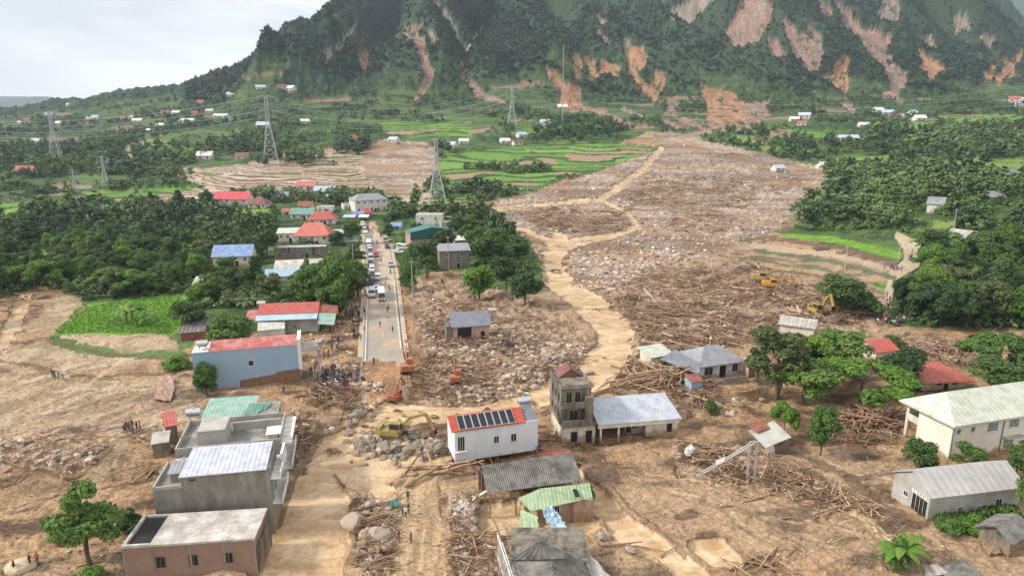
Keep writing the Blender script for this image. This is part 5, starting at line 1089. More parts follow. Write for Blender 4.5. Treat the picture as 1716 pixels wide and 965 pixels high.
def quads_mesh(name, q, m):
    v = q.reshape(-1, 3); f = np.arange(len(v)).reshape(-1, 4); return np_mesh(name, v, f, m, False)
def make_tree(kind, n, s, seed, nm='broadleaf_tree', bark=None, stems=1):
    q, L = crown_arrays(kind, n, s, seed); g = random.Random(seed); r = empty(nm, (0, 0, 0), 0, 'x', 'bush' if kind == 'bush' else 'tree')
    b = MB(); th = .9 if kind == 'tall' else .5
    for k in range(stems):
        ox = 0 if stems == 1 else g.uniform(-.5, .5); oy = 0 if stems == 1 else g.uniform(-.4, .4)
        zt = {'bush': 1.0}.get(kind, 4.6); p = Vector((ox, oy, -1.0)); r0 = .26 if kind != 'bush' else .1
        for j in range(4):
            q2 = Vector((ox * (1 + j * .4) + g.uniform(-.15, .15), oy * (1 + j * .4) + g.uniform(-.15, .15), -1 + (zt + 1) * (j + 1) / 4)); b.tube(p, q2, r0, r0 * .85, 7, cap=False); p = q2; r0 *= .85
        for l in L[::2]:
            c = Vector(l[:3]); mid = p.lerp(c, .5) + Vector((0, 0, -.3)); b.tube(p, mid, r0 * .55, r0 * .35, 5, cap=False); b.tube(mid, c, r0 * .35, r0 * .12, 4, cap=False)
    b.build('trunk', bark or m_bark, r, smooth=True)
    o = bpy.data.objects.new('crown', quads_mesh('crown', q, lf['mid'])); COL.objects.link(o); o.parent = r
    return r
TP = {}
for i_, (k, n, s, c) in enumerate((('round', 4600, .29, 3), ('spread', 5600, .32, 2), ('tall', 3000, .27, 2), ('open', 4200, .27, 2), ('bush', 1900, .42, 2))):
    TP[k] = [Proto(make_tree(k, n, s, 100 + 10 * i_ + j, {'bush': 'bush', 'tall': 'tall_tree', 'spread': 'spreading_tree'}.get(k, 'broadleaf_tree'), stems=2 if k in ('open',) else 1)) for j in range(c)]
WIDTH = {'round': 7.6, 'spread': 12.5, 'tall': 4.2, 'open': 8.0, 'bush': 8.4}
def plant(px, base, top, wpx, kind, leaf, label, group=None, lean=None):
    g = G(px, base); h = max(zpix(g.y, top) - g.z, .8); dep = g.y * cP + (CAM_H - g.z) * sP; wm = wpx * dep / FPX
    sz = h / (10.0 if kind != 'bush' else 8.0); sx = wm / WIDTH[kind]
    pr = random.choice(TP[kind])
    return pr.put((g.x, g.y, g.z - .1), random.uniform(0, 6.28), (sx, sx, sz), label, group, {'crown': lf[leaf]}, rot=(lean[0], lean[1], random.uniform(0, 6.28)) if lean else None)
TREES = [
 (150, 946, 803, 125, 'open', 'mid', 'tall loose-crowned tree in the mud left of the brick building'), (221, 893, 852, 44, 'bush', 'dark', 'dark bush on the mud behind the brick building'),
 (348, 664, 606, 46, 'round', 'mid', 'small tree in front of the pale blue wall'), (390, 592, 526, 80, 'round', 'mid', 'round green tree behind the pale blue building'),
 (318, 556, 498, 66, 'round', 'dark', 'dark round tree at the right end of the rice field'), (295, 618, 594, 48, 'bush', 'bright', 'yellow-green bush left of the pale blue building'),
 (803, 502, 443, 60, 'round', 'bright', 'bright round tree standing in the mud right of the road'), (880, 512, 450, 62, 'round', 'deep', 'very dark round tree at the river bank'), (848, 486, 424, 60, 'round', 'deep', 'dark tree between the bright round tree and the river bank'),
 (820, 452, 392, 66, 'round', 'dark', 'big dark tree right of the bare concrete house'), (790, 412, 358, 46, 'open', 'dark', 'loose dark tree behind the long white shed roof'), (798, 392, 343, 36, 'tall', 'dark', 'tall slim tree beside the silt fan'),
 (716, 466, 400, 56, 'open', 'dark', 'loose tree in front of the dark teal warehouse'), (688, 484, 436, 34, 'bush', 'mid', 'bush at the roadside below the warehouse'), (775, 398, 356, 50, 'round', 'dark', 'dark tree right of the white box house'), (845, 440, 405, 44, 'round', 'dark', 'round dark tree on the silt edge above the river bank'),
 (572, 524, 412, 92, 'spread', 'mid', 'broad spreading tree left of the queue of cars'), (528, 520, 442, 70, 'round', 'mid', 'tree in front of the light blue roofed house'), (600, 498, 436, 40, 'open', 'dark', 'slim tree at the left road edge beside the queue'),
 (448, 432, 380, 38, 'round', 'deep', 'dark round tree left of the cream roofed annex'), (510, 420, 398, 46, 'bush', 'dark', 'dark bush in front of the salmon roofed house'), (562, 412, 385, 30, 'round', 'dark', 'round tree right of the salmon roofed house'), (590, 408, 366, 34, 'round', 'dark', 'roadside tree above the salmon roofed house'),
 (462, 372, 350, 24, 'round', 'dark', 'small round tree left of the teal roofed house'), (345, 352, 315, 26, 'round', 'dark', 'dark tree left of the pink-red roofed house'), (300, 345, 318, 20, 'tall', 'dark', 'tree on the edge of the brown rice strips'), (395, 360, 338, 26, 'bush', 'dark', 'dark bush below the pink-red roofed house'),
 (660, 375, 352, 34, 'bush', 'dark', 'dark bush right of the big white house'), (650, 395, 372, 26, 'bush', 'mid', 'bush right of the road bend'), (700, 405, 372, 40, 'bush', 'deep', 'dark bush left of the white box house'),
 (1300, 668, 545, 122, 'open', 'olive', 'tall grey-green tree right of the hip-roofed house'), (1345, 678, 602, 104, 'round', 'mid', 'round tree in front of the grey-green tall tree'), (1268, 640, 580, 40, 'open', 'dark', 'thin dark tree beside the pink outhouse'), (1352, 622, 560, 84, 'round', 'bright', 'bright green crown left of the small red roof'), (1402, 625, 552, 104, 'round', 'mid', 'dark flat crown left of the small red roof'),
 (1440, 676, 592, 170, 'spread', 'bright', 'widest bright green spreading tree of the right grove'), (1514, 658, 584, 88, 'round', 'deep', 'very dark tree left of the rust red roof'), (1662, 620, 546, 110, 'spread', 'mid', 'spreading tree behind the rust red roof'), (1672, 664, 594, 104, 'round', 'dark', 'big dark tree above the school roof'), (1700, 622, 560, 60, 'round', 'dark', 'dark tree at the right edge above the school'),
 (1312, 736, 666, 54, 'spread', 'bright', 'small bright tree behind the wrecked hut'), (1374, 764, 678, 58, 'round', 'mid', 'single green tree standing in the mud left of the school'), (1538, 800, 728, 62, 'round', 'dark', 'dark tree at the left corner of the school'), (1622, 800, 742, 66, 'open', 'mid', 'thin leafy tree in front of the school wall'), (1702, 800, 734, 56, 'round', 'dark', 'dark tree before the school at the right edge'),
 (1722, 880, 780, 60, 'round', 'mid', 'tree cut by the right edge beside the storehouse'), (1500, 952, 900, 50, 'bush', 'mid', 'leafy bush in the mud left of the collapsed roof'), (1190, 696, 667, 28, 'bush', 'dark', 'small dark bush below the timber pile'), (1408, 524, 456, 86, 'round', 'dark', 'dark tree standing at the foot of the silted terraces'), (1446, 528, 484, 60, 'bush', 'dark', 'dark bush beside the crowded path'),
 (1590, 892, 868, 44, 'bush', 'mid', 'left green bush under the storehouse wall'), (1632, 890, 864, 50, 'bush', 'bright', 'middle green bush under the storehouse wall'), (1672, 892, 870, 40, 'bush', 'mid', 'right green bush under the storehouse wall'), (1494, 590, 560, 50, 'bush', 'olive', 'pale bush above the small red roof'),
 (990, 842, 812, 16, 'bush', 'bright', 'vine covering the right end of the faded green roof'), (150, 975, 952, 60, 'bush', 'bright', 'bright bush at the bottom edge below the loose-crowned tree'),
 (105, 905, 885, 40, 'bush', 'mid', 'small tuft of leaves under the loose-crowned tree'), (338, 820, 800, 10, 'bush', 'mid', 'x')]
for t_ in TREES[:-1]: plant(*t_)
# banana plants and palms
def banana(n, s, droop=.6):
    r = empty('banana_plant', (0, 0, 0), 0, 'x', 'plant'); g = random.Random(n)
    MB().tube((0, 0, -.3), (0, 0, 2.2), .22, .12, 7).build('stem', m_barkp, r)
    b = MB()
    for k in range(n):
        a = k * 2.4 + g.uniform(-.3, .3); el = g.uniform(.5, 1.2); L = s * g.uniform(.8, 1.1); p = Vector((0, 0, 1.9)); pts = [p]; e = el
        for j in range(6): p = p + Vector((math.cos(a) * math.cos(e), math.sin(a) * math.cos(e), math.sin(e))) * L / 6; e -= droop * .55; pts.append(p)
        w = [.05, .35, .5, .52, .45, .3, .04]; sd = Vector((-math.sin(a), math.cos(a), 0)); v = []
        for p_, w_2 in zip(pts, w): v += [p_ - sd * w_2 - Vector((0, 0, w_2 * .35)), p_, p_ + sd * w_2 - Vector((0, 0, w_2 * .35))]
        b.quadmesh(v, [(3 * j + c, 3 * j + c + 1, 3 * j + c + 4, 3 * j + c + 3) for j in range(6) for c in (0, 1)])
    b.build('leaf_cluster', lf['bright'], r); return Proto(r)
bp_ = banana(11, 3.6)
for (px, py, sc, lb) in ((213, 542, 1.5, 'largest banana clump beside the rice field'), (222, 536, 1.3, 'banana plant close behind the largest clump'), (247, 546, 1.0, 'small banana plant right of the largest clump in the rice field'), (1505, 950, 1.1, 'banana leaves beside the leafy bush at the bottom right'),
                         (418, 527, 1.5, 'palm-like plant left of the bright red roof'), (436, 524, 1.4, 'second palm-like plant at the left end of the bright red roof'), (1560, 425, 2.4, 'big banana clump right of the curving path'), (1575, 430, 2.2, 'banana clump right behind the big one by the path'), (1548, 432, 2.0, 'banana clump nearest the curving path'), (490, 555, 1.2, 'banana plant in front of the long grey house wall')):
    g = G(px, py); bp_.put(g, random.uniform(0, 6), sc, lb, None, {'leaf_cluster': lf['olive' if 'palm' in lb else 'bright']})

# woods: single trees nearest first, everything past the count in one mass
AREAS = [('wood left of the village', [(-60, 362), (60, 352), (200, 352), (330, 352), (430, 405), (440, 440), (330, 470), (320, 492), (135, 505), (60, 478), (-60, 492)], 165, 'dark'),
 ('bushes between the village houses', [(330, 470), (440, 470), (470, 480), (600, 440), (604, 505), (540, 545), (440, 515), (330, 520)], 34, 'mid'),
 ('trees around the upper village', [(360, 360), (600, 330), (600, 372), (560, 345), (470, 400), (380, 400)], 20, 'dark'),
 ('trees on the right hillside', [(1385, 290), (1500, 235), (1770, 215), (1770, 470), (1560, 470), (1500, 385), (1350, 392), (1345, 350)], 190, 'dark'),
 ('thicket below the right hillside', [(1515, 505), (1560, 492), (1770, 470), (1770, 552), (1560, 548), (1502, 525)], 56, 'deep'),
 ('trees right of the road', [(670, 385), (700, 350), (850, 380), (900, 450), (860, 480), (790, 440), (700, 455)], 16, 'dark'),
 ('trees along the left stream', [(-60, 400), (60, 400), (80, 480), (20, 520), (-60, 560)], 14, 'mid')]
def inpoly(x, y, p):
    c = False
    for i in range(len(p)):
        x1, y1 = p[i]; x2, y2 = p[(i + 1) % len(p)]
        if (y1 > y) != (y2 > y) and x < (x2 - x1) * (y - y1) / (y2 - y1) + x1: c = not c
    return c
blds = [(o.location.x, o.location.y) for o in bpy.data.objects if o.parent is None and o.type == 'EMPTY' and o.get('category') not in ('tree', 'bush', 'plant', None)]
BPX = [project(x, y, 3.0) for x, y in blds if y < 900]
spots = []
for nm, P_, n, dom in AREAS:
    xs = [p[0] for p in P_]; ys = [p[1] for p in P_]; k = 0; tries = 0; mine = []
    while k < n and tries < 3000:
        tries += 1; x = random.uniform(min(xs), max(xs)); y = random.uniform(min(ys), max(ys))
        if not inpoly(x, y, P_) or (1478 < x < 1556 and 392 < y < 505): continue
        g_ = G(x, y)
        if cls_at(np.array([g_.x]), np.array([g_.y]))[0] in (GRASS, RICE, PATH, TGREEN): continue
        md = 9 if 'village' in nm and 'left' not in nm else 11
        if any((x - a) ** 2 + ((y - b) * 1.8) ** 2 < md ** 2 for a, b, *_ in mine): continue
        if any(-12 < x - a < 52 and -12 < y - b < 26 for a, b in BPX): continue
        mine.append((x, y)); spots.append((y, x, nm, dom)); k += 1
spots.sort(reverse=True)
far_stuff = []
tone = {'dark': 'dark green', 'mid': 'leafy green', 'bright': 'light green', 'olive': 'grey-green', 'deep': 'blackish green'}; shape = {'round': 'round-crowned', 'spread': 'flat-crowned', 'tall': 'slim', 'open': 'loose-crowned', 'bush': 'low'}
gx_of = {}
for i, (y, x, nm, dom) in enumerate(spots):
    kind = random.choices(['round', 'spread', 'open', 'tall', 'bush'], [5, 2, 3, 2.5 if 'right' in nm else 1, 3])[0]; leaf = random.choices([dom, 'dark', 'mid', 'olive', 'bright', 'deep'], [4, 3, 2.4, 2, 1.2, 1.6])[0]
    g = G(x, y); h = random.uniform(7.5, 12.5) * (.55 if kind == 'bush' else 1) * (.8 if 'village' in nm else 1.0) * (1.25 if kind == 'tall' else 1)
    if i < 245:
        sx = h / 10 * random.uniform(.85, 1.25) * (1.3 if kind == 'bush' else 1)
        random.choice(TP[kind]).put((g.x, g.y, g.z - .3), random.uniform(0, 6.28), (sx, sx * random.uniform(.85, 1.15), h / (8 if kind == 'bush' else 10)), '%s %s %s in the %s' % (shape[kind], tone[leaf], 'bush' if kind == 'bush' else 'tree', nm.replace('bushes ', 'greenery ')), nm, {'crown': lf[leaf]})
    else: far_stuff.append((g.x, g.y, g.z, h, kind))
# far trees as one mass
base_q = {k: [crown_arrays(k, n, s, 400 + j)[0] for j in range(3)] for k, n, s in (('round', 420, .62), ('open', 300, .6), ('tall', 260, .6), ('bush', 200, .85), ('spread', 380, .7))}
tiny_q = {k: [crown_arrays(k, 66, 1.1, 500 + j)[0] for j in range(4)] for k in ('round', 'tall', 'bush')}
def merge_crowns(name, items, lib, matl, kinds, c0, c1, label_kind='stuff'):
    qs = []; cs = []
    for (x, y, z, h, k) in items:
        q = random.choice(lib[k]) * (h / 10); a = random.uniform(0, 6.28); ca, sa = math.cos(a), math.sin(a); sx = random.uniform(.9, 1.4)
        q = np.stack([(q[..., 0] * ca - q[..., 1] * sa) * sx + x, (q[..., 0] * sa + q[..., 1] * ca) * sx + y, q[..., 2] + z], -1); qs.append(q); t = random.random() * .45 + .55 * float(ss(.4, .62, fbm(np.array([x / 35.]), np.array([y / 35.]), 900, 3))[0]); cs.append(np.repeat((np.array(c0) * (1 - t) + np.array(c1) * t)[None], q.shape[0] * 4, 0) * rng.uniform(.8, 1.2, q.shape[0]).repeat(4)[:, None])
    q = np.concatenate(qs); me = quads_mesh(name, q, matl); set_attr(me, 'albedo', np.concatenate(cs), 'FLOAT_COLOR'); o = bpy.data.objects.new(name, me); COL.objects.link(o); o['kind'] = label_kind; return o
m_fol, t = newmat('far_foliage'); N = t.nodes; o_ = N.new('ShaderNodeOutputMaterial'); b_ = N.new('ShaderNodeBsdfPrincipled'); b_.inputs['Roughness'].default_value = .8; a_ = N.new('ShaderNodeAttribute'); a_.attribute_name = 'albedo'; link(t, a_.outputs['Color'], b_.inputs['Base Color']); link(t, b_.outputs[0], o_.inputs[0])
if far_stuff: merge_crowns('woodland', far_stuff, base_q, m_fol, None, (.028, .06, .02), (.11, .165, .045))
# hedges and groves of the valley
items = []
npx = 26000
sxp = rng.uniform(-.80, .80, npx); syp = rng.uniform(0, 1, npx)
yy = 330 * (1250 / 330.) ** syp; xx = sxp * yy; cl = cls_at(xx, yy); dens = fbm(xx / 70, yy / 45, 601, 4, .6)
zz_ = ground_z(xx, yy)
ppx, ppy = project(xx, yy, zz_)
ok = ((cl == FARM) & (dens > .555)) | ((cl == WOODS) & (yy > 330) & (rng.random(npx) < .48)) | ((cl == TGREEN) & (dens > .66)) | ((cl == MOUNT) & (rng.random(npx) < .5) & (yy < 1250))
dark = ok & ~((ppx > 240) & (ppx < 1060) & (ppy > 232) & (ppy < 330) & (cl != WOODS) & (dens < .6))
for i in np.nonzero(dark)[0]:
    h = random.uniform(4, 9.5) * (.7 if cl[i] == MOUNT else 1.25 if cl[i] == WOODS else 1) * (1.5 if random.random() < .12 else 1); items.append((xx[i], yy[i], zz_[i] - .5, h, random.choices(['round', 'tall', 'bush'], [4, 1.5, 4])[0]))
for (px, py, n, w_, hh) in ((600, 252, 26, 30, 12), (510, 268, 40, 60, 10), (380, 255, 40, 70, 10), (1480, 225, 30, 30, 15), (1550, 245, 24, 26, 16), (1620, 240, 40, 45, 14), (1330, 245, 60, 60, 10), (1420, 250, 40, 40, 10), (960, 225, 60, 60, 9), (120, 280, 50, 90, 10), (60, 255, 60, 90, 10), (250, 290, 60, 70, 9), (1010, 218, 30, 40, 8)):
    for k in range(n):
        g = G(px + random.gauss(0, w_ * .5), py + random.gauss(0, 6)); items.append((g.x, g.y, g.z - .3, hh * random.uniform(.7, 1.2), random.choice(['round', 'tall', 'bush', 'round'])))
items = [(x, y, z, h * .85, k) for x, y, z, h, k in items]; merge_crowns('hedgerow', items, tiny_q, m_fol, None, (.024, .052, .022), (.12, .18, .05))
# undergrowth of the woods
ub = []
for nm, P_, n, dom in AREAS:
    p_ = np.array(P_)
    for k in range(int(n * 9)):
        x = random.uniform(p_[:, 0].min(), p_[:, 0].max()); y = random.uniform(p_[:, 1].min(), p_[:, 1].max())
        if not inpoly(x, y, P_) or (1485 < x < 1548 and 392 < y < 500) or any(-10 < x - a < 45 and -8 < y - b < 20 for a, b in BPX): continue
        aa, bb, cc = ray(x, y); Y_ = -CAM_H * bb / cc; Y_ = Y_ if Y_ < 500 else 300
        for _ in range(5): Y_ = Y_ * .4 + .6 * ((float(ground_z(aa / bb * Y_, Y_)) - CAM_H) * bb / cc)
        if 60 < Y_ < 700 and cls_at(np.array([aa / bb * Y_]), np.array([Y_]))[0] in (WOODS, FARM): ub.append((aa / bb * Y_, Y_, float(ground_z(aa / bb * Y_, Y_)) - .4, random.uniform(2.2, 5.5), 'bush'))
merge_crowns('shrubbery', ub, {'bush': [crown_arrays('bush', 130, .95, 560 + j)[0] for j in range(4)]}, m_fol, None, (.03, .065, .018), (.12, .19, .045))
# forest on the mountain
nf = 72000; fu = rng.uniform(-.46, .80, nf); fy = 960 * (2500 / 960.) ** rng.random(nf); fx = fu * fy; fc = cls_at(fx, fy); pt = fbm(fx / 120, fy / 120, 95, 4)
okf = (fc == MOUNT) & ((pt < .56) | (rng.random(nf) < .25)); fz = ground_z(fx, fy); it2 = [(fx[i], fy[i], fz[i] - 2.0, random.uniform(4.5, 8.5), random.choice(['round', 'round', 'bush', 'tall'])) for i in np.nonzero(okf)[0]]
tiny2 = {k: [crown_arrays(k, 17, 2.1, 520 + j)[0] for j in range(4)] for k in ('round', 'tall', 'bush')}
merge_crowns('forest', it2, tiny2, m_fol, None, (.015, .031, .020), (.055, .088, .042))
# grass tufts on the meadow by the road
def tufts(name, poly_, n, h, c0, c1):
    xs = [p[0] for p in poly_]; ys = [p[1] for p in poly_]; qs = []
    while len(qs) < n:
        x = random.uniform(min(xs), max(xs)); y = random.uniform(min(ys), max(ys))
        if not inpoly(x, y, poly_): continue
        p = on_plane(x, y, 0); z = float(ground_z(p.x, p.y)); a = random.uniform(0, 3.14); w_ = random.uniform(.1, .3); hh = h * random.uniform(.5, 1.2); dx, dy = math.cos(a) * w_, math.sin(a) * w_; lx, ly = random.uniform(-.2, .2), random.uniform(-.2, .2)
        qs.append([(p.x - dx, p.y - dy, z - .05), (p.x + dx, p.y + dy, z - .05), (p.x + dx * .3 + lx, p.y + dy * .3 + ly, z + hh), (p.x - dx * .3 + lx, p.y - dy * .3 + ly, z + hh)])
    q = np.array(qs); me = quads_mesh(name, q, m_fol); t = rng.random(len(q)).repeat(4)[:, None]; set_attr(me, 'albedo', np.array(c0) * (1 - t) + np.array(c1) * t, 'FLOAT_COLOR'); o = bpy.data.objects.new(name, me); COL.objects.link(o); o['kind'] = 'stuff'
tufts('rice', [(90, 560), (130, 517), (215, 502), (303, 497), (303, 545), (285, 560), (165, 557)], 7000, .3, (.12, .27, .02), (.19, .36, .05))
tufts('grass', [(1560, 868), (1700, 850), (1716, 890), (1580, 895)], 2500, .7, (.05, .12, .02), (.12, .2, .04))
tufts('roadside_grass', [(662, 410), (690, 400), (706, 460), (672, 462)], 1200, .9, (.07, .16, .03), (.14, .25, .05))
# ------------------------------------------------------------ boulders and rubble
def ico(sub):
    bm = bmesh.new(); bmesh.ops.create_icosphere(bm, subdivisions=sub, radius=1); v = np.array([tuple(p.co) for p in bm.verts]); f = np.array([[q.index for q in p.verts] for p in bm.faces]); bm.free(); return v, f
def rock_verts(v, seed, rough=.35):
    g = np.random.default_rng(seed); v = v.copy()
    for k in range(12):                                   # flat cuts make broken faces
        n = g.normal(size=3); n /= np.linalg.norm(n); d = g.uniform(.42, .80); s = v @ n; over = np.maximum(s - d, 0); v -= over[:, None] * n[None] * .9
    v *= g.uniform(.75, 1.2, 3)[None]; v += g.normal(size=v.shape) * .035 * (rough / .35); return v
rk = [mat('grey_stone', (.235, .20, .17), .9, .35, 2.5, .4, dirt=(.33, .24, .16), dscale=1.2), mat('pale_stone', (.40, .33, .265), .9, .3, 2.5, .4, dirt=(.31, .22, .15), dscale=1.2), mat('brown_stone', (.33, .225, .15), .9, .3, 2.5, .4, dirt=(.18, .12, .085), dscale=1.2)]
v2, f2_ = ico(2); RP = []
for k in range(6):
    me = np_mesh('boulder', rock_verts(v2, 700 + k), f2_, rk[0], False); o = bpy.data.objects.new('boulder', me); COL.objects.link(o); tag(o, 'x', 'boulder'); RP.append(Proto(o))
# area: centre x, y, spread x, y, count, size range, stone, label, group
BOUL = [(645, 752, 60, 24, 84, (.5, 1.5), 0, 'grey boulder in the heap below the yellow excavator', 'boulders heaped below the yellow excavator'),
 (715, 752, 40, 16, 46, (.6, 1.3), 0, 'boulder under the arm of the yellow excavator', 'boulders under the excavator arm'),
 (600, 700, 26, 30, 26, (.5, 1.2), 0, 'stone in the bank between the flood channel and the muddy road end', 'stones of the bank left of the muddy road end'),
 (575, 655, 40, 16, 24, (.4, .9), 0, 'stone in the rubble beside the crowd at the road end', 'stones in the rubble at the road end'),
 (618, 920, 24, 32, 30, (.6, 1.5), 2, 'brown boulder along the left edge of the foreground mud track', 'boulders left of the foreground track'),
 (640, 860, 22, 20, 12, (.4, .9), 2, 'brown stone in the woody heap left of the walkers', 'stones in the heap left of the walkers'),
 (505, 760, 22, 42, 20, (.4, 1.0), 2, 'brown stone on the bank right of the grey two-storey building', 'stones on the bank beside the grey building'),
 (925, 605, 50, 26, 34, (.6, 1.6), 1, 'pale stone in the spread left of the river bend', 'pale stones left of the river bend'), (1080, 590, 36, 18, 10, (.6, 1.5), 1, 'pale stone on the right bank of the river', 'pale stones on the right river bank'),
 (1210, 540, 50, 14, 16, (.8, 1.8), 1, 'pale boulder in the debris field right of the river', 'pale boulders in the debris field'), (1225, 680, 40, 8, 14, (.5, 1.2), 2, 'brown stone in the mud below the hip-roofed house', 'stones in front of the hip-roofed house'),
 (790, 585, 60, 10, 16, (.5, 1.3), 1, 'pale stone in front of the small slate-roofed house', 'stones before the small slate-roofed house'), (90, 755, 70, 14, 14, (.35, .8), 1, 'pale stone strewn on the left mud flat', 'stones strewn over the left mud'),
 (730, 700, 30, 8, 8, (.6, 1.3), 2, 'brown boulder right of the yellow excavator cab', 'boulders right of the yellow excavator'), (655, 710, 30, 12, 8, (.5, 1.2), 2, 'brown boulder in the muddy road end beside the red excavator', 'boulders at the red excavator')]
for cx, cy, sx, sy, n, (a, b), mi, lb, gr in BOUL:
    for k in range(n):
        px, py = random.gauss(cx, sx * .55), random.gauss(cy, sy * .55); g = G(px, py); s = a + (b - a) * random.random() ** 2.2
        random.choice(RP).put((g.x, g.y, g.z + s * .15), 0, (s * random.uniform(.8, 1.2), s * random.uniform(.8, 1.2), s * random.uniform(.55, .85)), lb, gr, None, rot=(random.uniform(-.4, .4), random.uniform(-.4, .4), random.uniform(0, 6.28)))
for cx, cy, s, mi, lb in ((590, 885, 2.3, 1, 'yellowish biggest boulder on the left edge of the foreground track'), (635, 903, 1.9, 0, 'large grey boulder right of the yellowish one'), (683, 730, 0, 0, ''), (757, 600, 1.0, 1, 'pale stone beside the orange excavator'), (540, 690, 0, 0, ''), (1008, 905, .9, 1, 'pale squarish rock beside the fallen trunk in the foreground water'), (1055, 925, .9, 1, 'pale rock beside the narrow brown stream at bottom'), (985, 628, 1.8, 1, 'flat pale rock in the river left of the timber pile'), (680, 722, 1.7, 2, 'ochre boulder on the mud below the red excavator')):
    if s: g = G(cx, cy); random.choice(RP).put((g.x, g.y, g.z + s * .2), 0, (s, s * .9, s * .65), lb)
for o in [o for o in bpy.data.objects if o.name.startswith('boulder')]:
    mi = 1 if 'pale' in o.get('label', '') or 'yellowish' in o.get('label', '') else 2 if ('brown' in o.get('label', '') or 'ochre' in o.get('label', '')) else 0
    if o.users_collection: o.material_slots[0].link = 'OBJECT'; o.material_slots[0].material = rk[mi]
def scatter_px(n, polys, cond=None):
    """points of the ground under picture polygons, density even over the picture"""
    out = []
    for P_, cnt in polys:
        p = np.array(P_, float); k = 0
        while k < cnt:
            m = int((cnt - k) * 2 + 50); x = rng.uniform(p[:, 0].min(), p[:, 0].max(), m); y = rng.uniform(p[:, 1].min(), p[:, 1].max(), m); r = np.zeros(m, bool)
            for i in range(len(p)):
                x1, y1 = p[i]; x2, y2 = p[(i + 1) % len(p)]
                if y1 == y2: continue
                r ^= ((y1 > y) != (y2 > y)) & (x < (x2 - x1) * (y - y1) / (y2 - y1) + x1)
            x, y = x[r][:cnt - k], y[r][:cnt - k]; a, b, c = ray(x, y); Y = -CAM_H * b / c
            for _ in range(6):
                z = ground_z(a / b * Y, Y); Y = Y * .4 + .6 * ((z - CAM_H) * b / c)
            out.append(np.stack([a / b * Y, Y, ground_z(a / b * Y, Y)], 1)); k += len(x)
    return np.concatenate(out)
FAN = [(830, 345), (905, 325), (1000, 292), (1090, 250), (1150, 232), (1280, 262), (1370, 285), (1380, 312), (1345, 365), (1260, 400), (1180, 430), (1100, 450), (1010, 495), (965, 480), (950, 430), (905, 392)]
v1, f1_ = ico(1); rv = [rock_verts(v1, 750 + k) for k in range(8)]
def rubble(name, pts, smin, smax, cols, pw=2.5, avoid_water=True):
    c = cls_at(pts[:, 0], pts[:, 1])
    if avoid_water: pts = pts[(c != WATER) | (rng.random(len(pts)) < .05)]
    dn = fbm(pts[:, 0] / 14, pts[:, 1] / 10, 803, 4, .6); pts = pts[rng.random(len(pts)) < .2 + ss(.42, .56, dn)]
    n = len(pts); s = smin + (smax - smin) * rng.random(n) ** pw; VV = []; FF = []; CC = []; off = 0
    for i in range(n):
        v = rv[i % 8]; a = rng.uniform(0, 6.28); ca, sa = math.cos(a), math.sin(a); q = v * np.array([1, rng.uniform(.7, 1), rng.uniform(.5, .8)]) * s[i]
        VV.append(np.stack([q[:, 0] * ca - q[:, 1] * sa + pts[i, 0], q[:, 0] * sa + q[:, 1] * ca + pts[i, 1], q[:, 2] + pts[i, 2] + s[i] * .1], 1)); FF.append(f1_ + off); off += len(v)
        k = cols[int(rng.integers(len(cols)))]; CC.append(np.repeat(np.array(k)[None] * rng.uniform(.75, 1.2), len(v), 0))
    me = np_mesh(name, np.concatenate(VV), np.concatenate(FF), m_fol, False); set_attr(me, 'albedo', np.concatenate(CC), 'FLOAT_COLOR'); o = bpy.data.objects.new(name, me); COL.objects.link(o); o['kind'] = 'stuff'; return o
R1 = [(700, 500), (880, 520), (985, 575), (990, 615), (930, 645), (860, 668), (740, 680), (700, 640), (720, 590)]; R2 = [(1010, 500), (1110, 450), (1260, 440), (1380, 490), (1470, 530), (1300, 560), (1240, 580), (1110, 600), (1070, 560)]
rubble('stones', scatter_px(0, [(R1, 2600), ([(850, 580), (985, 580), (985, 640), (880, 665)], 900), (R2, 1900), ([(560, 640), (640, 640), (640, 700), (740, 740), (700, 780), (600, 770), (570, 700)], 900), ([(480, 700), (540, 690), (560, 720), (500, 820), (470, 840)], 300), ([(600, 830), (670, 830), (655, 965), (600, 965)], 420),
   ([(750, 830), (810, 840), (800, 900), (840, 965), (770, 965)], 260), ([(0, 740), (180, 735), (180, 770), (0, 790)], 160), ([(500, 560), (600, 540), (605, 620), (540, 640), (510, 610)], 260), ([(1120, 650), (1250, 655), (1270, 690), (1180, 700)], 200), ([(1560, 560), (1716, 570), (1716, 600), (1500, 610)], 260)]), .14, 1.1, [(.40, .32, .25), (.52, .43, .35), (.30, .235, .185), (.44, .32, .22), (.22, .165, .12)], 3)
rubble('gravel', scatter_px(0, [(FAN, 11000)]), .2, 1.5, [(.42, .325, .26), (.56, .46, .375), (.32, .24, .19), (.22, .16, .125), (.44, .32, .22), (.36, .25, .17)], 3.5)

# ------------------------------------------------------------ timber
def log_mesh(seed, L=6.0, r=.17, n=7, branch=2):
    g = random.Random(seed); b = MB(); p = Vector((-L / 2, 0, 0)); d = Vector((1, 0, 0)); pts = [p]
    for k in range(n): d = (d + Vector((0, g.uniform(-.12, .12), g.uniform(-.08, .08)))).normalized(); p = p + d * L / n; pts.append(p)
    for k in range(n): b.tube(pts[k], pts[k + 1], r * (1 - .6 * k / n), r * (1 - .6 * (k + 1) / n), 7, cap=k in (0, n - 1))
    for k in range(branch): q = pts[g.randint(2, n - 1)]; b.tube(q, q + Vector((g.uniform(.4, 1.3), g.uniform(-1, 1), g.uniform(-.1, .7))), r * .4, r * .15, 5)
    for k in range(4 if branch else 0): b.tube(pts[0], pts[0] + Vector((-g.uniform(.3, .7), g.uniform(-.6, .6), g.uniform(-.5, .5))), r * .5, r * .1, 4)
    return b
LP_ = []
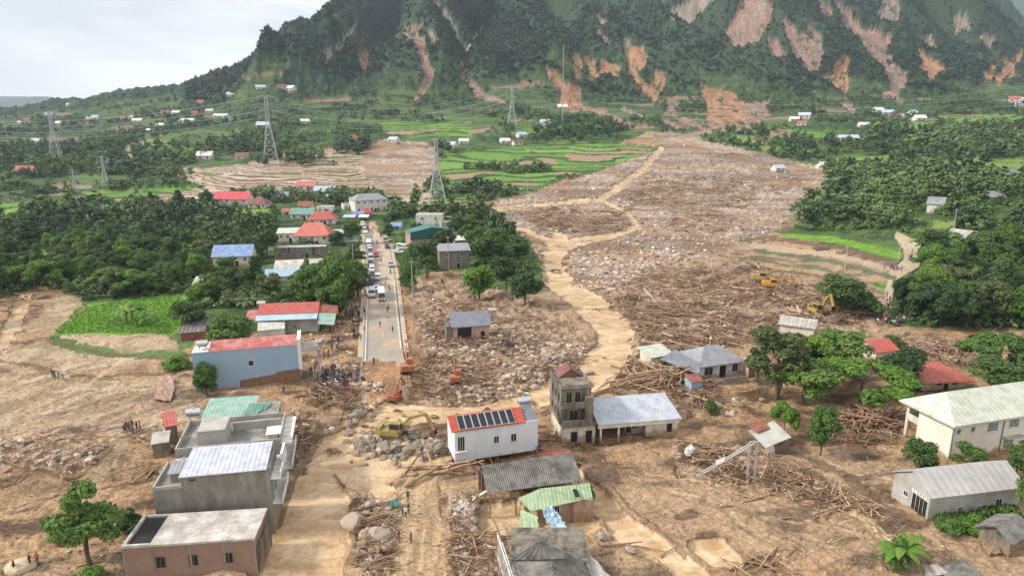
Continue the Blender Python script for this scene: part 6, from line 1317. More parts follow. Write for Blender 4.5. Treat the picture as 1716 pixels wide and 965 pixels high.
for k in range(6):
    o = log_mesh(40 + k, branch=(0, 2, 3, 0, 1, 2)[k]).build('log', m_timber, None, smooth=True); tag(o, 'x', 'log'); LP_.append(Proto(o))
LOGS = [(1110, 640, 62, 22, 95, (.8, 1.9), 'pale stripped log in the big timber pile behind the metal-roofed house', 'logs of the big timber pile'), (1178, 680, 22, 12, 16, (.5, 1.1), 'broken log right of the long metal roof', 'broken logs right of the metal roof'),
 (1450, 715, 48, 20, 60, (.7, 1.7), 'log in the brown timber pile left of the school', 'logs of the pile left of the school'), (1405, 528, 34, 10, 26, (.9, 1.8), 'pinkish log in the stack right of the yellow excavators', 'logs stacked right of the yellow excavators'),
 (1560, 590, 50, 8, 16, (.9, 2.0), 'long log lying on the stony mud behind the red roofs', 'logs behind the red roofs'), (720, 790, 40, 6, 7, (.9, 2.2), 'long trunk across the flood beside the solar-roofed house', 'trunks across the flood'), (790, 780, 26, 10, 8, (.5, 1.1), 'dark branch under the white solar-roofed house', 'branches under the solar-roofed house'),
 (800, 910, 36, 20, 10, (.5, 1.5), 'log at the right edge of the foreground track', 'logs right of the foreground track'), (560, 668, 40, 14, 18, (.6, 1.3), 'dark log in the wreckage beside the crowd of motorbikes', 'logs beside the crowd'), (640, 868, 16, 16, 5, (.7, 1.1), 'log leaning in the heap left of the walkers', 'logs in the heap left of the walkers'),
 (740, 600, 24, 12, 8, (.6, 1.2), 'log left of the orange excavator', 'logs left of the orange excavator'), (1270, 840, 20, 8, 4, (.6, 1.3), 'log in the mud below the two concrete posts', 'logs below the concrete posts'), (1360, 850, 120, 40, 12, (.4, 1.3), 'stray log on the wide mud flat left of the storehouse', 'stray logs on the right mud flat'),
 (1290, 945, 60, 12, 14, (.4, 1.0), 'stick in the brush at the bottom edge of the mud flat', 'sticks at the bottom edge'), (250, 790, 40, 16, 6, (.5, 1.0), 'branch on the mud left of the grey building', 'branches left of the grey building'), (1190, 770, 40, 14, 10, (.5, 1.2), 'broken branch around the leaning concrete pole', 'branches around the leaning pole'), (500, 720, 16, 10, 5, (.6, 1.3), 'bent branch on the bank right of the damp flat roof', 'branches on the bank right of the flat roof'), (1080, 922, 60, 8, 5, (.4, 1.0), 'dark trunk lying across the narrow stream in the foreground', 'trunks in the foreground stream')]
for cx, cy, sx, sy, n, (a, b), lb, gr in LOGS:
    for k in range(n):
        dx, dy = random.gauss(0, .5), random.gauss(0, .5); px, py = cx + dx * sx, cy + dy * sy; g = G(px, py); pile = n > 14
        h = (max(0, 1 - dx * dx - dy * dy) * random.random() * (2.4 if n > 50 else 1.3 if pile else .2)); s = random.uniform(a, b)
        o = random.choice(LP_).put((g.x, g.y, g.z + .15 + h), 0, (s, s, s * random.uniform(.8, 1.1)), lb, gr, None, rot=(random.uniform(0, 6), random.uniform(-.22, .22) * (1 if pile else .3), random.gauss(0, .8) + (math.pi / 2 if random.random() < .2 else 0)))
        if 'dark' in lb or 'brown' in lb or random.random() < .25: o.material_slots[0].link = 'OBJECT'; o.material_slots[0].material = m_timber2
def sticks(name, pts, lo, hi, r, cols, ang=0.0, spread=1.2, hmax=.8):
    c = cls_at(pts[:, 0], pts[:, 1]); dn = fbm(pts[:, 0] / 11, pts[:, 1] / 9, 801, 4, .6); pts = pts[(c != WATER) & (rng.random(len(pts)) < .15 + ss(.44, .56, dn))]; n = len(pts); L = rng.uniform(lo, hi, n) ; a = rng.normal(ang, spread, n); t = rng.normal(0, .15, n); rr = r * rng.uniform(.5, 1.3, n)
    d = np.stack([np.cos(a) * np.cos(t), np.sin(a) * np.cos(t), np.sin(t)], 1); u = np.stack([-np.sin(a), np.cos(a), 0 * a], 1); w_ = np.cross(d, u); c0 = pts + np.array([0, 0, 1])[None] * rng.uniform(.05, hmax, n)[:, None]
    V = []
    for s_, k in ((-.5, 1), (.5, .5)):
        for j in range(3):
            th = j * 2.094; V.append(c0 + d * (s_ * L)[:, None] + (u * math.cos(th) + w_ * math.sin(th)) * (rr * k)[:, None])
    V = np.stack(V, 1).reshape(-1, 3); b0 = (np.arange(n) * 6)[:, None]; F = np.concatenate([b0 + np.array([[j, (j + 1) % 3, 3 + (j + 1) % 3, 3 + j]]) for j in range(3)], 0)
    me = np_mesh(name, V, F, m_fol, False); cc = np.array(cols)[rng.integers(len(cols), size=n)] * rng.uniform(.7, 1.15, n)[:, None]; set_attr(me, 'albedo', cc.repeat(6, 0), 'FLOAT_COLOR'); o = bpy.data.objects.new(name, me); COL.objects.link(o); o['kind'] = 'stuff'
TC = [(.42, .28, .17), (.34, .21, .13), (.22, .14, .09), (.50, .37, .25), (.16, .10, .065)]
sticks('driftwood', scatter_px(0, [(R1, 2300), (R2, 5200), ([(1020, 610), (1180, 610), (1210, 680), (1150, 690), (1030, 665)], 1500), ([(1400, 690), (1500, 690), (1500, 745), (1410, 740)], 700), ([(1370, 515), (1450, 515), (1440, 545), (1370, 540)], 300), ([(510, 645), (600, 650), (600, 690), (520, 680)], 420), ([(1030, 290), (1290, 300), (1250, 350), (1060, 345)], 900), ([(870, 350), (1060, 350), (1040, 395), (900, 385)], 800),
    ([(760, 770), (880, 790), (860, 820), (760, 800)], 220), ([(760, 830), (830, 850), (800, 960), (760, 960)], 200), ([(600, 830), (675, 830), (655, 965), (600, 965)], 180), ([(900, 720), (1010, 745), (1000, 770), (900, 760)], 200), ([(1130, 740), (1300, 765), (1500, 870), (1400, 850), (1150, 800)], 420), ([(1480, 565), (1650, 575), (1640, 610), (1500, 605)], 400), ([(980, 770), (1500, 780), (1700, 965), (1000, 965)], 90), ([(0, 740), (260, 720), (260, 800), (0, 820)], 160), ([(480, 700), (540, 690), (500, 830), (470, 860)], 240), ([(690, 560), (740, 560), (740, 660), (690, 660)], 200)]), 0.8, 4.6, .10, TC, 0.2, .9, 1.0)

sticks('drift_logs', scatter_px(0, [([(1030, 290), (1290, 300), (1250, 350), (1060, 345)], 1500), ([(870, 350), (1060, 350), (1040, 395), (900, 385)], 1300), ([(1180, 240), (1370, 285), (1330, 330), (1200, 300)], 500), ([(1130, 350), (1260, 365), (1200, 395), (1120, 388)], 400), (R2, 900)]), 2.5, 9, .24, [(.47, .33, .21), (.38, .26, .17), (.26, .17, .11), (.52, .40, .30)], .1, .7, 1.2)
NEARM = [(0, 620), (330, 660), (480, 700), (560, 760), (700, 820), (980, 740), (1300, 690), (1716, 780), (1716, 965), (0, 965)]
def mudonly(p): c = cls_at(p[:, 0], p[:, 1]); return p[np.isin(c, (MUD, PALE, RUB, TRACK))]
rubble('pebbles', mudonly(scatter_px(0, [(NEARM, 5200)])), .04, .30, [(.40, .30, .21), (.25, .17, .11), (.47, .39, .30), (.16, .11, .07)], 3)
sticks('litter', mudonly(scatter_px(0, [(NEARM, 1500)])), .3, 2.0, .045, TC, .3, .8, .12)

# ------------------------------------------------------------ people
def person_mesh(arms, legs, seed=0):
    """one continuous body grown from a skeleton"""
    V = [(0, 0, .95), (0, 0, 1.12), (0, 0, 1.36), (0, .0, 1.47), (0, .01, 1.56), (0, .015, 1.66), (0, .01, 1.74)]; Rr = [(.15, .11), (.13, .10), (.16, .11), (.06, .06), (.085, .095), (.088, .10), (.05, .06)]; E = [(i, i + 1) for i in range(6)]
    for s in (-1, 1):
        (h1, f1), (h2, f2) = legs[0 if s < 0 else 1]; k = len(V)
        V += [(s * .10, 0, .88), (s * .11, h1, .48), (s * .11, f1, .08), (s * .11, f1 + .16, .04)]; Rr += [(.09, .09), (.06, .065), (.042, .045), (.04, .03)]; E += [(0, k), (k, k + 1), (k + 1, k + 2), (k + 2, k + 3)]
        e, w_ = arms[0 if s < 0 else 1]; k = len(V)
        V += [(s * .19, 0, 1.38), (s * (.24 + e[0]), e[1], e[2]), (s * (.25 + w_[0]), w_[1], w_[2]), (s * (.25 + w_[0]), w_[1] + .03, w_[2] - .12)]; Rr += [(.06, .06), (.042, .042), (.03, .03), (.032, .02)]; E += [(2, k), (k, k + 1), (k + 1, k + 2), (k + 2, k + 3)]
    me = bpy.data.meshes.new('person'); me.from_pydata(V, E, []); o = bpy.data.objects.new('person', me); COL.objects.link(o)
    m = o.modifiers.new('s', 'SKIN'); sk = me.skin_vertices[0].data
    for i, r_ in enumerate(Rr): sk[i].radius = r_
    for x in sk: x.use_root = False
    sk[0].use_root = True; m2 = o.modifiers.new('d', 'SUBSURF'); m2.levels = 1
    dg = bpy.context.evaluated_depsgraph_get(); me2 = bpy.data.meshes.new_from_object(o.evaluated_get(dg)); bpy.data.objects.remove(o)
    return me2
m_skin = mat('skin', (.30, .17, .11), .6, .1); m_hair = mat('hair', (.015, .012, .01), .7, .1)
shirts = [mat('shirt_cloth_%s' % n, c, .9, .15) for n, c in (('black', (.03, .03, .035)), ('white', (.6, .6, .58)), ('red', (.45, .04, .04)), ('blue', (.05, .09, .22)), ('green', (.07, .13, .06)), ('grey', (.2, .2, .2)), ('orange', (.65, .16, .03)), ('khaki', (.25, .2, .12)))]
SN = ['black', 'white', 'red', 'blue', 'green', 'grey', 'orange', 'khaki']
trous = [mat('trousers_%s' % n, c, .9, .15) for n, c in (('dark', (.02, .022, .03)), ('brown', (.12, .08, .05)), ('blue', (.04, .06, .12)))]
PP = []
poses = [(((.02, .0, 1.12), (.03, .05, .90)), ((.02, .0, 1.12), (.03, .06, .90)), ((.0, 0), (0, -.02)), ((.0, .0), (0, 0))), (((.02, .1, 1.13), (.02, .22, .95)), ((.02, -.1, 1.13), (.02, -.1, .9)), ((.12, .22), (0, 0)), ((-.02, -.25), (0, 0))),
         (((.04, .08, 1.13), (-.06, .26, 1.1)), ((.04, .05, 1.13), (-.04, .28, 1.12)), ((.0, .0), (0, 0)), ((.03, .05), (0, 0))), (((.10, .0, 1.15), (-.02, .12, 1.0)), ((.02, .14, 1.2), (0, .36, 1.32)), ((.06, .12), (0, 0)), ((-.02, -.1), (0, 0)))]
for a1, a2, l1, l2 in poses:
    me = person_mesh((a1, a2), (l1, l2))
    for m_ in (m_skin, shirts[0], trous[0], m_hair): me.materials.append(m_)
    zz = [p.center.z for p in me.polygons]
    for p in me.polygons:
        c = p.center; arm = abs(c.x) > .17 and c.z > .8
        if c.z < .10: mi = 3
        elif c.z < .93 and not (arm and abs(c.x) > .2): mi = 2
        elif c.z > 1.47: mi = 3 if (c.z > 1.68 or c.y < -.02) else 0
        elif arm and c.z < 1.18: mi = 0
        else: mi = 1
        p.material_index = mi
    o = bpy.data.objects.new('person', me); COL.objects.link(o); tag(o, 'x', 'person'); PP.append(Proto(o))
def person(x, y, z, lb, gr=None, rz=None, shirt=None, sc=None, pose=None, hat=None):
    s = shirt if shirt is not None else random.choice([0, 0, 0, 3, 5, 1, 1, 4, 7, 2])
    pr = PP[pose if pose is not None else random.randrange(4)]
    o = pr.put((x, y, z), rz if rz is not None else random.uniform(0, 6.28), sc or random.uniform(.95, 1.06), lb.replace('%s', SN[s]), gr); mats_ = {1: shirts[s], 2: random.choice(trous)}
    for i, m_ in mats_.items(): o.material_slots[i].link = 'OBJECT'; o.material_slots[i].material = m_
    return o
def pxp(px, py, lb, gr=None, **k):
    g = G(px, py); return person(g.x, g.y, g.z + .02, lb, gr, **k)
for a in ((680, 868, 'walker in white shirt in the middle of the foreground track', 1), (675, 866, 'walker in %s shirt left of the one in white on the track', 0), (685, 864, 'walker in %s shirt right of the one in white on the track', 0), (669, 911, 'lone person in %s alone at the left of the track, nearest the boulders', 0), (689, 912, 'person in %s shirt nearest the camera on the right of the track', 5), (684, 842, 'farthest walker in %s shirt on the foreground track', 4),
          (64, 946, 'person in %s shirt beside the pale sand heap', 6), (52, 952, 'person in %s shirt crouched on the sand heap edge', 0), (26, 962, 'person in %s shirt at the lower left of the sand heap', 0), (158, 768, 'lone walker in %s shirt on the pale strip above the loose-crowned tree', 3), (1468, 718, 'worker in %s jacket on the timber pile left of the school', 6), (1529, 655, 'worker in %s jacket in front of the rust red roof', 6), (1538, 657, 'second worker in %s jacket nearer the rust red roof', 6),
          (627, 612, 'person in %s shirt alone in the middle of the wet asphalt', 0), (495, 708, 'person in %s clothes on the bank right of the damp flat roof', 0), (502, 712, 'person in %s clothes right beside the other on the bank', 5), (476, 660, 'person in %s shirt below the pale blue building', 4)):
    pxp(a[0], a[1], a[2], None, shirt=a[3])
GRP = [(218, 724, 16, 4, 10, 'person in %s shirt in the group on the mud left of the damp flat roof', 'villagers on the left mud'), (92, 634, 16, 2, 5, 'person in %s shirt in the small group on the left fields', 'people on the left fields'), (560, 572, 12, 14, 12, 'person in %s clothes on the mud right of the pale blue building', 'people beside the blue building'), (545, 598, 10, 4, 8, 'person in %s clothes at the wreckage right of the pale blue building', 'people at the wreckage'),
       (562, 632, 30, 10, 44, 'person in %s shirt in the packed crowd at the end of the asphalt', 'crowd at the end of the asphalt'), (590, 528, 9, 10, 16, 'person in %s shirt in the crowd left of the cars', 'crowd left of the cars'), (595, 560, 6, 14, 9, 'person in %s shirt on the left road shoulder', 'people on the left shoulder'), (845, 580, 14, 5, 10, 'person in %s shirt right of the small slate-roofed house', 'people beside the small slate-roofed house'),
       (740, 475, 8, 3, 5, 'person in %s shirt on the mud below the bare concrete house', 'people below the bare concrete house'), (1493, 540, 24, 6, 22, 'person in %s shirt in the crowd at the foot of the right path', 'crowd at the foot of the right path'), (1487, 510, 4, 12, 8, 'person in %s shirt walking down the narrow right path', 'people on the narrow right path'), (1500, 452, 16, 4, 12, 'person in %s shirt at the bend of the right path', 'people at the bend of the right path'), (1530, 432, 8, 12, 6, 'person in %s shirt on the curving pale path', 'people on the curving path'),
       (905, 765, 6, 6, 3, 'person in %s shirt among the wreck beside the solar-roofed house', 'people beside the solar-roofed house')]
for cx, cy, sx, sy, n, lb, gr in GRP:
    for k in range(n): pxp(random.gauss(cx, sx * .6), random.gauss(cy, sy * .6), lb, gr)
for k in range(34):
    p = along(random.uniform(.12, .97), random.choice([random.uniform(.55, .98), random.uniform(.42, .6), random.uniform(-.1, .03)])); person(p.x, p.y, p.z + .003, 'person in %s shirt walking on the road beside the queue', 'people walking on the road')

# ------------------------------------------------------------ vehicles
paint = {n: mat('car_paint_' + n, c, .3, .05, 1, dirt=tuple(x * .8 + .05 for x in c), dscale=1.5) for n, c in (('white', (.68, .68, .67)), ('black', (.02, .02, .022)), ('silver', (.42, .43, .44)), ('blue', (.06, .10, .24)), ('red', (.5, .03, .02)), ('tan', (.42, .34, .24)), ('grey', (.16, .17, .18)))}
m_lamp = mat('lamp_glass', (.75, .74, .68), .2, .05); m_tail = mat('tail_lamp', (.35, .02, .02), .3, .05)
def vehicle(nm, cat, L, W, H, prof, glassband, wheels, wr=.34, extra=None):
    """prof: side outline (y, z); the front faces -y"""
    r = empty(nm, (0, 0, 0), 0, 'x', cat); b = MB(); n = len(prof); zm = max(z for y, z in prof); v = []
    for s in (-1, 1):
        for y, z in prof: k = W / 2 * (1 - .16 * ss_f((z - zm * .52) / (zm * .48))); v.append((s * k, y, z))
    f = [tuple(range(n)), tuple(range(2 * n - 1, n - 1, -1))] + [(i, (i + 1) % n, (i + 1) % n + n, i + n) for i in range(n)]; b.quadmesh(v, f); body = b.build('body', paint['white'], r)
    md = None
    for (y0, z0, y1, z1, side_) in glassband:
        k0 = W / 2 * (1 - .16 * ss_f((z0 - zm * .52) / (zm * .48))) + .008; k1 = W / 2 * (1 - .16 * ss_f((z1 - zm * .52) / (zm * .48))) + .008
        if side_:
            for s in (-1, 1): q = MB(); q.quadmesh([(s * k0, y0, z0), (s * k0, y1, z0), (s * k1, y1 - .05, z1), (s * k1, y0 + .05, z1)], [(0, 1, 2, 3) if s < 0 else (3, 2, 1, 0)]); q.build('side_window', m_glass, r)
        else: e = .02 if y0 < 0 else -.02; MB().quadmesh([(-k0 * .9, y0 - e, z0), (k0 * .9, y0 - e, z0), (k1 * .88, y1 - e, z1), (-k1 * .88, y1 - e, z1)], [(0, 1, 2, 3)]).build('windscreen', m_glass, r)
    for y in wheels:
        for s in (-1, 1):
            w_ = MB().tube((s * (W / 2 - .22), y, wr), (s * (W / 2 + .01), y, wr), wr, wr, 12).build('wheel', m_rubber, r); MB().tube((s * (W / 2 + .01), y, wr), (s * (W / 2 + .02), y, wr), wr * .55, wr * .5, 10).build('rim', m_galv, w_)
    for s in (-1, 1): MB().box((s * W * .36 - .13, -L / 2 - .02, H * .36), (s * W * .36 + .13, -L / 2 + .05, H * .36 + .14)).build('headlight', m_lamp, r)
    if extra: extra(r)
    return Proto(r)
def ss_f(t): t = min(max(t, 0), 1); return t * t * (3 - 2 * t)
CARS = {
 'sedan': vehicle('parked_car', 'car', 4.5, 1.8, 1.45, [(-2.25, .3), (-2.25, .75), (-1.0, .95), (-.35, 1.42), (1.1, 1.45), (1.75, 1.02), (2.22, .98), (2.25, .3)], [(-.85, .95, .95, 1.36, 1), (-.98, .97, -.38, 1.39, 0), (1.72, 1.05, 1.15, 1.41, 0)], (-1.4, 1.35)),
 'suv': vehicle('parked_car', 'car', 4.7, 1.9, 1.8, [(-2.35, .35), (-2.35, 1.0), (-1.1, 1.15), (-.6, 1.75), (2.1, 1.78), (2.33, 1.1), (2.35, .35)], [(-.8, 1.12, 1.9, 1.62, 1), (-1.07, 1.17, -.62, 1.70, 0), (2.30, 1.15, 2.12, 1.68, 0)], (-1.5, 1.45), .38),
 'van': vehicle('van', 'van', 5.4, 2.0, 2.3, [(-2.7, .35), (-2.7, 1.0), (-2.3, 1.25), (-1.75, 2.2), (2.6, 2.28), (2.7, .35)], [(-2.0, 1.25, 2.3, 1.95, 1), (-2.27, 1.28, -1.78, 2.12, 0), (2.67, 1.3, 2.62, 2.0, 0)], (-1.8, 1.7), .36),
 'bus': vehicle('minibus', 'bus', 7.2, 2.25, 2.85, [(-3.6, .4), (-3.62, 1.1), (-3.25, 2.5), (-2.9, 2.8), (3.5, 2.85), (3.6, .4)], [(-3.0, 1.3, 3.2, 2.25, 1), (-3.60, 1.15, -3.28, 2.4, 0)], (-2.5, 2.0), .46)}
def truck_extra(r):
    b = MB(); b.box((-1.1, -.9, 1.0), (1.1, 3.4, 1.15)); b.box((-1.1, -.9, 1.15), (-1.02, 3.4, 1.8)); b.box((1.02, -.9, 1.15), (1.1, 3.4, 1.8)); b.box((-1.02, 3.32, 1.15), (1.02, 3.4, 1.8)); b.box((-1.02, -.9, 1.15), (1.02, -.82, 2.1)); b.build('cargo_bed', paint['blue'], r)
    MB().box((-.9, -.85, 1.15), (.9, 3.2, 1.6)).build('load', m_timber2, r)
CARS['truck'] = vehicle('truck', 'truck', 6.8, 2.2, 2.3, [(-3.4, .5), (-3.4, 1.2), (-3.1, 2.25), (-1.4, 2.3), (-1.2, 1.0), (3.3, .98), (3.3, .6)], [(-2.9, 1.3, -1.7, 2.0, 1), (-3.40, 1.28, -3.14, 2.12, 0)], (-2.4, 2.0), .46, truck_extra)
Q = [(.905 - .905 + .315, .19, 'van', 'white', 'white van beside the minibus at the front of the queue'), (.30, .50, 'bus', 'white', 'cream minibus driving down the middle of the wet road'), (.385, .18, 'truck', 'blue', 'blue open truck second in the queue of vehicles'), (.43, .20, 'sedan', 'black', 'black car in the queue behind the blue truck'), (.465, .19, 'suv', 'white', 'white off-road car with dark windows behind the black car'), (.51, .17, 'suv', 'grey', 'grey off-road car in the middle of the queue'),
     (.55, .19, 'van', 'silver', 'silver van in the middle of the queue'), (.585, .42, 'sedan', 'red', 'red car beside the silver van'), (.62, .20, 'truck', 'white', 'white-cabbed truck past the middle of the queue'), (.67, .20, 'bus', 'white', 'long white bus in the upper half of the queue'), (.72, .22, 'suv', 'black', 'black off-road car behind the long white bus'), (.765, .20, 'sedan', 'white', 'white car in the upper queue'), (.80, .24, 'suv', 'white', 'white off-road car near the top of the queue'), (.835, .25, 'van', 'silver', 'silver van at the top of the queue'), (.87, .40, 'truck', 'red', 'red fire truck where the road bends to the village'),
     (.93, .5, 'suv', 'white', 'white car beyond the red fire truck'), (.66, .92, 'sedan', 'black', 'black car parked on the right edge of the upper road'), (.79, .95, 'van', 'white', 'white van parked on the right near the teal warehouse')]
for t, s, kd, pc, lb in Q:
    p = along(t, s); p2 = along(min(t + .02, 1), s); p0 = along(max(t - .02, 0), s); yw = math.atan2(p2.y - p0.y, p2.x - p0.x) - R(90)
    CARS[kd].put((p.x, p.y, RZ + .01), yw + random.uniform(-.05, .05), 1.0, lb, 'vehicles queueing on the muddy road' if kd != 'bus' or pc != 'x' else None, {'body': paint[pc]})
for k, (t, s, kd, pc) in enumerate([(.345, .34, 'sedan', 'silver'), (.41, .38, 'suv', 'white'), (.487, .2, 'sedan', 'tan'), (.53, .2, 'sedan', 'white'), (.57, .19, 'suv', 'blue'), (.603, .2, 'sedan', 'silver'), (.645, .2, 'suv', 'white'), (.695, .21, 'van', 'white'), (.742, .22, 'sedan', 'silver'), (.783, .22, 'suv', 'tan'), (.82, .24, 'sedan', 'white'), (.855, .26, 'suv', 'black'), (.89, .3, 'sedan', 'white'), (.50, .93, 'suv', 'silver'), (.72, .9, 'van', 'tan')]):
    p = along(t, s); p2 = along(min(t + .02, 1), s); p0 = along(max(t - .02, 0), s); yw = math.atan2(p2.y - p0.y, p2.x - p0.x) - R(90)
    CARS[kd].put((p.x, p.y, RZ + .01), yw, 1.0, '%s %s, %s from the front among the squeezed-in cars of the queue' % (pc, {'sedan': 'car', 'suv': 'off-road car', 'van': 'van'}[kd], ['first', 'second', 'third', 'fourth', 'fifth', 'sixth', 'seventh', 'eighth', 'ninth', 'tenth', 'eleventh', 'twelfth', 'thirteenth', 'fourteenth', 'fifteenth'][k]), 'vehicles queueing on the muddy road', {'body': paint[pc]})
for px, py, kd, pc, lb in ((676, 418, 'van', 'white', 'white van parked off the road beside the teal warehouse'), (668, 424, 'sedan', 'white', 'white car parked beside the roadside grass')):
    g = G(px, py); CARS[kd].put((g.x, g.y, g.z + .02), R(70), 1, lb, None, {'body': paint[pc]})
# motorbikes
def motorbike():
    r = empty('motorbike', (0, 0, 0), 0, 'x', 'motorbike')
    for y in (-.62, .62): MB().tube((-.05, y, .29), (.05, y, .29), .29, .29, 12).build('wheel', m_rubber, r)
    b = MB(); b.tube((0, -.6, .3), (0, -.42, .95), .04, n=5); b.quadmesh([(-.13, -.4, .45), (.13, -.4, .45), (.15, .3, .4), (-.15, .3, .4), (-.1, -.42, .85), (.1, -.42, .85), (.13, .7, .7), (-.13, .7, .7)], [(0, 3, 2, 1), (4, 5, 6, 7), (0, 1, 5, 4), (1, 2, 6, 5), (2, 3, 7, 6), (3, 0, 4, 7)]); b.build('body', paint['red'], r)
    MB().box((-.12, -.1, .72), (.12, .68, .82)).build('seat', m_rubber, r); MB().tube((-.33, -.38, 1.0), (.33, -.38, 1.0), .02, n=5).tube((0, -.42, .9), (0, -.38, 1.0), .03, n=5).build('handlebar', m_galv, r); return Proto(r)
mbk = motorbike()
for cx, cy, sx, sy, n, lb, gr in ((560, 640, 34, 9, 30, 'motorbike parked in the packed crowd at the end of the asphalt', 'motorbikes at the end of the asphalt'), (600, 545, 6, 20, 9, 'motorbike parked along the left road shoulder', 'motorbikes along the left shoulder'), (1500, 543, 18, 5, 6, 'motorbike at the foot of the right path', 'motorbikes at the right path')):
    for k in range(n): g = G(random.gauss(cx, sx * .6), random.gauss(cy, sy * .6)); mbk.put((g.x, g.y, g.z), random.uniform(0, 6.28), 1, lb, gr, {'body': random.choice([paint['red'], paint['black'], paint['blue'], paint['white']])})
for k in range(14): p = along(random.uniform(.2, .9), random.choice([random.uniform(.55, .95), .36])); mbk.put((p.x, p.y, RZ + .01), YAW + random.choice([0, math.pi]), 1, 'motorbike on the muddy road beside the queue', 'motorbikes riding on the road', {'body': random.choice([paint['red'], paint['black'], paint['blue']])})
# excavators
def excavator(loc, yaw, label, c, arm=(50, -60, -40), swing=0, sc=1.0):
    r = empty('excavator', loc, yaw, label, 'excavator'); r.scale = (sc,) * 3
    pc = mat('excavator_paint_' + label.split()[0], c, .5, .2, 1.5, dirt=tuple(x * .45 + .06 for x in c), dscale=1.0); mk = mat('track_steel', (.07, .05, .035), .9, .4, 3, dirt=(.22, .14, .08), dscale=1.5)
    for s in (-1, 1):
        pr = [(-1.9, .45), (-1.5, .0), (1.5, .0), (1.9, .45), (1.6, .85), (-1.6, .85)]; b = MB(); v = [(s * 1.15 - .28, y, z) for y, z in pr] + [(s * 1.15 + .28, y, z) for y, z in pr]; b.quadmesh(v, [tuple(range(5, -1, -1)), tuple(range(6, 12))] + [(i, (i + 1) % 6, (i + 1) % 6 + 6, i + 6) for i in range(6)]); t_ = b.build('track', mk, r)
        q = MB(); [q.tube((s * 1.44, y, .42), (s * 1.47, y, .42), .26, .26, 10) for y in (-1.4, 1.4)]; q.build('track_wheel', m_galv, t_)
    MB().box((-.8, -1.2, .4), (.8, 1.2, .9)).build('undercarriage', mk, r)
    S = Matrix.Rotation(R(swing), 4, 'Z')
    b = MB(); b.box((-1.35, -1.2, 1.0), (1.35, 1.5, 1.75), M=S); b.box((-.1, .1, 1.75), (1.3, 1.45, 2.1), M=S); b.build('house', pc, r)
    b = MB(); pts = [(-1.35, 1.5), (1.35, 1.5), (1.15, 2.3), (-1.15, 2.3)]; v = [S @ Vector((x, y, z)) for z in (1.0, 2.15) for x, y in pts]; b.quadmesh(v, [(3, 2, 1, 0), (4, 5, 6, 7), (0, 1, 5, 4), (1, 2, 6, 5), (2, 3, 7, 6), (3, 0, 4, 7)]); b.build('counterweight', pc, r)
    cb = MB().box((-1.3, -1.5, 1.75), (-.35, .2, 3.0), M=S).build('cab', pc, r); q = MB(); q.box((-1.25, -1.52, 2.0), (-.4, -1.505, 2.9), M=S); q.box((-1.32, -1.4, 2.1), (-1.305, .05, 2.85), M=S); q.box((-.345, -1.4, 2.1), (-.33, .05, 2.85), M=S); q.build('cab_window', m_glass, cb)
    A, B_, C_ = [R(a) for a in arm]; y0, z0 = -1.0, 1.7
    def seg(name, p0, ang, L, w0, w1, mt_, bend=0):
        d = Vector((0, -math.cos(ang), math.sin(ang))); n_ = Vector((0, math.sin(ang), math.cos(ang))); p0 = Vector(p0); mid = p0 + d * L * .5 + n_ * bend; p1 = p0 + d * L; b = MB(); v = []
        for p, w_ in ((p0, w0), (mid, max(w0, w1) * 1.15), (p1, w1)):
            for sx, sn in ((-1, -1), (1, -1), (1, 1), (-1, 1)): v.append(S @ (p + Vector((sx * .2, 0, 0)) + n_ * sn * w_ / 2))
        f = [(3, 2, 1, 0), (8, 9, 10, 11)] + [(i + k, (i + 1) % 4 + k, (i + 1) % 4 + 4 + k, i + 4 + k) for k in (0, 4) for i in range(4)]; b.quadmesh(v, f)
        b.build(name, mt_, r); return p1
    p = seg('boom', (0.15, y0, z0), A, 4.6, .45, .35, pc, .55); pe = p; p = seg('stick', p, B_, 2.6, .38, .25, pc); 
    d = Vector((0, -math.cos(C_), math.sin(C_))); n_ = Vector((0, math.sin(C_), math.cos(C_))); b = MB(); v = []
    for sx in (-.5, .5): v += [S @ (p + Vector((sx, 0, 0)) + d * a + n_ * c_) for a, c_ in ((0, .15), (0, -.15), (.5, -.6), (1.0, -.45), (1.1, .15), (.6, .3))]
    b.quadmesh(v, [tuple(range(6)), tuple(range(11, 5, -1))] + [(i, i + 6, (i + 1) % 6 + 6, (i + 1) % 6) for i in range(5)]); b.build('bucket', mk, r)
    m0 = Vector((.15, -1.3, 1.5)); m1 = Vector((.15, y0, z0)) + Vector((0, -math.cos(A), math.sin(A))) * 2.2; MB().tube(S @ m0, S @ m1, .09, n=6).build('hydraulic_ram', m_steel, r); return r
def exc(px, py, yaw, lb, c, **k): g = G(px, py); return excavator((g.x, g.y, g.z + k.pop('dz', .0)), R(yaw), lb, c, **k)
ORG = (.42, .15, .06); YEL = (.42, .28, .07); RED_ = (.33, .075, .05)
exc(682, 624, 188, 'orange excavator seen from behind at the lower end of the asphalt', ORG, arm=(32, -50, -90), sc=.95)
exc(763, 641, 185, 'orange-red excavator with raised arm in the woody rubble', (.42, .13, .06), arm=(50, -30, -80), sc=.8)
exc(663, 672, 160, 'red excavator facing down the muddy road end', RED_, arm=(60, -50, -110), sc=.7)
exc(660, 735, 78, 'yellow excavator with long arched arm digging in the boulder heap', (.36, .27, .08), arm=(34, -60, -95), sc=1.15)
exc(1272, 474, 75, 'yellow excavator farther of the two in the debris field', YEL, arm=(28, -50, -100), sc=1.15); exc(1290, 484, 80, 'amber excavator nearer of the two in the debris field', (.62, .27, .02), arm=(20, -40, -90), sc=1.05); exc(1370, 530, 10, 'bright yellow excavator behind the long pale shed', YEL, arm=(60, -60, -90), sc=1.25)
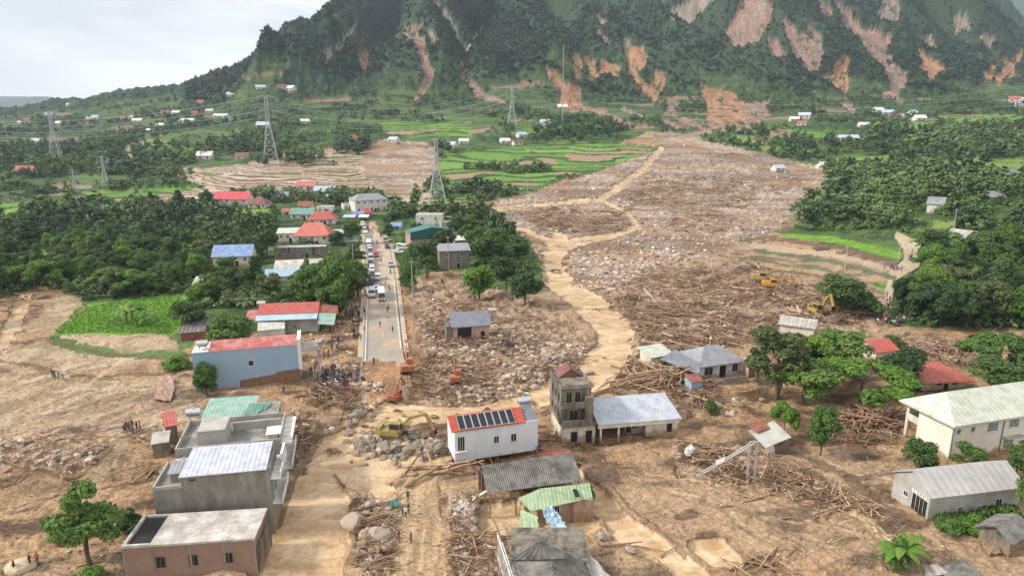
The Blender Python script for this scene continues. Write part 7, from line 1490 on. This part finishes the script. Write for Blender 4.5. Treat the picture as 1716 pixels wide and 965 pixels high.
# ------------------------------------------------------------ pylons, poles, cables
def pylon(px, base, top, label, arms=3, wd=.17, nb=9, thick=.11, spread=.26):
    g = G(px, base); H = zpix(g.y, top) - g.z; r = empty('pylon', g, R(12), label, 'pylon', 'lattice pylons across the valley'); b = MB(); wb = H * wd
    def w_at(t): return wb * (1 - t / .62) * .5 + H * .022 if t < .62 else H * .022
    lv = [((k / nb) ** .85) for k in range(nb + 1)]
    for k in range(nb):
        z0, z1 = lv[k] * H, lv[k + 1] * H; a, c = w_at(lv[k]), w_at(lv[k + 1])
        c0 = [Vector((sx * a, sy * a, z0 if k else -1.5)) for sx, sy in ((-1, -1), (1, -1), (1, 1), (-1, 1))]; c1 = [Vector((sx * c, sy * c, z1)) for sx, sy in ((-1, -1), (1, -1), (1, 1), (-1, 1))]
        for i in range(4): b.tube(c0[i], c1[i], thick, n=4, cap=False); b.tube(c0[i], c1[(i + 1) % 4], thick * .6, n=3, cap=False); b.tube(c0[(i + 1) % 4], c1[i], thick * .6, n=3, cap=False); b.tube(c1[i], c1[(i + 1) % 4], thick * .6, n=3, cap=False)
    b.build('lattice_tower', m_galv, r)
    for k in range(arms):
        z = H * (.70 + .13 * k); e = H * spread * (.5 if k != 1 else .6)
        q = MB(); [(q.tube((-e, 0, z), (e, 0, z), thick, n=4), q.tube((s * e, 0, z), (0, 0, z + H * .045), thick * .7, n=3), q.tube((s * e, 0, z), (s * e, 0, z - 1.6), thick * .9, n=5)) for s in (-1, 1)]; q.build('crossarm', m_galv, r)
    return g, H
P1 = pylon(455, 277, 160, 'tall pylon left of the mountain foot, standing in hedges', thick=.15); P2 = pylon(858, 210, 143, 'pylon highest on the fields at the foot of the mountain', thick=.22); P3 = pylon(733, 347, 233, 'broad pylon on the brown terraces in the centre', wd=.24, thick=.15)
pylon(95, 268, 186, 'faint pylon near the left edge among hedges', thick=.2); pylon(178, 318, 262, 'thin pylon on the green rice strips at left', thick=.13); pylon(127, 322, 284, 'small pylon at the left edge of the rice strips', thick=.11)
gm = G(942, 214); Hm = zpix(gm.y, 76) - gm.z; b = MB(); [b.tube((x, y, -1), (x, y, Hm), .16, .12, 4) for x, y in ((-.5, -.3), (.5, -.3), (0, .55))]
for k in range(50): z = Hm * k / 50; b.tube((-.5, -.3, z), (.5, -.3, z + Hm / 50), .09, n=3); b.tube((.5, -.3, z), (0, .55, z + Hm / 50), .09, n=3)
tag(b.build('radio_mast', mat('mast_paint', (.45, .36, .34), .6), None, loc=gm), 'very tall thin radio mast in front of the mountain', 'mast')
def cable(name, a, b, sag, label, r=.13, group='power lines across the valley'):
    pts = [a.lerp(b, t / 24) - Vector((0, 0, sag * 4 * (t / 24) * (1 - t / 24))) for t in range(25)]; o = a.copy(); return tag(MB().path([p - o for p in pts], r, 4).build(name, m_galv, None, loc=o), label, 'cable', group)
top2 = P2[0] + Vector((0, 0, P2[1]))
for k, (dy, sg, wh) in enumerate(((0, 34, 'topmost'), (-8, 32, 'second'), (-14, 30, 'third'), (-20, 30, 'lowest'))):
    yR = 820; aa, bb, cc = ray(1960, 96 + k * 12); e = Vector((aa / bb * yR, yR, CAM_H + cc / bb * yR)); cable('power_cable', top2 + Vector((3, 0, dy)), e, sg, '%s of the cables sagging rightwards from the highest pylon' % wh)
    e2 = P1[0] + Vector((0, 0, P1[1] * (1 - .1 * k))); cable('power_cable', top2 + Vector((-3, 0, dy)), e2, 16, '%s of the cables between the highest pylon and the tall left pylon' % wh)
    aa, bb, cc = ray(-160, 196 + k * 8); e3 = Vector((aa / bb * 560, 560, CAM_H + cc / bb * 560)); cable('power_cable', e2, e3, 10, '%s of the cables leaving the tall left pylon leftwards' % wh)
POL = [(843, 312, 268, 'rice terraces, left one of the pair'), (884, 322, 289, 'rice terraces, right one of the pair'), (694, 588, 500, 'mud right of the orange excavator road'), (692, 505, 436, 'roadside grass'), (1415, 458, 412, 'silted terraces on the right'), (1505, 440, 408, 'bend of the right path'), (560, 345, 318, 'big white house front'), (1704, 300, 268, 'right edge hillside'), (752, 462, 396, 'teal warehouse front'), (593, 452, 402, 'left road edge by the spreading tree'), (648, 345, 302, 'right of the big white house'), (1596, 398, 350, 'hillside trees above the barn'), (576, 500, 448, 'left shoulder by the crowd')]
for px, b0, t0, lb in POL:
    g = G(px, b0); H = zpix(g.y, t0) - g.z; r = empty('utility_pole', g, YAW, 'concrete utility pole standing at the ' + lb, 'pole'); MB().tube((0, 0, -1), (0, 0, H), .16, .1, 7).build('post', m_concl, r); b = MB(); b.box((-.7, -.06, H - .6), (.7, .06, H - .48)); [b.tube((x, 0, H - .48), (x, 0, H - .3), .05, n=5) for x in (-.6, 0, .6)]; b.build('crossarm', m_galv, r)
# red flag on a pole by the village
g = G(590, 402); b = MB(); b.tube((0, 0, -.5), (0, 0, 9), .06, .04, 6); r = empty('flagpole', g, 0, 'flagpole with a red flag before the dark trees left of the road', 'flagpole'); b.build('post', m_galv, r); MB().slab([(0.05, 0, 7.4), (1.8, .2, 7.2), (1.8, .2, 8.5), (.05, 0, 8.8)], .03, down=Vector((0, 1, 0))).build('flag', r_red, r)
# sand heap, tents, wreckage details
def heap(loc, rx, ry, h, m, name, label, cat, seed=1, col_=None):
    v, f = ico(3); v = v.copy(); n = np.array([mnoise.noise(Vector(p) * 2.2 + Vector((seed, 0, 0))) for p in v]); v = v * (1 + .18 * n)[:, None] * np.array([rx, ry, h]); me = np_mesh(name, v, f, m); o = bpy.data.objects.new(name, me); COL.objects.link(o); o.location = loc; return tag(o, label, cat)
g = on_plane(36, 948); heap((g.x, g.y, -.1), 1.7, 1.5, .9, m_soilpile, 'sand_heap', 'rounded pale sand heap at the bottom left corner', 'sand heap')
g = G(540, 705); heap((g.x, g.y, -.2), 3.4, 2.2, 1.2, mat('mud_lump', (.30, .19, .115), .95, .4, 1, .4), 'mud_mound', 'rounded mud mound right of the mint roofed building', 'mud mound', 2)
g = G(820, 700); 
for px, py, w_, m_, lb in ((574, 372, 6, r_lblue, 'pale blue market awning below the flat white shop'), (590, 366, 6, ribbed('violet_canvas', (.22, .2, .42), .5), 'violet market awning left of the tiny red shop'), (600, 372, 5, m_white, 'white market awning nearest the road')):
    g = G(px, py); r = empty('awning', g, 0, lb, 'awning'); MB().slab([(0, 0, 2.2), (w_, 0, 2.2), (w_, 4, 3), (0, 4, 3)], .06).build('canopy', m_, r); b = MB(); [b.tube((x, y, -1), (x, y, 2.2 + y * .2), .06, n=5) for x in (.2, w_ - .2) for y in (.2, 3.8)]; b.build('pole_frame', m_galv, r)
crumpled('tarpaulin', 'pinkish tarpaulin spread on the mud left of the pale blue building', 'tarpaulin', [((262, 630, .7), (290, 630, .9)), ((262, 650, .5), (292, 652, .5)), ((256, 668, .2), (285, 672, .2))], m_pink, .12, seed=11)
crumpled('crushed_roof', 'crushed red roof sheets between the tower house and the big grey roof', 'roof wreck', [((905, 752, 1.2), (955, 752, 1.5)), ((900, 762, .8), (960, 764, 1.2)), ((935, 775, .5), (972, 778, .8))], r_rust, .3, seed=12)
crumpled('bent_sheet', 'bent white sheet metal wreck left of the leaning concrete pole', 'sheet metal', [((1146, 752, 1.2), (1158, 744, 1.6)), ((1150, 765, .5), (1166, 756, .8))], m_white, .25, seed=13)
g = G(772, 850); crumpled('white_tarpaulin', 'pale grey tarpaulin heap at the edge of the flooded yard', 'tarpaulin', [((762, 838, .6), (782, 836, .8)), ((764, 852, .5), (792, 850, .4)), ((778, 862, .3), (796, 858, .3))], m_concl, .25, seed=14)
crumpled('teal_tarpaulin', 'small teal tarpaulin at the top of the heap left of the walkers', 'tarpaulin', [((652, 838, .7), (668, 836, .8)), ((650, 848, .4), (670, 848, .4))], mat('teal_canvas', (.08, .22, .20), .8), .2, seed=15)
g = G(1158, 660); house('blue_wreck', 'small wrecked blue and white cabin in the timber right of the long metal roof', g + Vector((0, 0, 0)), R(20), 2.4, 2.2, 2.2, 'shed', .6, wall=m_blue, rm=r_rust, cat='cabin', oh=.2)
g = G(1690, 925); crumpled('broken_cart', 'broken dark sheet pile near the small hut at the right edge', 'wreckage', [((1648, 915, .4), (1672, 911, .9)), ((1652, 928, .2), (1680, 926, .3))], m_concd, .2, seed=16)
# road barrier along the left edge
b = MB(); pts = []
for i in range(2, 44): p = rl[i].lerp(rr_[i], -.012); b.tube((p.x, p.y, RZ - .3), (p.x, p.y, RZ + .75), .06, n=4); pts.append(Vector((p.x, p.y, RZ + .62)))
rb = empty('guard_rail', (0, 0, 0), 0, 'low grey guard rail along the left edge of the road', 'guard rail'); b.build('rail_post', m_galv, rb); MB().path(pts, .11, 4).build('rail', m_concl, rb)
# bad placeholder labels must not survive
dead = [o for o in scene.objects if o.get('label') == 'x' and o.parent is None]
dead = [c for o in dead for c in scene.objects if c.parent == o] + dead
for o in dead: COL.objects.unlink(o)

# same label twice: say where in the row each one stands
from collections import defaultdict
ORD = ['leftmost', 'second from left', 'third from left', 'fourth from left', 'fifth from left', 'sixth from left', 'seventh from left', 'eighth from left', 'ninth from left', 'tenth from left']
byl = defaultdict(list)
for o in scene.objects:
    if o.parent is None and o.get('label'): byl[o['label']].append(o)
for lb, os_ in byl.items():
    if 1 < len(os_) <= 10 and len(lb.split()) <= 12:
        os_.sort(key=lambda o: o.location.x / max(o.location.y, 1))
        for k, o in enumerate(os_): o['label'] = lb + ', ' + (('right one' if k else 'left one') if len(os_) == 2 else 'rightmost' if k == len(os_) - 1 else ORD[k])
